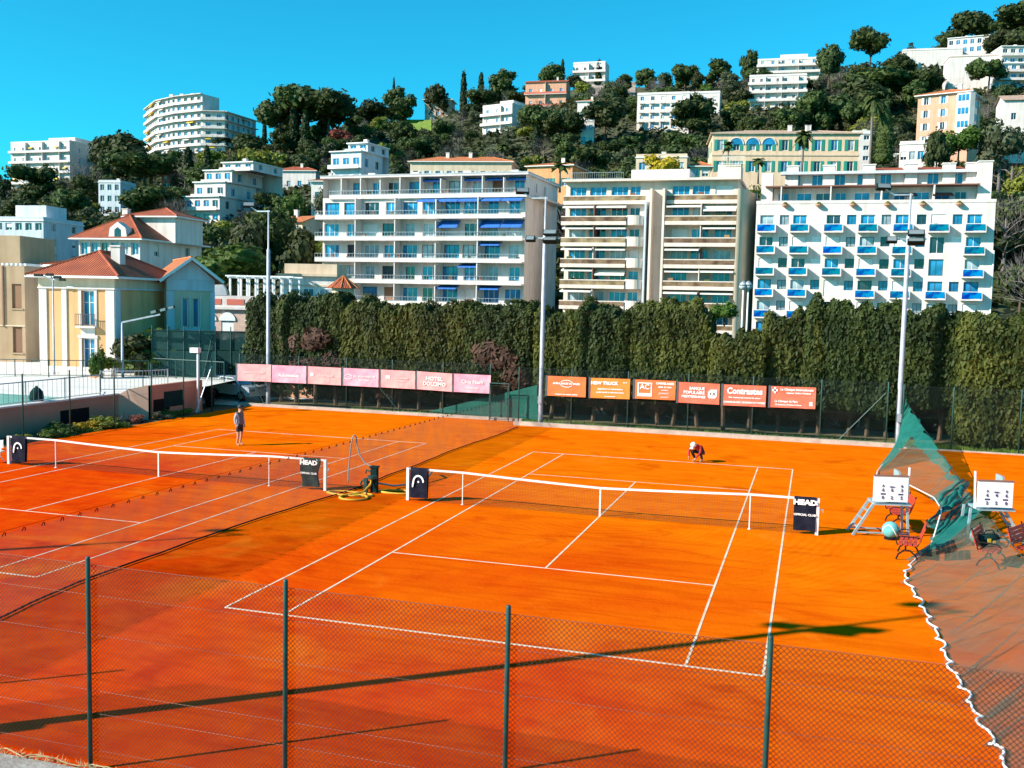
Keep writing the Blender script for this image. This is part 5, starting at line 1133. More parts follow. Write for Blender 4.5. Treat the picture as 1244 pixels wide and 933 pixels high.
# ---------------------------------------------------------------- the yellow corner house
def yellow_house():
    A = at(50, 451, 66.); Z = 1.05; ez = 7.62-Z; rz = .15; w = 5.35; deep = 8.
    t = thing('villa', 'yellow villa with white pilasters and red tiled hip roof beside the pool', 'house', (A[0], A[1], Z), rz); BOXES.append((44, 256, 275, 455, 60)); fr = Face((0, 0, 0), (1, 0), (0, 1)); ri = Face((w, 0, 0), (0, 1), (-1, 0)); a = MB()
    hs = [(3.0, .5, .9, 2.0), (3.0, 3.35, .9, 2.3)]
    wall_with_holes(a, fr, w, 0, ez, hs, .25); wall_with_holes(a, ri, deep, 0, ez, [], .25)
    a.quad((0, 0, 0), (0, deep, 0), (0, deep, ez), (0, 0, ez)).quad((0, deep, 0), (w, deep, 0), (w, deep, ez), (0, deep, ez)).build('wall', M['yellow_wall'], t)
    for q in hs: window(t, fr, *q, style='cross')
    for (x, ww) in ((0, .55), (1.6, .35), (w-.62, .62)):
        boxpart('pilaster', t, fr, x-(.03 if x == 0 else 0), -.08, .6, ww, .079, ez-1.3, 'white_wall')
    for k in range(2): boxpart('quoin', t, Face((w, 0, 0), (0, 1), (-1, 0)), .0+k*(deep-.6), -.07, .6, .6, .069, ez-1.3, 'cool_wall')  # side and gable trim use the bluish white to paint in shade
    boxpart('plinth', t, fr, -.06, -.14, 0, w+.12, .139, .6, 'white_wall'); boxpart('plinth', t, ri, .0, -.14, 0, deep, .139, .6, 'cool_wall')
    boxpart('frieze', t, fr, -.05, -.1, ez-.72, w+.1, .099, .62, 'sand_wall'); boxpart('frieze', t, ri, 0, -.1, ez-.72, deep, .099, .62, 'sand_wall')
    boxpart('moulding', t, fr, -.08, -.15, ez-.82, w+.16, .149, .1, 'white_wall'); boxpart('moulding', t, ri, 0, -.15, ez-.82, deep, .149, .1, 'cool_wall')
    for q in hs:
        boxpart('window_surround', t, fr, q[0]-.2, -.06, q[1]-.1, .19, .059, q[3]+.3, 'white_wall'); boxpart('window_surround', t, fr, q[0]+q[2]+.01, -.06, q[1]-.1, .19, .059, q[3]+.3, 'white_wall'); boxpart('lintel', t, fr, q[0]-.25, -.1, q[1]+q[3]+.02, q[2]+.5, .099, .2, 'white_wall')
    boxpart('window_panel', t, fr, 2.95, -.07, 2.5, 1.0, .069, .75, 'white_wall'); boxpart('balcony', t, fr, 2.75, -.4, 3.2, 1.4, .399, .12, 'white_wall'); railing(t, fr, 2.75, -.38, 3.32, 1.4, .8, 'frame_dark', .12)
    hip_roof(t, 0, 0, w, deep, ez+.05, 1.75, 'roof_tile', .65)
    MB().box(3.7, 2.4, ez+.7, 4.35, 3.1, ez+2.1).box(3.62, 2.32, ez+2.1, 4.43, 3.18, ez+2.2).build('chimney', M['white_wall'], t)
    # lower rear roof at the left
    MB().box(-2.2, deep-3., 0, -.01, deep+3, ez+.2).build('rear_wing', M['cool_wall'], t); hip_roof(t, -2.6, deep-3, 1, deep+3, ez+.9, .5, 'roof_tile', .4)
    # gabled wing turned towards the court
    B = np.array([w+.9, deep-2.8, 0]); an = .62; c, s = math.cos(an), math.sin(an); gw, gd_ = 3.3, 8.
    wf = Face(B, (c, s), (-s, c)); wl_ = Face(B+np.array([-s, c, 0])*gd_, (s, -c), (c, s)); wr = Face(B+np.array([c, s, 0])*gw, (-s, c), (-c, -s)); a = MB(); hs = [(1.05, 3.2, .42, 2.1), (1.8, 3.2, .42, 2.1)]
    wall_with_holes(a, wf, gw, 0, ez, hs, .22); a.add([wf.p(0, 0, ez), wf.p(gw, 0, ez), wf.p(gw/2, 0, ez+1.5)], [(0, 1, 2)]); wall_with_holes(a, wl_, gd_, 0, ez, [], .2); wall_with_holes(a, wr, gd_, 0, ez, [], .2); a.build('wing_wall', M['sand_wall'], t)
    for q in hs: window(t, wf, *q, t=.22, fm='frame_white')
    for x, ww in ((-.02, .55), (gw-.3, .32), (.9, 1.5)): boxpart('pilaster', t, wf, x, -.07, .3 if x != .9 else 2.0, ww, .069, (ez-1.1) if x != .9 else 1.15, 'cool_wall')
    boxpart('pediment_band', t, wf, 0, -.08, ez-.75, gw, .079, .75, 'cool_wall'); MB().add([wf.p(0, -.05, ez+.02), wf.p(gw, -.05, ez+.02), wf.p(gw/2, -.05, ez+1.45)], [(0, 1, 2)]).build('pediment', M['cool_wall'], t)
    for x in (.95, 1.55, 2.25): boxpart('window_surround', t, wf, x, -.09, 3.0, .1, .089, 2.5, 'white_wall')
    g = MB(); o0, z0, rs = .55, ez-.05, 1.62
    def W(x, y, z): return wf.p(x, y, z)
    for sx, flip in ((-1, 0), (1, 1)):
        e = gw/2+sx*(gw/2+o0); q = [W(e, -.6, z0-.05), W(gw/2, -.6, z0+rs), W(gw/2, gd_, z0+rs), W(e, gd_, z0-.05)]; q = q[::-1] if flip == 0 else q
        g.add(q, [(0, 1, 2, 3)])
        lo = [(p[0], p[1], p[2]-.14) for p in q]; g.add(lo, [(3, 2, 1, 0)])
    me = g.mesh('wing_roof', M['roof_orange']); set_uv(me); put('wing_roof', me, t)
    bb = MB()
    for sx in (-1, 1): bb.bar(W(gw/2+sx*(gw/2+o0), -.62, z0-.08), W(gw/2, -.62, z0+rs-.03), .05, .2)
    bb.build('barge_board', M['white_paint'], t)
    MB().tube([W(gw/2, -.6, z0+rs+.04), W(gw/2, gd_, z0+rs+.04)], .1, 6).build('ridge_tiles', M['roof_orange'], t)
yellow_house()
def tan_house():
    A = at(-60, 440, 74.); Z = 1.2; w = 5.9; h = at(0, 323, 74.)[2]-Z
    t = thing('villa', 'plain tan house with brown shutters at the left edge', 'house', (A[0], A[1], Z), .22); BOXES.append((0, 50, 285, 445, 70)); a = MB(); fr = Face((0, 0, 0), (1, 0), (0, 1)); ri = Face((w, 0, 0), (0, 1), (-1, 0))
    hs = [(2.6, .8, 1.0, 1.9), (2.6, 3.6, 1.0, 1.9), (4.9, .8, .75, 2.0), (4.9, 4.1, .75, 1.8)]
    wall_with_holes(a, fr, w, 0, h, hs, .22); wall_with_holes(a, ri, 8, 0, h, [], .2); a.quad((0, 8, h-.01), (0, 0, h-.01), (w, 0, h-.01), (w, 8, h-.01)).build('wall', M['tan_wall'], t)
    for q in hs:
        window(t, fr, *q, t=.22, gm='glass_dark', fm='frame_dark'); boxpart('shutter', t, fr, q[0]+.02, .1, q[1]+.02, q[2]-.04, .05, q[3]-.04, 'shutter_brown')
        boxpart('sill', t, fr, q[0]-.1, -.08, q[1]-.1, q[2]+.2, .079, .09, 'tan_wall')
    boxpart('drain_pipe', t, fr, 4.2, -.1, 2.7, .1, .09, h-2.7, 'brown_trim'); boxpart('string_course', t, fr, 0, -.05, 2.75, w, .049, .1, 'sand_wall')
    MB().box(0, 3, h, w-2.1, 8, h+2.4).build('upper_storey', M['tan_wall'], t)
    for k in range(6): MB().box(w-1.9+k*.35, .2, h+.02, w-1.75+k*.35, 4, h+.2).build('pergola_slat', M['white_paint'], t)
tan_house()
# portico with pergola behind the dark screens
def portico():
    D = 88.; A = at(242, 400, D); s_ = D/F_PX; w = 8.6; Z = at(242, 404, D)[2]-3; zc = at(242, 375, D)[2]-Z
    t = thing('pavilion', 'pink stone pavilion with white arches and a white roof pergola', 'building', (A[0], A[1], Z), .2); BOXES.append((240, 332, 340, 405, D-5)); a = MB(); fr = Face((0, 0, 0), (1, 0), (0, 1))
    hs = [(.3+k*1.75 if k < 2 else .3+k*1.75+.6, zc-3.4, 1.15, 3.0) for k in range(4)]
    wall_with_holes(a, fr, w, 0, zc, hs, .2); a.quad((w, 0, 0), (w, 6, 0), (w, 6, zc), (w, 0, zc)).quad((0, 0, 0), (0, 6, 0), (0, 6, zc), (0, 0, zc)).quad((0, 0, zc-.01), (w, 0, zc-.01), (w, 6, zc-.01), (0, 6, zc-.01)).build('wall', M['pink_stone'], t)
    for q in hs:
        window(t, fr, *q, t=.2, fm='frame_white', gm='glass'); c = MB(); cx, cz, rr = q[0]+q[2]/2, q[1]+q[3]-.6, .75
        P = [(cx+rr*math.cos(k), cz+rr*math.sin(k)) for k in np.linspace(0, PI, 11)]; c.prism([(x, z) for x, z in P], -.1, -.02); c.build('arch', M['white_paint'], t)
        boxpart('arch_door', t, fr, q[0]+.04, .04, q[1], q[2]-.08, .05, 2.3, 'white_paint')
    boxpart('cornice', t, fr, -.2, -.3, zc, w+.4, .6, .22, 'white_wall'); boxpart('balustrade', t, fr, -.1, -.12, zc+.22, w+.2, .2, 1.0, 'white_wall')
    for k in range(4): boxpart('red_panel', t, fr, .5+k*2.1, -.16, zc+.42, 1.6, .039, .5, 'red_wall')
    c = MB(); c.prism([(1.3+1.3*math.cos(k), zc+1.23+1.35*math.sin(k)) for k in np.linspace(0, PI, 13)], -.15, .2); c.build('round_gable', M['grey_trim'], t)
    for k in range(8): boxpart('pergola_post', t, fr, 2.75+k*.78, 0, zc+1.23, .16, .16, 1.55, 'white_paint'); boxpart('pergola_post', t, fr, 2.75+k*.78, 2.6, zc+1.23, .16, .16, 1.55, 'white_paint')
    for k in range(8): boxpart('pergola_beam', t, fr, 2.78+k*.78, -.5, zc+2.79, .12, 3.6, .12, 'white_paint')
    boxpart('pergola_beam', t, fr, 2.4, .0, zc+2.92, 6.2, .12, .12, 'white_paint'); boxpart('pergola_beam', t, fr, 2.4, 2.6, zc+2.92, 6.2, .12, .12, 'white_paint')
portico()
def garden_terrace():
    D = 104.; A = at(332, 362, D); Z = A[2]-4
    t = thing('pavilion', 'white garden terrace with columns left of the balconied block', 'building', (A[0], A[1], Z), .2); fr = Face((0, 0, 0), (1, 0), (0, 1)); BOXES.append((330, 400, 318, 362, D-3))
    MB().box(0, 2, 0, 6.2, 7, 6.4).build('wall', M['white_wall'], t); boxpart('roof', t, fr, -.2, 1.6, 6.4, 6.6, 6, .25, 'cream_wall'); boxpart('cornice', t, fr, -.1, 1.9, 5.3, 6.4, .099, .2, 'cream_wall')
    boxpart('upper_storey', t, fr, .2, 3, 6.65, 5.8, 4, 1.1, 'cream_wall')
    for k in range(3): window(t, Face((0, 2, 0), (1, 0), (0, 1)), .8+k*1.8, 3.6, 1.2, 1.5, t=.03)
    for k in range(6): boxpart('column', t, fr, .2+k*1.1, .2, 0, .2, .2, 5.4-1.2, 'white_paint')
    for k in range(12): boxpart('pergola_beam', t, fr, .1+k*.52, -.2, 4.2, .1, 2.1, .1, 'white_paint')
garden_terrace()
def pagoda():
    D = 100.; A = at(417, 372, D); t = thing('kiosk', 'small round kiosk with conical red tiled roof at the hedge top', 'kiosk', (A[0], A[1], A[2]-5), 0.); BOXES.append((398, 436, 333, 362, D-2)); z = at(417, 349, D)[2]-A[2]+5
    MB().lathe([(1.15, 0), (1.15, z)], 10).build('wall', M['sand_wall'], t); a = MB(); n = 10
    for k in range(n):
        a0, a1 = 2*PI*k/n, 2*PI*(k+1)/n; a.tri((1.65*math.cos(a0), 1.65*math.sin(a0), z-.1), (1.65*math.cos(a1), 1.65*math.sin(a1), z-.1), (0, 0, z+1.15))
    me = a.mesh('roof', M['roof_tile']); set_uv(me); o = put('roof', me, t); rb = MB()
    for k in range(n): an = 2*PI*k/n; rb.tube([(1.66*math.cos(an), 1.66*math.sin(an), z-.08), (0, 0, z+1.18)], .05, 5)
    rb.build('ridge_tiles', M['roof_orange'], o)
pagoda()
# dark green windbreak screens behind the left corner of the courts
for (pa, pb, D, z0, z1, lab) in (((185, 470), (262, 470), 63., .2, 4.3, 'dark green screened fence behind the terrace railing'), ((262, 470), (335, 470), 66., .2, 4.2, 'dark green screened fence behind the parked car')):
    A = at(*pa, D); B = at(*pb, D+.5); t = thing('screen_fence', lab, 'fence', (A[0], A[1], z0)); d = B-A; L = np.linalg.norm(d[:2]); t.rotation_euler = (0, 0, math.atan2(d[1], d[0]))
    MB().box(0, -.01, .0, L, .01, z1-z0-1.3).build('screen', M['green_dense'], t); MB().box(0, .03, z1-z0-1.25, L, .045, z1-z0).build('screen', M['green_dense'], t)
    for k in range(5): MB().tube([(L*k/4, 0, -.3), (L*k/4, 0, z1-z0+.3)], .035, 6).build('post', M['metal_green'], t)
    MB().tube([(0, 0, z1-z0), (L, 0, z1-z0)], .02, 5).build('top_rail', M['metal_green'], t); MB().tube([(L*.95, -.03, z1-z0-.2), (L*.78, -.03, .6)], .025, 5).build('brace', M['metal_green'], t)
t = thing('boundary_wall', 'low salmon boundary wall behind the parked car', 'wall', (-33, 28.2, 0)); MB().box(0, 0, 0, 9.5, .25, 1.05).build('wall', M['salmon_wall'], t); MB().box(-.05, -.05, 1.05, 9.55, .3, 1.13).build('coping', M['cream_wall'], t)
rd_ = MB().box(-36, 22.5, -.2, -21, 28.1, -.012).build('parking_lane', M['pale_paving']); tag(rd_, 'pale parking lane behind the left court', kind='structure')
t = thing('litter_bin', 'black litter bin behind the corner of the left court', 'bin', (-28.0, 20.9, 0)); MB().lathe([(.24, 0), (.3, .9)], 12).build('body', M['black'], t); MB().lathe([(.32, .9), (.28, 1.0)], 12).build('lid', M['iron'], t)
def car(x, y, rz, label):
    t = thing('parked_car', label, 'car', (x, y, 0), rz); bp_ = M['car_paint']
    prof = [(-2.1, .35), (-2.12, .75), (-1.95, .92), (-1.1, 1.0), (-.45, 1.45), (.75, 1.47), (1.55, 1.05), (2.05, .92), (2.1, .4)]
    MB().prism(prof, -.82, .82).build('body', bp_, t)
    MB().prism([(-1.0, 1.03), (-.42, 1.40), (.15, 1.42), (.15, 1.03)], -.826, .826).prism([(.22, 1.03), (.22, 1.42), (.72, 1.41), (1.35, 1.06)], -.826, .826).build('side_window', M['glass_dark'], t)
    for sx, x0, x1, z0, z1 in ((0, -1.12, -.48, 1.02, 1.44), (1, .8, 1.5, 1.45, 1.09)): MB().add([(x0, -.72, z0+.01), (x0, .72, z0+.01), (x1, .66, z1+.015), (x1, -.66, z1+.015)], [(0, 1, 2, 3)]).build('windscreen', M['glass'], t)
    for wx in (-1.3, 1.35):
        for wy in (-.8, .8):
            o = MB().lathe([(.32, -.1), (.33, 0), (.32, .1)], 18).build('wheel', M['black'], t, loc=(wx, wy, .33), rot=(PI/2, 0, 0)); MB().lathe([(.2, -.105), (.2, .105)], 12).build('rim', M['metal_grey'], o)
    for wy in (-.6, .6): MB().box(-2.14, wy-.17, .66, -2.08, wy+.17, .8).build('headlight', M['lens'], t); MB().box(2.06, wy-.17, .7, 2.1, wy+.17, .84).build('tail_light', M['red_wall'], t)
    for wy in (-.9, .9): MB().box(-.75, wy-.07, 1.0, -.58, wy+.07, 1.12).build('mirror', bp_, t)
M['car_paint'] = mat('car_paint', (.55, .62, .68), .25, coat=.6, metal=.3)
car(-28.9, 25.4, R_(160), 'pale silver car parked behind the far left court corner')
M['peach_wall'] = mat('peach_wall', (.76, .55, .38), .9, (.70, .49, .33), .5, 6., .3, .7, streak=.14)
# ---------------------------------------------------------------- buildings on the hillside
def tiers(name, label, levels, D=None, yaw=0., deep=8., wall='white_wall', back=0., found=10., gm='glass', edge='white_paint', awn=None, group=None, seed=1, step=2.6, bal=True, chim=True):
    """stepped modern house: levels (px0, px1, top, bottom) from the lowest up, each a box with its own windows, slab and parapet"""
    px0, px1, pt, pb = levels[0]; yaw += .1
    if D is None: D = on_hill((px0+px1)/2, pb)[1]
    s_ = D/F_PX; O = at(px0, pb, D); t = thing(name, label, 'building', O, RZ0-yaw, group); r = random.Random(seed)
    BOXES.append((min(l[0] for l in levels)-2, max(l[1] for l in levels)+2, min(l[2] for l in levels)-3, pb+2, D))
    for i, (a0, a1, t0, b0) in enumerate(levels):
        x0 = (a0-px0)*s_/math.cos(yaw); x1 = (a1-px0)*s_/math.cos(yaw); z0 = (pb-b0)*s_; z1 = (pb-t0)*s_; y0 = back*i; h = z1-z0
        fc = Face((x0, y0, 0), (1, 0), (0, 1)); rf = Face((x1, y0, 0), (0, 1), (-1, 0)); lf_ = Face((x0, y0+deep, 0), (0, -1), (1, 0)); w = x1-x0; nfl = max(1, int(round(h/3.0))); nb = max(1, int(round(w/step))); a = MB(); W_ = []
        for f_, L, n in ((fc, w, nb), (rf, deep, 2), (lf_, deep, 2)):
            hs = [(L*(b+.5)/n-min(1.5, L/n*.64)/2, z0+h*fl/nfl+.5, min(1.5, L/n*.64), min(1.8, h/nfl*.62)) for fl in range(nfl) for b in range(n)]
            wall_with_holes(a, f_, L, z0-(found if i == 0 else .0), z1, hs, .25); W_ += [(f_, q) for q in hs]
        a.quad((x0, y0+deep, z1-.01), (x0, y0, z1-.01), (x1, y0, z1-.01), (x1, y0+deep, z1-.01)).quad((x1, y0+deep, z0-found), (x0, y0+deep, z0-found), (x0, y0+deep, z1), (x1, y0+deep, z1)); a.build('wall', M[wall], t)
        for f_, q in W_: window(t, f_, *q, gm=gm if r.random() < .7 else 'glass_dark')
        MB().box(x0-.25, y0-.5, z1, x1+.25, y0+deep+.2, z1+.22).build('roof_slab', M[edge], t)
        if bal:
            for fl in range(nfl):
                zf = z0+h*fl/nfl; MB().box(x0-.1, y0-1.3, zf-.1, x1+.1, y0-.003, zf+.1).build('balcony', M['white_wall'], t); MB().box(x0-.1, y0-1.3, zf+.101, x1+.1, y0-1.2, zf+.75).build('balcony_front', M[wall], t)
        if awn and r.random() < .7: awning(t, fc, w*.2, z1-.4, w*.4, 1.5, awn)
    if chim: MB().box(x0+.4*(x1-x0), y0+3, z1+.22, x0+.4*(x1-x0)+.9, y0+4, z1+1.4).build('chimney', M['white_wall'], t)
    return t
def banded(label, pts, pyb, pyt_at, floors, wall='white_wall', gm='glass'):
    """long balconied building following a bent plan, given as (pixel column, distance)"""
    P = [at(px, pyb, D) for px, D in pts]; z0 = min(p[2] for p in P)-6; zt = at(pyt_at[0], pyt_at[1], pyt_at[2])[2]; fh = (zt-z0-6)/floors; O = P[0].copy(); O[2] = z0
    t = thing('apartment_building', label, 'building', O); BOXES.append((pts[0][0]-3, pts[-1][0]+3, pyt_at[1]-4, pyb+2, min(d for _, d in pts)-5)); r = random.Random(5)
    Q = [p-O for p in P]
    for i in range(len(Q)-1):
        A, B = Q[i], Q[i+1]; d = (B-A)[:2]; L = float(np.hypot(*d)); d = d/L; iw = np.array([-d[1], d[0]]); fc = Face((A[0], A[1], 0), d, iw); nb = max(1, int(L/3.2)); a = MB(); hs = [(L*(b+.5)/nb-1.0, 6+fl*fh+.3, 2.0, fh*.62) for fl in range(floors) for b in range(nb)]
        tops = floors if i < 3 else floors-2
        hs = [q for q in hs if q[1] < 6+tops*fh]; zt_ = 6+tops*fh
        wall_with_holes(a, fc, L, 0, zt_, hs, .4); a.quad(fc.p(0, 0, zt_), fc.p(L, 0, zt_), fc.p(L, 9, zt_), fc.p(0, 9, zt_)); a.quad(fc.p(L, 0, 0), fc.p(L, 9, 0), fc.p(L, 9, zt_), fc.p(L, 0, zt_)).build('wall', M[wall], t)
        for q in hs: window(t, fc, *q, t=.4, gm=gm if r.random() < .6 else 'glass_dark')
        for fl in range(tops+1):
            zf = 6+fl*fh; c = MB(); c.add([fc.p(-.3, -1.2, zf-.15), fc.p(L+.3, -1.2, zf-.15), fc.p(L+.3, .0, zf-.15), fc.p(-.3, 0, zf-.15), fc.p(-.3, -1.2, zf+.1), fc.p(L+.3, -1.2, zf+.1), fc.p(L+.3, 0, zf+.1), fc.p(-.3, 0, zf+.1)], [(0, 3, 2, 1), (4, 5, 6, 7), (0, 1, 5, 4), (1, 2, 6, 5), (3, 0, 4, 7)])
            if fl < tops and i != len(Q)-2: c.add([fc.p(-.2, -1.21, zf+.1), fc.p(L+.2, -1.21, zf+.1), fc.p(L+.2, -1.21, zf+.85), fc.p(-.2, -1.21, zf+.85), fc.p(-.2, -1.1, zf+.1), fc.p(L+.2, -1.1, zf+.1), fc.p(L+.2, -1.1, zf+.85), fc.p(-.2, -1.1, zf+.85)], [(0, 1, 2, 3), (7, 6, 5, 4), (3, 2, 6, 7)])
            c.build('balcony', M['white_wall'], t)
            if fl < tops and r.random() < .5: awning(t, fc, L*r.random()*.6, zf+fh-.3, L*.25, 1.2, r.choice(['white_awning', 'yellow_awning', 'white_awning']))
    for k in range(3): MB().box(Q[2][0]-6+k*5, Q[2][1]+4, zt-z0, Q[2][0]-4.4+k*5, Q[2][1]+5.5, zt-z0+2.).build('chimney', M['white_wall'], t)
banded('big white bent apartment building with stacked balconies on the left skyline', [(178, 428), (192, 408), (214, 399), (246, 392), (273, 392), (311, 412)], 187, (240, 115, 392), 7)
villa('apartment_building', 'pale balconied block with yellow awnings at the far left of the skyline', 14, 98, 174, 224, 4, 7, yaw=.18, deep=22, roof='flat', balcony='cont', awn='yellow_awning', awn_p=.2, penthouse=True, chimney=3, seed=2, wall='white_wall', bal_m='white_wall', parapet=.3)
tiers('terraced_villa', 'white stepped terrace house with red top roof among the trees at left', [(224, 272, 240, 272), (232, 274, 222, 240), (240, 277, 207, 222), (259, 300, 197, 207)], 228., .25, 12, 'white_wall', 1.6)
villa('villa', 'blue-white flat-roofed block at the far left behind the tan house', -30, 62, 268, 322, 3, 7, D=150, yaw=.05, deep=10, wall='cool_wall', penthouse=True, chimney=2, seed=3, fm='frame_white', gm='glass_dark')
def red_roof_villa():
    t, w, h, fh, D = villa('villa', 'white villa with wide red tiled roof and front gable behind the yellow house', 96, 178, 291, 318, 1, 6, D=112., yaw=.1, deep=13, wall='white_wall', roof='hip', rise=3.0, rm='roof_tile', seed=4, over=.8)
    BOXES.append((90, 236, 255, 318, D)); MB().box(3.0, 5, h, 9.2, 11, h+3.1).build('upper_storey', M['white_wall'], t); hip_roof(t, 3.0, 5, 9.2, 11, h+3.1, 1.2, 'roof_tile', .6)
    MB().prism([(4.2, h+.1), (6.6, h+.1), (6.4, h+1.3), (5.4, h+2.0), (4.4, h+1.3)], -.5, .6).build('front_gable', M['white_wall'], t); MB().prism([(5.0, h+.3), (5.8, h+.3), (5.8, h+1.1), (5.4, h+1.4), (5.0, h+1.1)], -.53, -.505).build('window', M['glass_dark'], t)
red_roof_villa()
villa('villa', 'narrow grey-blue house half hidden by dark trees at left', 120, 148, 222, 262, 3, 3, wall='cool_wall', deep=8, seed=5, gm='glass_dark', chimney=1)
villa('villa', 'small red house peeking out of the dark trees at left', 196, 207, 210, 232, 2, 1, wall='red_wall', deep=6, roof='gable', rm='roof_tile', seed=6, chimney=0)
villa('villa', 'small white villa with red hip roof left of the blue-white block', 331, 385, 208, 230, 1, 4, roof='hip', rise=1.5, rm='roof_tile', seed=7, wall='white_wall', deep=8, shutter=None)
villa('villa', 'low white annexe with red roof just above the balconied block', 378, 426, 221, 248, 1, 3, D=190, roof='hip', rise=1.1, rm='roof_tile', seed=8, deep=7)
villa('villa', 'little cottage with orange gable roof among trees at left', 336, 371, 270, 292, 1, 2, D=165, yaw=.3, roof='gable', rise=1.3, rm='roof_orange', seed=9, deep=7, wall='cream_wall')
tiers('apartment_building', 'blue-white stepped block above the balconied apartment block', [(402, 441, 186, 226), (418, 443, 175, 186)], 215., .3, 9, 'cool_wall', 2., seed=11)
villa('villa', 'long pale villa with orange hip roof above the balconied block', 498, 622, 197, 222, 1, 9, D=205, roof='hip', rise=1.5, rm='roof_orange', seed=12, deep=9, wall='cream_wall', shutter='shutter_white', win=(1., 1.6), chimney=2)
villa('villa', 'orange-walled house with tiled roof right of the long villa', 640, 694, 203, 232, 1, 3, D=196, yaw=.25, roof='hip', rise=1.2, rm='roof_orange', seed=13, deep=11, wall='orange_wall', shutter='shutter_green')
villa('villa', 'villa with pale pyramid roof on the middle skyline', 516, 548, 122, 142, 1, 3, roof='hip', rise=2.3, rm='roof_pale', seed=14, deep=9, wall='pink_stone', over=1.)
villa('apartment_building', 'white modern block with blue side wall below the red villa', 586, 622, 131, 165, 3, 3, yaw=.45, deep=16, balcony='cont', penthouse=True, seed=15, wall='white_wall')
villa('villa', 'red villa with balconies under the middle skyline', 638, 687, 101, 130, 2, 4, yaw=.1, deep=9, roof='gable', rise=1.6, rm='roof_tile', balcony='cont', bal_m='red_wall', wall='salmon_wall', seed=16)
villa('villa', 'flat white modern house on the crest near the middle', 696, 734, 78, 100, 2, 4, yaw=.15, deep=9, wall='white_wall', seed=17, gm='glass_dark', balcony='cont')
villa('villa', 'small white house with tiled roof between pines at middle', 701, 733, 124, 146, 1, 3, yaw=.1, deep=7, roof='hip', rise=1.1, rm='roof_orange', seed=18)
villa('villa', 'narrow white house below the pines at middle', 705, 721, 148, 176, 2, 2, deep=6, seed=19, wall='white_wall')
villa('apartment_building', 'white four-storey block with balconies on the upper slope', 773, 834, 116, 160, 4, 5, yaw=.12, deep=10, balcony='each', bal_m='white_wall', seed=20, chimney=2)
villa('apartment_building', 'white block with blue windows adjoining the four-storey block', 836, 872, 114, 140, 2, 3, yaw=.12, deep=10, seed=21, chimney=1)
villa('apartment_building', 'white long-windowed block on the right skyline', 909, 974, 94, 134, 4, 7, yaw=.12, deep=10, seed=22, wall='white_wall', gm='glass_dark', balcony='cont', win=(.9, 1.4))
villa('apartment_building', 'upper white terrace block with flat roof on the right skyline', 920, 990, 74, 90, 2, 6, D=372, yaw=.12, deep=10, seed=23, wall='white_wall', penthouse=True, balcony='cont')
def yellow_palace():
    t, w, h, fh, D = villa('villa', 'long yellow villa with green shutters and arched upper windows above the blue-balcony block', 864, 1036, 163, 214, 2, 9, D=178, yaw=.0, deep=12, roof='hip', rise=1.4, rm='roof_pale', seed=24, wall='peach_wall', shutter='shutter_green', win=(1.1, 1.9), chimney=3, over=.4, edge='cream_wall')
    fr = Face((0, 0, 0), (1, 0), (0, 1)); boxpart('string_course', t, fr, -.05, -.12, fh-.1, w+.1, .119, .25, 'cream_wall')
    for k in range(3):
        cx = w*(1.5+k*1.0+.0)/9; c = MB(); c.prism([(cx+1.15*math.cos(q), fh+1.9+1.1*math.sin(q)) for q in np.linspace(0, PI, 11)], -.08, -.075); c.build('arch_pane', M['glass'], t); c = MB(); P = [(cx+1.25*math.cos(q), -.1, fh+1.9+1.2*math.sin(q)) for q in np.linspace(0, PI, 13)]; c.tube(P, .09, 5).build('arch', M['white_wall'], t)
yellow_palace()
def corner_tower():
    t, w, h, fh, D = villa('villa', 'salmon corner house with white glazed bay under a red hip roof at upper right', 1112, 1160, 118, 180, 4, 3, D=212, yaw=.5, deep=11, roof='hip', rise=1.8, rm='roof_orange', seed=25, wall='salmon_wall', shutter='shutter_white', win=(.9, 1.5), over=.7)
    BOXES.append((1110, 1196, 105, 182, D)); fr = Face((0, 0, 0), (1, 0), (0, 1)); a = MB(); P = [(w-2.6, -.01), (w-2.2, -1.1), (w+.3, -1.1), (w+1.1, -.3), (w+1.1, 1.8), (w+.01, 2.2)]; n = len(P); z0, z1 = fh*.6, h-.3
    a.add([(x, y, z0) for x, y in P]+[(x, y, z1) for x, y in P], [(i, i+1, i+1+n, i+n) for i in range(n-1)]+[tuple(range(n, 2*n)), tuple(reversed(range(n)))]); a.build('bay', M['white_wall'], t)
    for fl in range(1, 4):
        for k in range(3): boxpart('bay_window', t, fr, w-2.05+k*.75, -1.14, fl*fh+.8, .6, .035, 1.3, 'glass')
        for k in range(2): boxpart('bay_window', t, Face((w+1.1, -.2, 0), (0, 1), (-1, 0)), .15+k*.95, -.035, fl*fh+.8, .75, .034, 1.3, 'glass')
corner_tower()
villa('villa', 'low white veranda beside the salmon corner house', 1092, 1136, 176, 200, 1, 5, D=190, yaw=.3, deep=6, seed=26, win=(1.2, 1.6), chimney=0)
villa('villa', 'white narrow house behind the clipped cone tree', 1034, 1056, 163, 200, 3, 2, D=196, deep=8, seed=27, gm='glass_dark')
villa('villa', 'long low white house with curved wall on the right crest', 1096, 1162, 62, 84, 1, 3, yaw=.1, deep=8, seed=28, chimney=0, skip=((0, 0), (0, 1)), wall='white_wall')
tiers('terraced_villa', 'white boxy house with square windows on the right crest', [(1150, 1192, 48, 76)], None, .35, 9, 'white_wall', seed=29, bal=False)
villa('villa', 'big plain white house with tall garage wall under the right crest', 1151, 1226, 70, 112, 2, 4, yaw=.1, deep=10, seed=30, skip=((0, 1), (0, 2), (1, 0), (1, 1), (1, 2)), chimney=1, edge='pink_stone')
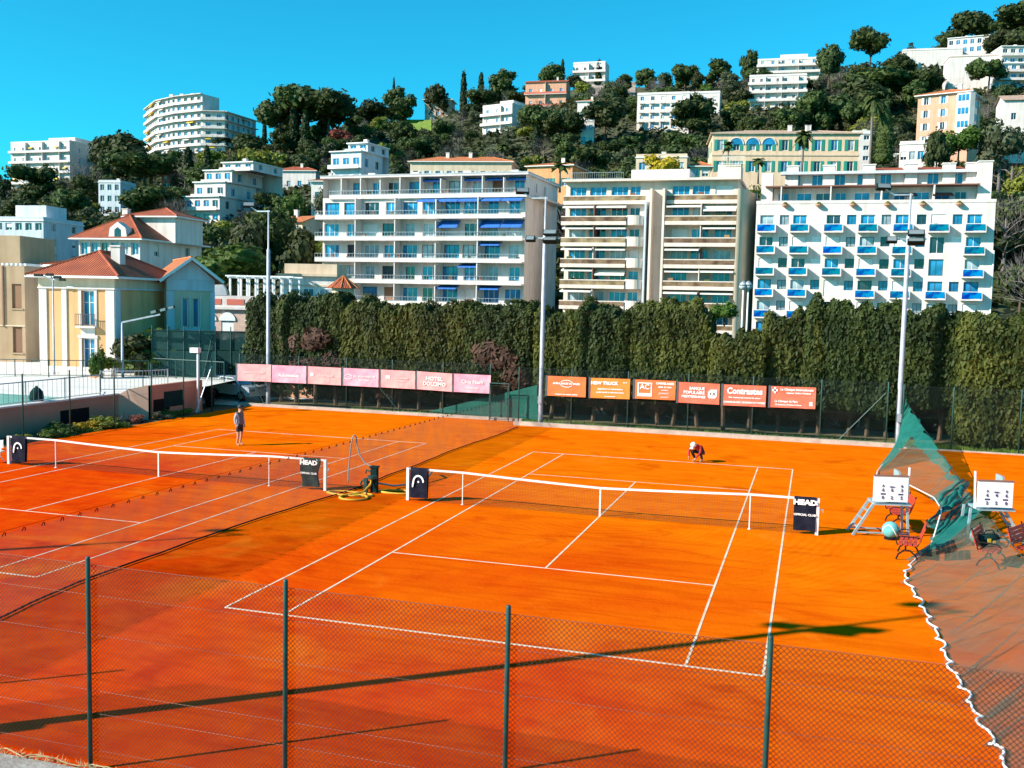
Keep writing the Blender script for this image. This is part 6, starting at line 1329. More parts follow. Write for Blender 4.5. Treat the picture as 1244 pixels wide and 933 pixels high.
tiers('terraced_villa', 'white terraced house with curved balconies at the upper right edge', [(1206, 1262, 78, 108), (1216, 1262, 56, 78)], None, .0, 9, 'white_wall', 2., seed=31)
villa('villa', 'white gabled house with blue window at the right edge', 1219, 1262, 122, 150, 1, 2, D=225, yaw=.1, deep=8, roof='gable', rise=1.8, rm='roof_pale', seed=32)
villa('villa', 'cream low house behind the middle apartment block', 772, 832, 192, 214, 1, 4, D=172, yaw=.1, deep=7, seed=33, wall='cream_wall', chimney=1)
villa('villa', 'small cottage with orange roof left of the yellow villa', 838, 862, 203, 220, 1, 2, D=172, roof='hip', rise=1.0, rm='roof_orange', seed=34, deep=6, wall='sand_wall', chimney=0)
villa('villa', 'white villa just under the white four-storey block', 792, 820, 142, 164, 1, 2, D=300, deep=7, seed=35, chimney=0)
# white garden walls on the slope
for (a0, b0, a1, b1, hh, D, lab) in ((1050, 196, 1140, 200, 1.2, None, 'white garden wall below the salmon corner house'), (1196, 190, 1262, 190, 1.4, None, 'white road wall at the right edge of the slope')):
    A = on_hill(a0, b0)[0]; B = on_hill(a1, b1)[0]; d = B-A; t = thing('garden_wall', lab, 'wall', (A[0], A[1], A[2]-3), math.atan2(d[1], d[0])); L = float(np.hypot(d[0], d[1])); MB().box(0, 0, 0, L, .4, 3+hh).build('wall', M['white_wall'] if 'white' in lab else M['pink_stone'], t); MB().box(-.1, -.08, 3+hh, L+.1, .48, 3+hh+.12).build('coping', M['white_paint'], t)
# ---------------------------------------------------------------- foliage kit
def leaf_quads(P, Nn, size, r, stretch=1., updir=0.):
    n = len(P); Nn = Nn/(np.linalg.norm(Nn, axis=1)[:, None]+1e-9)
    rv = r.normal(size=(n, 3)); rv[:, 2] += updir*3
    t = np.cross(Nn, rv); t /= np.linalg.norm(t, axis=1)[:, None]+1e-9; b = np.cross(Nn, t)
    s = (size*r.uniform(.55, 1.35, n))[:, None]; w = s*.5; h = s*.5*stretch
    V = np.stack([P-t*w-b*h*.9, P+t*w*.55-b*h, P+t*w+b*h*.8, P-t*w*.6+b*h], 1).reshape(-1, 3)
    F_ = np.arange(n*4).reshape(n, 4); return V, F_
ICO = None
def ico():
    global ICO
    if ICO is None:
        import bmesh
        bm = bmesh.new(); bmesh.ops.create_icosphere(bm, subdivisions=2, radius=1); ICO = (np.array([v.co[:] for v in bm.verts]), [tuple(v.index for v in f.verts) for f in bm.faces]); bm.free()
    return ICO
def crown_mesh(name, lobes, n, size, m, seed, jit=.75, core=.74, stretch=1., updir=0., shell=(.70, 1.08)):
    """lobes: (cx,cy,cz,rx,ry,rz); leaf-clump faces spread through the outer shell of every lobe around a ragged core"""
    r = np.random.default_rng(seed); Lb = np.array(lobes, float); A = Lb[:, 3]*Lb[:, 4]+Lb[:, 4]*Lb[:, 5]+Lb[:, 3]*Lb[:, 5]; k = r.choice(len(Lb), n, p=A/A.sum())
    d = r.normal(size=(n, 3)); d /= np.linalg.norm(d, axis=1)[:, None]; rad = r.uniform(*shell, n)
    lump = 1+.10*np.sin(d[:, 0]*7+k)*np.sin(d[:, 1]*6+k*2)+.08*np.sin(d[:, 2]*9+k*1.7)
    P = Lb[k, :3]+Lb[k, 3:]*d*(rad*lump)[:, None]
    keep = np.ones(n, bool)
    for i in range(len(Lb)):
        q = (P-Lb[i, :3])/Lb[i, 3:]; keep &= ~(((q**2).sum(1) < .45) & (k != i))
    P, dd, kk = P[keep], d[keep], k[keep]
    Nn = dd/Lb[kk, 3:]*Lb[kk, 3:].min(1)[:, None]+r.normal(size=dd.shape)*jit*.5
    V, F_ = leaf_quads(P, Nn, size, r, stretch, updir); vs = V.tolist(); fs = F_.tolist(); iv, ifc = ico()
    for i in range(len(Lb)):
        o = len(vs); w = 1+.12*np.sin(iv[:, 0]*5+i)*np.sin(iv[:, 1]*6+i*2); vs += (Lb[i, :3]+iv*w[:, None]*Lb[i, 3:]*core).tolist(); fs += [tuple(q+o for q in f) for f in ifc]
    me = bpy.data.meshes.new(name); me.from_pydata(vs, [], fs); me.materials.append(M[m]); me.update(); return me
M['pine'] = leaf_mat('pine', (.026, .050, .014), (.085, .110, .026)); M['oak'] = leaf_mat('oak', (.022, .038, .012), (.075, .090, .026), objrand=.45); M['olive'] = leaf_mat('olive', (.06, .075, .042), (.13, .15, .075))
M['bush'] = leaf_mat('bush', (.035, .075, .012), (.10, .15, .02)); M['cypress'] = leaf_mat('cypress', (.016, .034, .012), (.04, .064, .018)); M['hedge'] = leaf_mat('hedge', (.030, .044, .009), (.098, .108, .019), .5, .16)
M['hedge_green'] = leaf_mat('hedge_green', (.019, .036, .009), (.060, .083, .017), .5, .16); M['brush_brown'] = leaf_mat('brush_brown', (.06, .034, .022), (.14, .075, .05), 1., .15); M['bare'] = leaf_mat('bare', (.09, .075, .075), (.18, .155, .15), 1.5, .2)
M['rust_leaf'] = leaf_mat('rust_leaf', (.20, .05, .04), (.32, .10, .07), 1.2, .1); M['mimosa'] = leaf_mat('mimosa', (.25, .18, .01), (.5, .36, .02), 1.2, .1); M['palm'] = leaf_mat('palm', (.035, .06, .015), (.10, .13, .03), 2., .15); M['yellow_green'] = leaf_mat('yellow_green', (.12, .15, .02), (.26, .26, .04), 1.2, .15)
M['cone_leaf'] = leaf_mat('cone_leaf', (.045, .068, .016), (.085, .115, .026), 1., 0.)
def limbs(h, r0, n, seed, spread, z0=.45, top=.85, lean=0.):
    a = MB(); r = random.Random(seed); tp = (lean*h, 0, h*top); mid = (lean*h*.35, 0, h*.45); a.tube([(0, 0, -1.5), (0, 0, .05*h), mid, tp], [r0*1.25, r0, r0*.75, r0*.35], 7)
    for i in range(n):
        an = 2*PI*i/n+r.uniform(-.4, .4); f = r.uniform(z0, .75); b = np.array([lean*h*f, 0, h*f]); e = b+np.array([math.cos(an)*spread*h, math.sin(an)*spread*h, h*r.uniform(.12, .3)]); a.tube([b, (b+e)/2+[0, 0, .04*h], e], [r0*.45, r0*.33, r0*.15], 5)
    return a
PROTO = {}
def rlobes(seed, n, R, z, zr, rr, flat=.7):
    r = random.Random(seed); L = []
    for i in range(n):
        an = 2*PI*i/n*1.0+r.uniform(-.5, .5); q = R*math.sqrt(r.uniform(.08, 1)); s = rr*r.uniform(.7, 1.2); L.append((q*math.cos(an), q*math.sin(an), z+r.uniform(-zr, zr), s, s*r.uniform(.85, 1.1), s*flat*r.uniform(.85, 1.15)))
    return L
def protos():                               # every prototype stands 10 m tall
    def add(k, crown, trunk, tm='bark'): PROTO.setdefault(k, []).append((crown, trunk.mesh('trunk', M[tm], True)))
    for s in range(4): add('umbrella', crown_mesh('crown', rlobes(s+10, 11, 3.3, 6.9, 1.3, 2.1, .75), 1900, .58, 'pine', s), limbs(8.5, .26, 6, s, .28, .6, .9, (.0, .06, -.05, .1)[s]))
    for s in range(5): add('round', crown_mesh('crown', rlobes(s+30, 10, 2.8, 5.6, 2.0, 2.1, .9)+[(0, 0, 7.6, 2.0, 2.0, 1.9)], 1700, .60, 'oak', s+5), limbs(7, .28, 5, s+9, .25))
    for s in range(3): add('pine', crown_mesh('crown', rlobes(s+50, 12, 2.5, 5.8, 2.8, 1.7, .8)+[(0, 0, 8.4, 1.5, 1.5, 1.5)], 1700, .55, 'pine', s+15), limbs(8.5, .27, 7, s+19, .25))
    for s in range(3): add('cypress', crown_mesh('crown', [(0, 0, 1.6+k*1.15, 1.15*(1-((k-1.2)/7.6)**2), 1.15*(1-((k-1.2)/7.6)**2), 1.25) for k in range(7)]+[(0, 0, 9.2, .42, .42, .9)], 1100, .5, 'cypress', s+25, stretch=1.5, updir=1.), limbs(5, .2, 0, s, .1))
    for s in range(3): add('olive', crown_mesh('crown', rlobes(s+70, 9, 3.0, 6.0, 1.9, 2.0, .85), 1500, .5, 'olive', s+35, core=.6), limbs(7, .3, 6, s+29, .28), 'bark_grey')
    for s in range(3): add('bush', crown_mesh('crown', rlobes(s+80, 7, 3.2, 4.8, 1.8, 2.9, .95), 1300, .7, 'bush', s+45), limbs(4, .25, 4, s+39, .25))
    for s in range(2): add('yellow', crown_mesh('crown', rlobes(s+90, 8, 3.2, 6.2, 1.5, 2.0, .85), 1300, .6, 'yellow_green', s+55), limbs(7, .28, 6, s+49, .28))
    add('rust', crown_mesh('crown', rlobes(97, 9, 3.0, 6.0, 1.7, 2.0, .85), 1400, .55, 'rust_leaf', 65, core=.55), limbs(7, .25, 6, 59, .28)); add('mimosa', crown_mesh('crown', rlobes(99, 9, 3.4, 5.4, 1.7, 2.2, .8), 1500, .55, 'mimosa', 66), limbs(7, .25, 6, 60, .28))
    for s in range(3):                       # leafless, twiggy crowns
        r = random.Random(s+200); a = limbs(8, .24, 9, s+69, .34, .25, .9); tw = MB()
        for i in range(420):
            th = r.uniform(0, 2*PI); q = 3.6*math.sqrt(r.random()); z = r.uniform(3.2, 9.3); q *= math.sqrt(max(.05, 1-((z-6)/4.2)**2)); p = np.array([q*math.cos(th), q*math.sin(th), z]); d = nrm(p-np.array([0, 0, 3.0]))+np.array([r.gauss(0, .35), r.gauss(0, .35), r.gauss(.2, .3)]); e = p+d*r.uniform(.7, 1.6); w = np.cross(d, [r.random(), r.random(), r.random()]); w = nrm(w)*.035
            tw.add([p-w, p+w, e], [(0, 1, 2)])
        PROTO.setdefault('bare', []).append((tw.mesh('crown', M['bare']), a.mesh('trunk', M['bark_grey'], True)))
    for s in range(2):                       # palms, fronds arching from the top of a ringed trunk
        r = random.Random(s+300); a = MB(); a.tube([(0, 0, -1), (.05, 0, 3), (.1, 0, 7.6)], [.32, .27, .24], 8); f = MB()
        for i in range(30):
            an = 2*PI*i/30*2.4+r.uniform(-.2, .2); el = r.uniform(-.5, 1.2); L = r.uniform(2.2, 2.9); c, si = math.cos(an), math.sin(an); P = []
            for q in range(6):
                u_ = q/5; rr = L*u_*math.cos(el*(1-u_*.3)); zz = 7.7+L*u_*math.sin(el)-1.5*u_*u_; P.append(np.array([.1+rr*c, rr*si, zz]))
            sd = np.array([-si, c, 0])
            for q in range(5):
                w0, w1 = (.12+.5*math.sin(PI*(q/5*.9+.05))), (.12+.5*math.sin(PI*((q+1)/5*.9+.05))); dn = np.array([0, 0, -.18])
                for sg in (-1, 1): f.add([P[q], P[q+1], P[q+1]+sd*sg*w1+dn, P[q]+sd*sg*w0+dn], [(0, 1, 2, 3)])
        PROTO.setdefault('palm', []).append((f.mesh('crown', M['palm']), a.mesh('trunk', M['bark_grey'], True)))
    for k in (0,): PROTO['cone'] = [(crown_mesh('crown', [(0, 0, 1.2+i*.95, 1.75-.07*i-.0009*i**3, 1.75-.07*i-.0009*i**3, 1.2) for i in range(10)], 4200, .2, 'cone_leaf', 90, shell=(.97, 1.02), core=.97), limbs(4, .2, 0, 3, .1).mesh('trunk', M['bark']))]
protos()
NAMES = dict(umbrella='umbrella_pine', round='evergreen_oak', pine='pine_tree', cypress='cypress_tree', olive='olive_tree', bush='leafy_shrub', yellow='pale_tree', rust='copper_tree', mimosa='mimosa_tree', bare='bare_tree', palm='palm_tree', cone='clipped_cone_tree')
def tree(kind, loc, h, label, group=None, var=None, wide=1., rz=None, r=random):
    pr_ = PROTO[kind]; c, tk = pr_[(var if var is not None else r.randrange(len(pr_))) % len(pr_)]; s = h/10.
    t = thing(NAMES[kind], label, 'tree' if kind != 'bush' else 'shrub', loc, r.uniform(0, 6.28) if rz is None else rz, group); t.scale = (s*wide, s*wide, s)
    put('trunk', tk, t); put('crown', c, t); return t
def tree_px(kind, px, pyb, pyt, label, group=None, D=None, **kw):
    if D is None: P, D = on_hill(px, pyb)
    else: P = at(px, pyb, D)
    h = (pyb-pyt)*D/F_PX; gz = float(hill(P[0], P[1]))
    if D > 140 and P[2] > gz+.3 and kind not in ('palm', 'cone'):
        d = min(P[2]-gz, .6*h); kw['wide'] = kw.get('wide', 1.)*h/(h+d); P = P-np.array([0, 0, d]); h += d
    return tree(kind, P, h, label, group, **kw)
# trees that can be told apart
SPEC = [
 ('umbrella', 368, 178, 100, 'largest dark umbrella pine crowning the left ridge', 1.25), ('umbrella', 398, 180, 106, 'right-hand umbrella pine of the pair on the left ridge', 1.), ('umbrella', 340, 178, 118, 'dark pine left of the big umbrella pine on the ridge', 1.),
 ('cypress', 357, 182, 130, 'dark cypress just below the big umbrella pine', 1.), ('cypress', 371, 184, 136, 'second slim cypress below the big umbrella pine', .9), ('cypress', 563, 122, 88, 'slim cypress on the skyline left of the middle', 1.), ('cypress', 584, 122, 89, 'second slim cypress on the skyline left of the middle', 1.),
 ('cypress', 478, 132, 96, 'thin dark spire tree above the left ridge', .5), ('pine', 484, 150, 105, 'bushy dark pine beside the thin spire on the ridge', 1.1), ('round', 448, 158, 120, 'rounded dark tree in the dip of the left ridge', 1.2), ('round', 530, 128, 99, 'round dark tree above the pyramid-roofed villa', 1.1), ('pine', 610, 128, 84, 'blue-green conifer left of the red villa', 1.),
 ('umbrella', 669, 100, 76, 'flat dark pine behind the red villa', 1.3), ('cypress', 683, 96, 73, 'slim cypress right of the red villa', 1.), ('cypress', 727, 100, 74, 'dark cypress in front of the crest house', 1.5), ('round', 784, 106, 82, 'rounded pine on the crest right of the bare slope', 1.1), ('round', 806, 112, 88, 'dark round tree on the crest beside the rounded pine', .8), ('umbrella', 832, 106, 76, 'tall dark umbrella pine on the crest above the white block', 1.), ('round', 846, 110, 85, 'dark tree right of the tall crest pine', .8), ('pine', 872, 106, 72, 'broad dark pine on the crest left of the white terrace block', 1.2), ('pine', 910, 90, 60, 'pointed conifer above the white terrace block', .9),
 ('round', 1006, 108, 54, 'tall rounded dark tree right of the white terrace block', .75), ('umbrella', 1056, 84, 32, 'leaning umbrella pine standing alone against the sky', .95), ('palm', 1106, 62, 50, 'tiny palm on the crest beside the long white house', 1.), ('umbrella', 1180, 52, 11, 'wide umbrella pine on the right crest', 1.45), ('umbrella', 1236, 62, 2, 'umbrella pine cut by the right edge of the crest', 1.2),
 ('umbrella', 1200, 112, 68, 'umbrella pine in front of the plain white house at upper right', 1.1), ('umbrella', 1066, 136, 84, 'broad pine below the leaning pine on the right slope', 1.5), ('round', 1040, 150, 92, 'dense dark tree on the slope left of the palm', 1.3), ('umbrella', 1112, 124, 84, 'flat-topped pine left of the plain white house', 1.3), ('round', 1020, 160, 112, 'round green tree above the yellow villa', 1.1), ('pine', 985, 166, 110, 'dark leafy pine above the yellow villa roof', 1.),
 ('palm', 1057, 196, 98, 'tall slim palm left of the clipped cone tree', .55), ('cone', 1073, 196, 129, 'tall clipped green cone tree above the blue-balcony block', 1.), ('palm', 974, 208, 152, 'palm in front of the yellow villa', .8), ('palm', 884, 200, 168, 'small palm at the left corner of the yellow villa', .9), ('palm', 921, 216, 188, 'short palm at the foot of the yellow villa', 1.2),
 ('umbrella', 655, 172, 126, 'umbrella pine with two bare stems above the orange house', 1.2), ('umbrella', 683, 178, 134, 'second umbrella pine above the orange house', 1.2), ('pine', 848, 158, 116, 'tall green pine in front of the white blocks', 1.), ('pine', 840, 172, 122, 'dense pine below the white four-storey block', 1.3), ('round', 734, 172, 118, 'dark tree below the narrow white house', 1.2), ('palm', 680, 226, 192, 'fat palm in front of the orange house', 1.3), ('palm', 650, 178, 154, 'yellowish palm below the twin pines', 1.2), ('palm', 611, 196, 172, 'palm at the right end of the long villa', 1.2), ('palm', 808, 192, 170, 'pale palm above the cream house', 1.2),
 ('mimosa', 805, 206, 182, 'yellow flowering mimosa above the middle apartment block', 1.9), ('rust', 416, 182, 155, 'copper-leaved tree above the blue-white stepped block', 1.3), ('yellow', 316, 222, 178, 'pale yellow-green round tree right of the big bent building', 1.2), ('bare', 212, 284, 244, 'leafless grey tree right of the red-roofed villa', 1.4), ('bare', 660, 196, 168, 'leafless grey tree left of the orange house', 1.5), ('palm', 245, 302, 266, 'palm behind the red-roofed villa', 1.3), ('palm', 285, 300, 270, 'second palm behind the big green shrub', 1.3),
 ('round', 150, 208, 157, 'dense dark pine left of the big bent building', 1.3), ('round', 130, 212, 162, 'dark tree beside the far-left balconied block', 1.1), ('umbrella', 176, 236, 184, 'bushy dark pine below the big bent building', 1.5), ('umbrella', 182, 276, 222, 'olive-green rounded tree above the red-roofed villa', 1.4), ('cypress', 229, 222, 180, 'dark cypress below the right wing of the bent building', 1.2), ('cypress', 252, 224, 178, 'slim cypress touching the right wing of the bent building', .9), ('round', 300, 190, 160, 'dark tree at the right end of the bent building', 1.3), ('pine', 40, 262, 202, 'feathery dark tree below the far-left block', 1.2), ('bare', 100, 240, 200, 'greyish bare tree left of the narrow grey-blue house', 1.5), ('yellow', 48, 262, 230, 'autumn-yellow tree left of the red-roofed villa', .9), ('bare', 70, 292, 258, 'brownish bare tree beside the blue-white left block', 1.3),
 ('bare', 1226, 262, 178, 'tall leafless tree at the right edge', 1.2), ('bare', 1218, 330, 240, 'grey twiggy tree beside the blue-balcony block', 1.2), ('rust', 1215, 230, 198, 'pinkish blossoming tree above the right edge', 1.2), ('bush', 1165, 172, 146, 'bright green shrub below the salmon corner house', 1.6), ('round', 1138, 192, 152, 'dark tree in front of the salmon corner house', .9), ('olive', 1215, 190, 142, 'silvery olive tree at the right edge of the slope', 1.3),
 ('round', 1216, 72, 34, 'round dark tree on the crest between the two right pines', 1.2), ('pine', 1150, 72, 40, 'bushy pine at the left end of the boxy crest house', 1.2), ('round', 1246, 78, 30, 'dark tree at the very edge of the right crest', 1.2), ('round', 1094, 92, 64, 'dark shrubby tree left of the long low crest house', 1.4), ('round', 700, 108, 90, 'dark tree at the left foot of the crest house', 1.3), ('pine', 758, 112, 92, 'dark pine at the right end of the bare slope', 1.3),
]
NEAR = {'dark tree in front of the salmon': 182., 'bright green shrub below the salmon': 186., 'silvery olive': 184., 'cone': 168., 'tall slim palm': 166., 'palm in front of the yellow': 165., 'small palm at the left corner': 165., 'short palm at the foot': 150., 'fat palm': 172., 'yellow flowering mimosa': 150.}
for i, (k, px, pb, pt, lab, wd) in enumerate(SPEC):
    D_ = next((v for q, v in NEAR.items() if q in lab), None)
    tree_px(k, px, pb+4, pt, lab, wide=wd, var=i, rz=i*1.3, D=D_)
# nearer greenery left of the apartment blocks
for k, px, pb, pt, D, lab, wd in (('bush', 285, 352, 291, 105., 'big glossy green shrub right of the yellow house', 1.75), ('bush', 262, 352, 300, 104., 'glossy green shrub touching the yellow house roof', 1.3), ('round', 365, 330, 268, 150., 'dark leafy tree left of the balconied block', 1.1), ('bush', 352, 262, 228, 190., 'blue-green shrub below the small white villa', 1.2), ('palm', 338, 268, 238, 185., 'palm below the small white villa', 1.1), ('olive', 395, 264, 222, 180., 'grey-green tree at the corner of the balconied block', .8),
                                  ('yellow', 384, 310, 284, 150., 'yellow-green shrub at the left corner of the balconied block', 1.2), ('pine', 330, 330, 250, 155., 'dark tree behind the left floodlight pole', 1.), ('round', 310, 330, 262, 150., 'dark tree left of the floodlight pole', 1.1), ('bare', 300, 290, 255, 180., 'pinkish bare tree behind the big green shrub', 1.4), ('bush', 118, 462, 418, 61., 'slim green shrub before the yellow house door', .45), ('yellow', 136, 458, 432, 62., 'bright green bush at the corner of the yellow house', 1.), ('round', 1238, 388, 318, 95., 'dark shrub in the gap at the right edge', 1.), ('bare', 1252, 392, 312, 80., 'reddish leafless shrub at the right edge above the hedge', 1.3), ('bush', 880, 392, 362, 66., 'round green shrub left of the globe lamps', 1.1), ('bush', 925, 250, 212, 150., 'green shrub between the middle and right apartment blocks', .9)):
    tree_px(k, px, pb, pt, lab, D=D, wide=wd, rz=px*.7)
for i, (px, pb, pt, D, wd) in enumerate(((165, 462, 402, 64., 1.2), (188, 462, 398, 65., 1.3), (210, 462, 404, 66., 1.2), (232, 464, 408, 67., 1.1), (255, 466, 404, 70., 1.2), (285, 466, 408, 72., 1.3))):
    tree_px('bush' if i % 2 else 'round', px, pb, pt, ('first', 'second', 'third', 'fourth', 'fifth', 'last')[i]+' dark shrub from the yellow house behind the green screens', 'ivy shrubs behind the screens', D=D, wide=wd*1.1, rz=i)
# the wood that covers the slope between the houses
rw = random.Random(77); n_ = 0; tries = 0
def blocked(px, top, bot, hw, D):
    for (a0, a1, b0, b1, d) in BOXES:
        if D < d+6 and px+hw*.8 > a0 and px-hw*.8 < a1 and top+2 < b1-.2*min(45, b1-b0) and bot > b0: return True
        if abs(D-d) < 12 and a0-3 < px < a1+3 and bot > b0 and bot < b1+10: return True
    return False
kinds = ['round']*6+['pine']*4+['olive']*3+['bare']*4+['cypress']*2+['umbrella']*3+['bush']*3+['yellow']*2
LABW = dict(round='dark evergreen oak in the wood covering the hillside', pine='dark pine in the wood covering the hillside', olive='grey-green olive in the wood covering the hillside', bare='greyish leafless tree in the wood covering the hillside', cypress='dark cypress in the wood covering the hillside', umbrella='small umbrella pine in the wood covering the hillside', bush='bright green shrub in the wood covering the hillside', yellow='yellow-green tree in the wood covering the hillside')
CNT = {}; FILL = []
while n_ < 860 and tries < 14000:
    tries += 1; D = rw.uniform(150, 436); px = rw.uniform(-60, 1300); S = (px-622)/F_PX*D; x = CAM[0]+D*FH[0]+S*RH[0]; y = CAM[1]+D*FH[1]+S*RH[1]; z = float(hill(x, y)); q = pr((x, y, z)); k = rw.choice(kinds)
    h = rw.uniform(4.8, 9.8)*(1.15 if k in ('pine', 'cypress', 'umbrella') else .9); h *= .55 if k == 'bush' else 1; hp = h*F_PX/D; bx, by = q[0], q[1]
    if by > 345 or 470 < bx < 545 and 128 < by < 172 and rw.random() < .85: continue
    if 690 < bx < 785 and 84 < by < 124: continue
    if CNT.get(k, 0) >= 290: continue
    sky_top = np.interp(bx, [0, 130, 180, 300, 330, 420, 470, 520, 620, 700, 780, 900, 1000, 1100, 1244], [205, 165, 185, 140, 115, 128, 120, 108, 100, 92, 92, 80, 70, 56, 30])
    if by-hp < sky_top: continue
    wd = rw.uniform(.95, 1.4) if k != 'cypress' else rw.uniform(.8, 1.1)
    if blocked(bx, by-hp, by, h*.34*wd*F_PX/D, D): continue
    FILL.append((tree(k, (x, y, z), h, LABW[k], k+' trees of the hillside wood', wide=wd, r=rw), k, bx, by-hp/2)); n_ += 1; CNT[k] = CNT.get(k, 0)+1
# say which one: by the nearest landmark, the side of it, and the order outwards from it
MARKS = [(56, 200, 'the far-left balconied block'), (245, 150, 'the bent white building'), (262, 235, 'the stepped terrace house'), (134, 242, 'the narrow grey-blue house'), (160, 285, 'the red-roofed villa'), (30, 295, 'the blue-white left block'), (201, 221, 'the small red house'), (358, 216, 'the small hip-roofed villa'), (425, 200, 'the blue-white stepped block'), (560, 205, 'the long orange-roofed villa'), (667, 215, 'the orange-walled house'), (532, 128, 'the pyramid-roofed villa'), (605, 148, 'the block below the red villa'), (662, 115, 'the red villa'), (715, 88, 'the crest house'), (717, 135, 'the tile-roofed house between pines'), (713, 162, 'the narrow white house'), (803, 138, 'the four-storey white block'), (855, 128, 'the blue-windowed white block'), (942, 114, 'the long-windowed skyline block'), (955, 82, 'the upper terrace block'), (950, 185, 'the long yellow villa'), (1140, 145, 'the salmon corner house'), (1128, 72, 'the long low crest house'), (1190, 90, 'the plain white garage-wall house'), (1235, 85, 'the curved-balcony house'), (1240, 135, 'the white gabled house'), (800, 200, 'the cream low house'), (353, 280, 'the orange gable cottage'), (503, 158, 'the green lawn'), (368, 140, 'the biggest umbrella pine'), (1056, 60, 'the leaning pine'), (1073, 160, 'the clipped cone tree'), (1170, 35, 'the right-crest boxy house'), (545, 285, 'the blue-awning apartment block'), (1205, 290, 'the blue-balcony apartment block')]
KD = dict(round='dark oak', pine='dark pine', olive='olive tree', bare='bare grey tree', cypress='cypress', umbrella='umbrella pine', bush='green shrub', yellow='yellow-green tree'); ORD = ['nearest', 'second nearest', 'third nearest', 'fourth nearest', 'fifth nearest', 'sixth nearest', 'seventh nearest', 'eighth nearest', 'ninth nearest', 'tenth nearest']; BK = {}
for (o, k, bx, by) in FILL:
    d, mx, my, nm = min((math.hypot(bx-a, (by-b)*1.3), a, b, c) for a, b, c in MARKS); sd = ('left of' if bx < mx else 'right of') if abs(bx-mx) > 1.2*abs(by-my) else ('above' if by < my else 'below')
    BK.setdefault((k, nm, sd), []).append((d, o))
for (k, nm, sd), L_ in BK.items():
    L_.sort(key=lambda q: q[0])
    for i, (d, o) in enumerate(L_): o['label'] = (KD[k]+', '+ORD[min(i, 9)]+' of its kind '+sd+' '+nm) if len(L_) > 1 else KD[k]+' standing '+sd+' '+nm
# low scrub between the trees (uncountable)
def scrub():
    r = np.random.default_rng(3); n = 52000; D = r.uniform(140, 438, n); px = r.uniform(-90, 1330, n); S = (px-622)/F_PX*D; x = CAM[0]+D*FH[0]+S*RH[0]; y = CAM[1]+D*FH[1]+S*RH[1]; z = hill(x, y)
    d = np.array([x, y, z]).T-CAM; zz = d@FW; qx = 622+F_PX*(d@RT)/zz; qy = 466.5-F_PX*(d@UP)/zz
    lawn = (qx > 478) & (qx < 530) & (qy > 138) & (qy < 172); bare = (qx > 690) & (qx < 790) & (qy > 92) & (qy < 122); keep = ~(lawn | bare)
    clump = np.sin(x*.21)*np.sin(y*.19)+.6*np.sin(x*.47+2)*np.sin(y*.41); P = np.stack([x, y, z+r.uniform(.0, 1.6, n)+np.clip(clump, 0, 1)*1.2], 1)[keep]; N_ = r.normal(size=P.shape)*.6+np.array([0, -.3, 1.]); V, F_ = leaf_quads(P, N_, 1.25, r)
    me = bpy.data.meshes.new('scrub'); me.from_pydata(V.tolist(), [], F_.tolist()); me.materials.append(M['scrub']); me.update(); tag(put('hillside_scrub', me), 'low dark scrub covering the slope between the trees', 'scrub', kind='stuff')
M['scrub'] = leaf_mat('scrub', (.018, .026, .010), (.07, .075, .022), .12, 0.); scrub()
M['lawn'] = mat('lawn', (.10, .17, .012), .9, (.18, .25, .02), .5, bump=.4)
def patch(name, pix, m, lab, lift=.5):
    P = [on_hill(px, py)[0]+np.array([0, 0, lift]) for px, py in pix]; o = MB().add(P, [tuple(range(len(P)))]).build(name, M[m]); tag(o, lab, kind='structure')
def drape(name, px0, px1, py0, py1, m, lab, lift=.25, n=12):
    a = MB(); g = [[on_hill(px0+(px1-px0)*i/n, py1+(py0-py1)*j/n)[0]+np.array([0, 0, lift]) for i in range(n+1)] for j in range(n+1)]
    for j in range(n):
        for i in range(n): a.quad(g[j][i], g[j][i+1], g[j+1][i+1], g[j+1][i])
    tag(a.build(name, M[m], None, True), lab, kind='structure')
drape('lawn', 482, 524, 146, 170, 'lawn', 'sunlit green lawn on the slope above the long villa')
M['dry_earth'] = mat('dry_earth', (.42, .32, .26), .95, (.3, .22, .18), .08, 6., bump=.5); drape('bare_slope', 700, 772, 100, 117, 'dry_earth', 'bare pale earth slope under the crest')

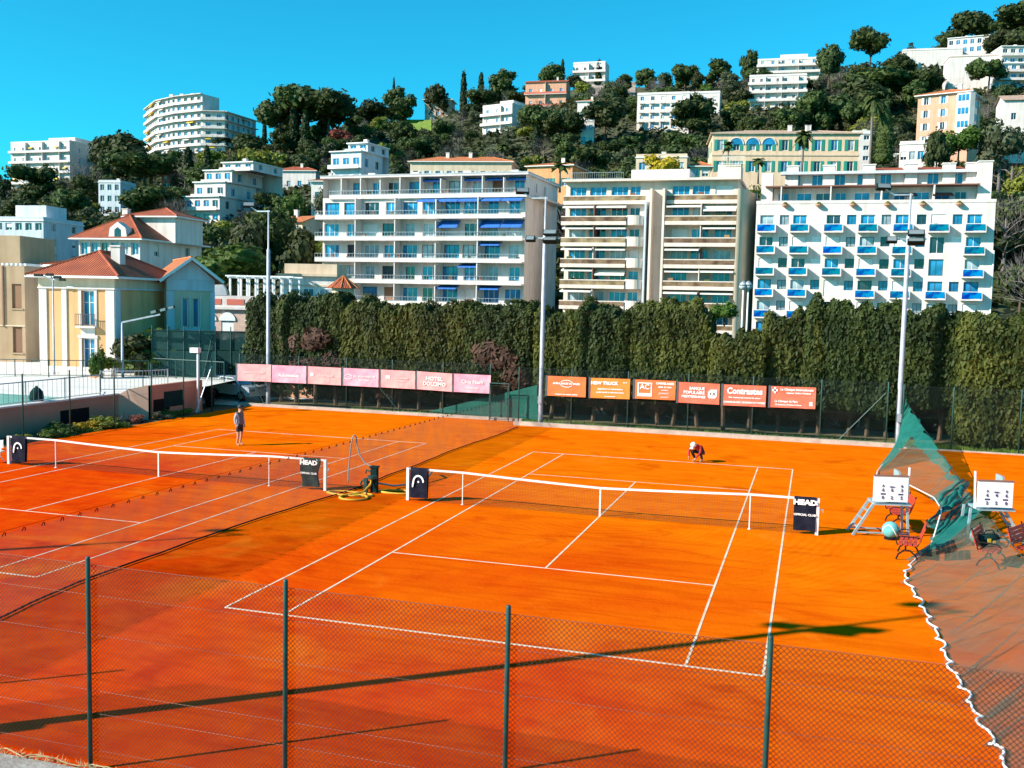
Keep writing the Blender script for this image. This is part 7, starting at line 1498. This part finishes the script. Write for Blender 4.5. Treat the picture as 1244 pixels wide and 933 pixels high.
# ---------------------------------------------------------------- the tall hedge behind the far fence
def hedge_mesh(w, h, d, m, seed, n, size=.2, z0=.8, round_=.5):
    """clipped but shaggy wall of foliage: rounded box with upright ridges, dense upright sprays on its skin"""
    r = np.random.default_rng(seed); H = np.array([w/2, d/2, (h-z0)/2]); C0 = np.array([0, 0, (h+z0)/2]); ph = r.uniform(0, 6, 8)
    def shape(q, k=1.):
        q = q/((np.abs(q)**7).sum(1)**(1/7))[:, None]; P = q*H*k
        nz = .5*np.sin(P[:, 0]*2.6+ph[0]+P[:, 2]*.25)+.35*np.sin(P[:, 0]*5.3+ph[1]-P[:, 2]*.5)+.3*np.sin(P[:, 2]*1.7+P[:, 0]*1.1+ph[2])+.25*np.sin(P[:, 0]*9.1+P[:, 2]*2.3+ph[3])
        g = np.sign(q)*np.abs(q)**6/H; g = g/(np.linalg.norm(g, axis=1)[:, None]+1e-9)
        up = np.clip(q[:, 2], 0, 1)**4; tip = up*(.24*np.sin(P[:, 0]*1.9+ph[4])+.16*np.sin(P[:, 0]*4.7+ph[6])+.14*np.sin(P[:, 0]*8.3+ph[5]))
        return P+g*(nz*.12)[:, None]+np.stack([0*tip, 0*tip, tip], 1)+C0, g
    A = np.array([H[1]*H[2], H[0]*H[2], H[0]*H[1]]); ax = r.choice(3, n, p=A/A.sum()); q = r.uniform(-1, 1, (n, 3)); sg = r.choice([-1, 1], n); sg = np.where((ax == 1) & (r.random(n) < .55), -1, sg); q[np.arange(n), ax] = sg
    P, g = shape(q); P = P+g*r.uniform(-.14, .13, n)[:, None]; V, F_ = leaf_quads(P, g+r.normal(size=g.shape)*.45, size, r, 1.9, 1.); vs = V.tolist(); fs = F_.tolist(); iv, ifc = ico()
    import bmesh
    bm = bmesh.new(); bmesh.ops.create_icosphere(bm, subdivisions=4, radius=1); iv = np.array([v.co[:] for v in bm.verts]); ifc = [tuple(v.index for v in f.verts) for f in bm.faces]; bm.free()
    o = len(vs); vs += shape(iv, .94)[0].tolist(); fs += [tuple(k+o for k in f) for f in ifc]
    me = bpy.data.meshes.new('foliage'); me.from_pydata(vs, [], fs); me.materials.append(M[m]); me.update(); return me
def hedge_trunks(w, seed, n=4, h=2.6):
    a = MB(); r = random.Random(seed)
    for i in range(n):
        x = -w/2+w*(i+.5)/n+r.uniform(-.2, .2); a.tube([(x, 0, -.1), (x+r.uniform(-.2, .2), r.uniform(-.2, .2), h*.5), (x+r.uniform(-.5, .5), 0, h)], [.13, .1, .06], 6)
        for q in range(3): a.tube([(x, 0, h*.3), (x+r.uniform(-.7, .7), r.uniform(-.7, -.1), h*r.uniform(.55, .9))], [.05, .02], 5)
    return a
HG = [(312, 350, 366, 1.0, 'hedge_green', 'dark end column of the hedge behind the left floodlight pole', 1.2), (350, 425, 362, 1.2, 'hedge_green', 'dark green hedge stretch above the second pink banner', 2.3), (425, 500, 370, 1.2, 'hedge', 'olive-green hedge stretch above the middle pink banners', 1.4), (500, 578, 372, 1.2, 'hedge', 'olive-green hedge stretch above the last pink banners', 1.4), (578, 655, 372, 1.3, 'hedge_green', 'ragged hedge stretch left of the middle floodlight pole', 1.8), (660, 706, 378, 1.1, 'hedge', 'narrow hedge column right of the middle floodlight pole', 1.3), (706, 768, 374, 1.3, 'hedge_green', 'tall hedge stretch above the second orange banner', 1.4), (768, 812, 372, 1.1, 'hedge', 'hedge column above the third orange banner', 1.4), (812, 862, 371, 1.1, 'hedge', 'clipped hedge stretch above the fourth orange banner', 1.5),
      (868, 930, 406, 1.2, 'hedge', 'lower rounded hedge in front of the globe lamps', 1.7), (934, 1000, 382, 1.2, 'hedge', 'rounded hedge stretch above the last orange banner', 1.6), (985, 1052, 368, 1.2, 'hedge_green', 'tallest hedge column in front of the blue-balcony block', 1.4), (1048, 1098, 376, 1.2, 'hedge_green', 'hedge column left of the right floodlight pole', 1.2), (1096, 1168, 382, 1.3, 'hedge_green', 'dark hedge stretch right of the right floodlight pole', 1.8), (1165, 1275, 386, 1.6, 'hedge', 'broad clipped hedge at the right edge reaching the ground', .1)]
for i, (x0, x1, yt, dp, m, lab, z0) in enumerate(HG):
    Y = 25.2 if x0 < 600 else 24.2
    if x0 == 868: Y = 23.6
    if x0 == 1165: Y = 23.4
    A = on_y(x0, yt, Y); B = on_y(x1, yt, Y); w = float(B[0]-A[0]); h = float(max(3., (A[2]+B[2])/2)); t = thing('hedge', lab, 'hedge', ((A[0]+B[0])/2, Y, 0))
    me = hedge_mesh(w+.35, h, 2.2*dp, m, 500+i, int(560*w*(h-z0)+900), .115, z0); put('foliage', me, t); hedge_trunks(w, i, max(2, int(w/1.1)), z0+1.5).build('trunks', M['bark'], t)
    if i in (1, 4): put('dry_twigs', crown_mesh('dry_twigs', rlobes(760+i, 9, w*.42, 3.2, 1.0, .8, .8), 1700, .16, 'brush_brown', 860+i, core=.2, stretch=2.6), t, (0, -1.25, 0), scale=(1, .3, 1))
    if z0 > 1.2: me2 = crown_mesh('dry_twigs', rlobes(700+i, 6, w*.38, z0+.3, .5, .75, .8), 900, .2, 'brush_brown', 800+i, core=.25, stretch=2.2); put('dry_twigs', me2, t, scale=(1, .35, 1))
# a line of dark shrubs added behind, so the gaps under the hedge stay dark
t = thing('gap_darkening_shrubs', 'low dark shrubbery added behind the hedge trunks to keep the gaps dark', 'hedge', (-8, 28.5, 0)); put('foliage', crown_mesh('foliage', [(-22+k*1.9, random.Random(k).uniform(-.3, .3), 1.3, 1.5, 1.0, 1.9) for k in range(25)], 9000, .3, 'cypress', 900), t)
# grass strip and planting
gs = MB().box(-27, 22.5, -.2, -9.1, 27, -.0).box(-9.1, 20.95, -.2, 46, 27, .02).build('grass_strip', mat('grass_earth', (.07, .08, .02), .95, (.16, .12, .06), 1.2, 6., bump=.4)); tag(gs, 'earth and grass strip under the hedge', kind='structure')
def grass():
    r = np.random.default_rng(8); n = 26000; x = r.uniform(-20, 30, n); y = np.where(x < -9, r.uniform(22.5, 23.6, n), r.uniform(21.0, 23.2, n)); dens = np.where(x > 9.8, 1., .45); k = r.random(n) < dens*(.5+.5*np.sin(x*.9)*np.sin(y*2+x)); x, y = x[k], y[k]; n = len(x); h = r.uniform(.05, .2, n); dx = r.normal(0, .06, n); dy = r.normal(0, .06, n); w = .02
    V = np.stack([np.stack([x-w, y, 0*x+.01], 1), np.stack([x+w, y, 0*x+.01], 1), np.stack([x+dx, y+dy, h], 1)], 1).reshape(-1, 3); me = bpy.data.meshes.new('grass'); me.from_pydata(V.tolist(), [], np.arange(n*3).reshape(n, 3).tolist()); me.materials.append(leaf_mat('grass', (.06, .13, .012), (.16, .24, .03), 2., 0.)); me.update(); tag(put('grass', me), 'green grass blades along the far fence', 'grass', kind='stuff')
grass()
rs_ = random.Random(12)
for i, (y, kd, hh, lab) in enumerate(((5.2, 'yellow', .8, 'sparse straggly plant nearest the net in the planted strip'), (7.0, 'bush', 1.2, 'first green shrub of the planted strip below the pool wall'), (8.2, 'bush', 1.4, 'second green shrub of the planted strip below the pool wall'), (9.4, 'mimosa', 1.35, 'yellow-leaved shrub in the planted strip below the pool wall'), (10.6, 'yellow', 1.4, 'yellow-green shrub in the planted strip below the pool wall'), (11.9, 'bare', 1.5, 'twiggy brown shrub in the planted strip below the pool wall'), (13.0, 'rust', 1.0, 'reddish low shrub at the light wall return'), (14.6, 'olive', 1.1, 'grey-green shrub below the dark wall opening'), (15.9, 'bush', 1.0, 'green shrub below the green wall panel'), (17.2, 'yellow', .8, 'last low plant of the strip near the short white lamp'))):
    tree(kd, (-27.0+.25*math.sin(i*2), y, -.35*hh), hh*.78, lab, 'shrubs of the planted strip', wide=1.7, r=rs_, var=i)['category'] = 'shrub'
t = thing('rooftop_trough', 'small pot plants on the terrace rail before the yellow house', 'planter', (-36.3, 21.2, TZ)); MB().box(-.4, -.15, 0, .4, .15, .35).build('trough', M['salmon_wall'], t); put('plant', PROTO['bush'][0][0], t, (0, 0, .1), (0, 0, 0), .09)
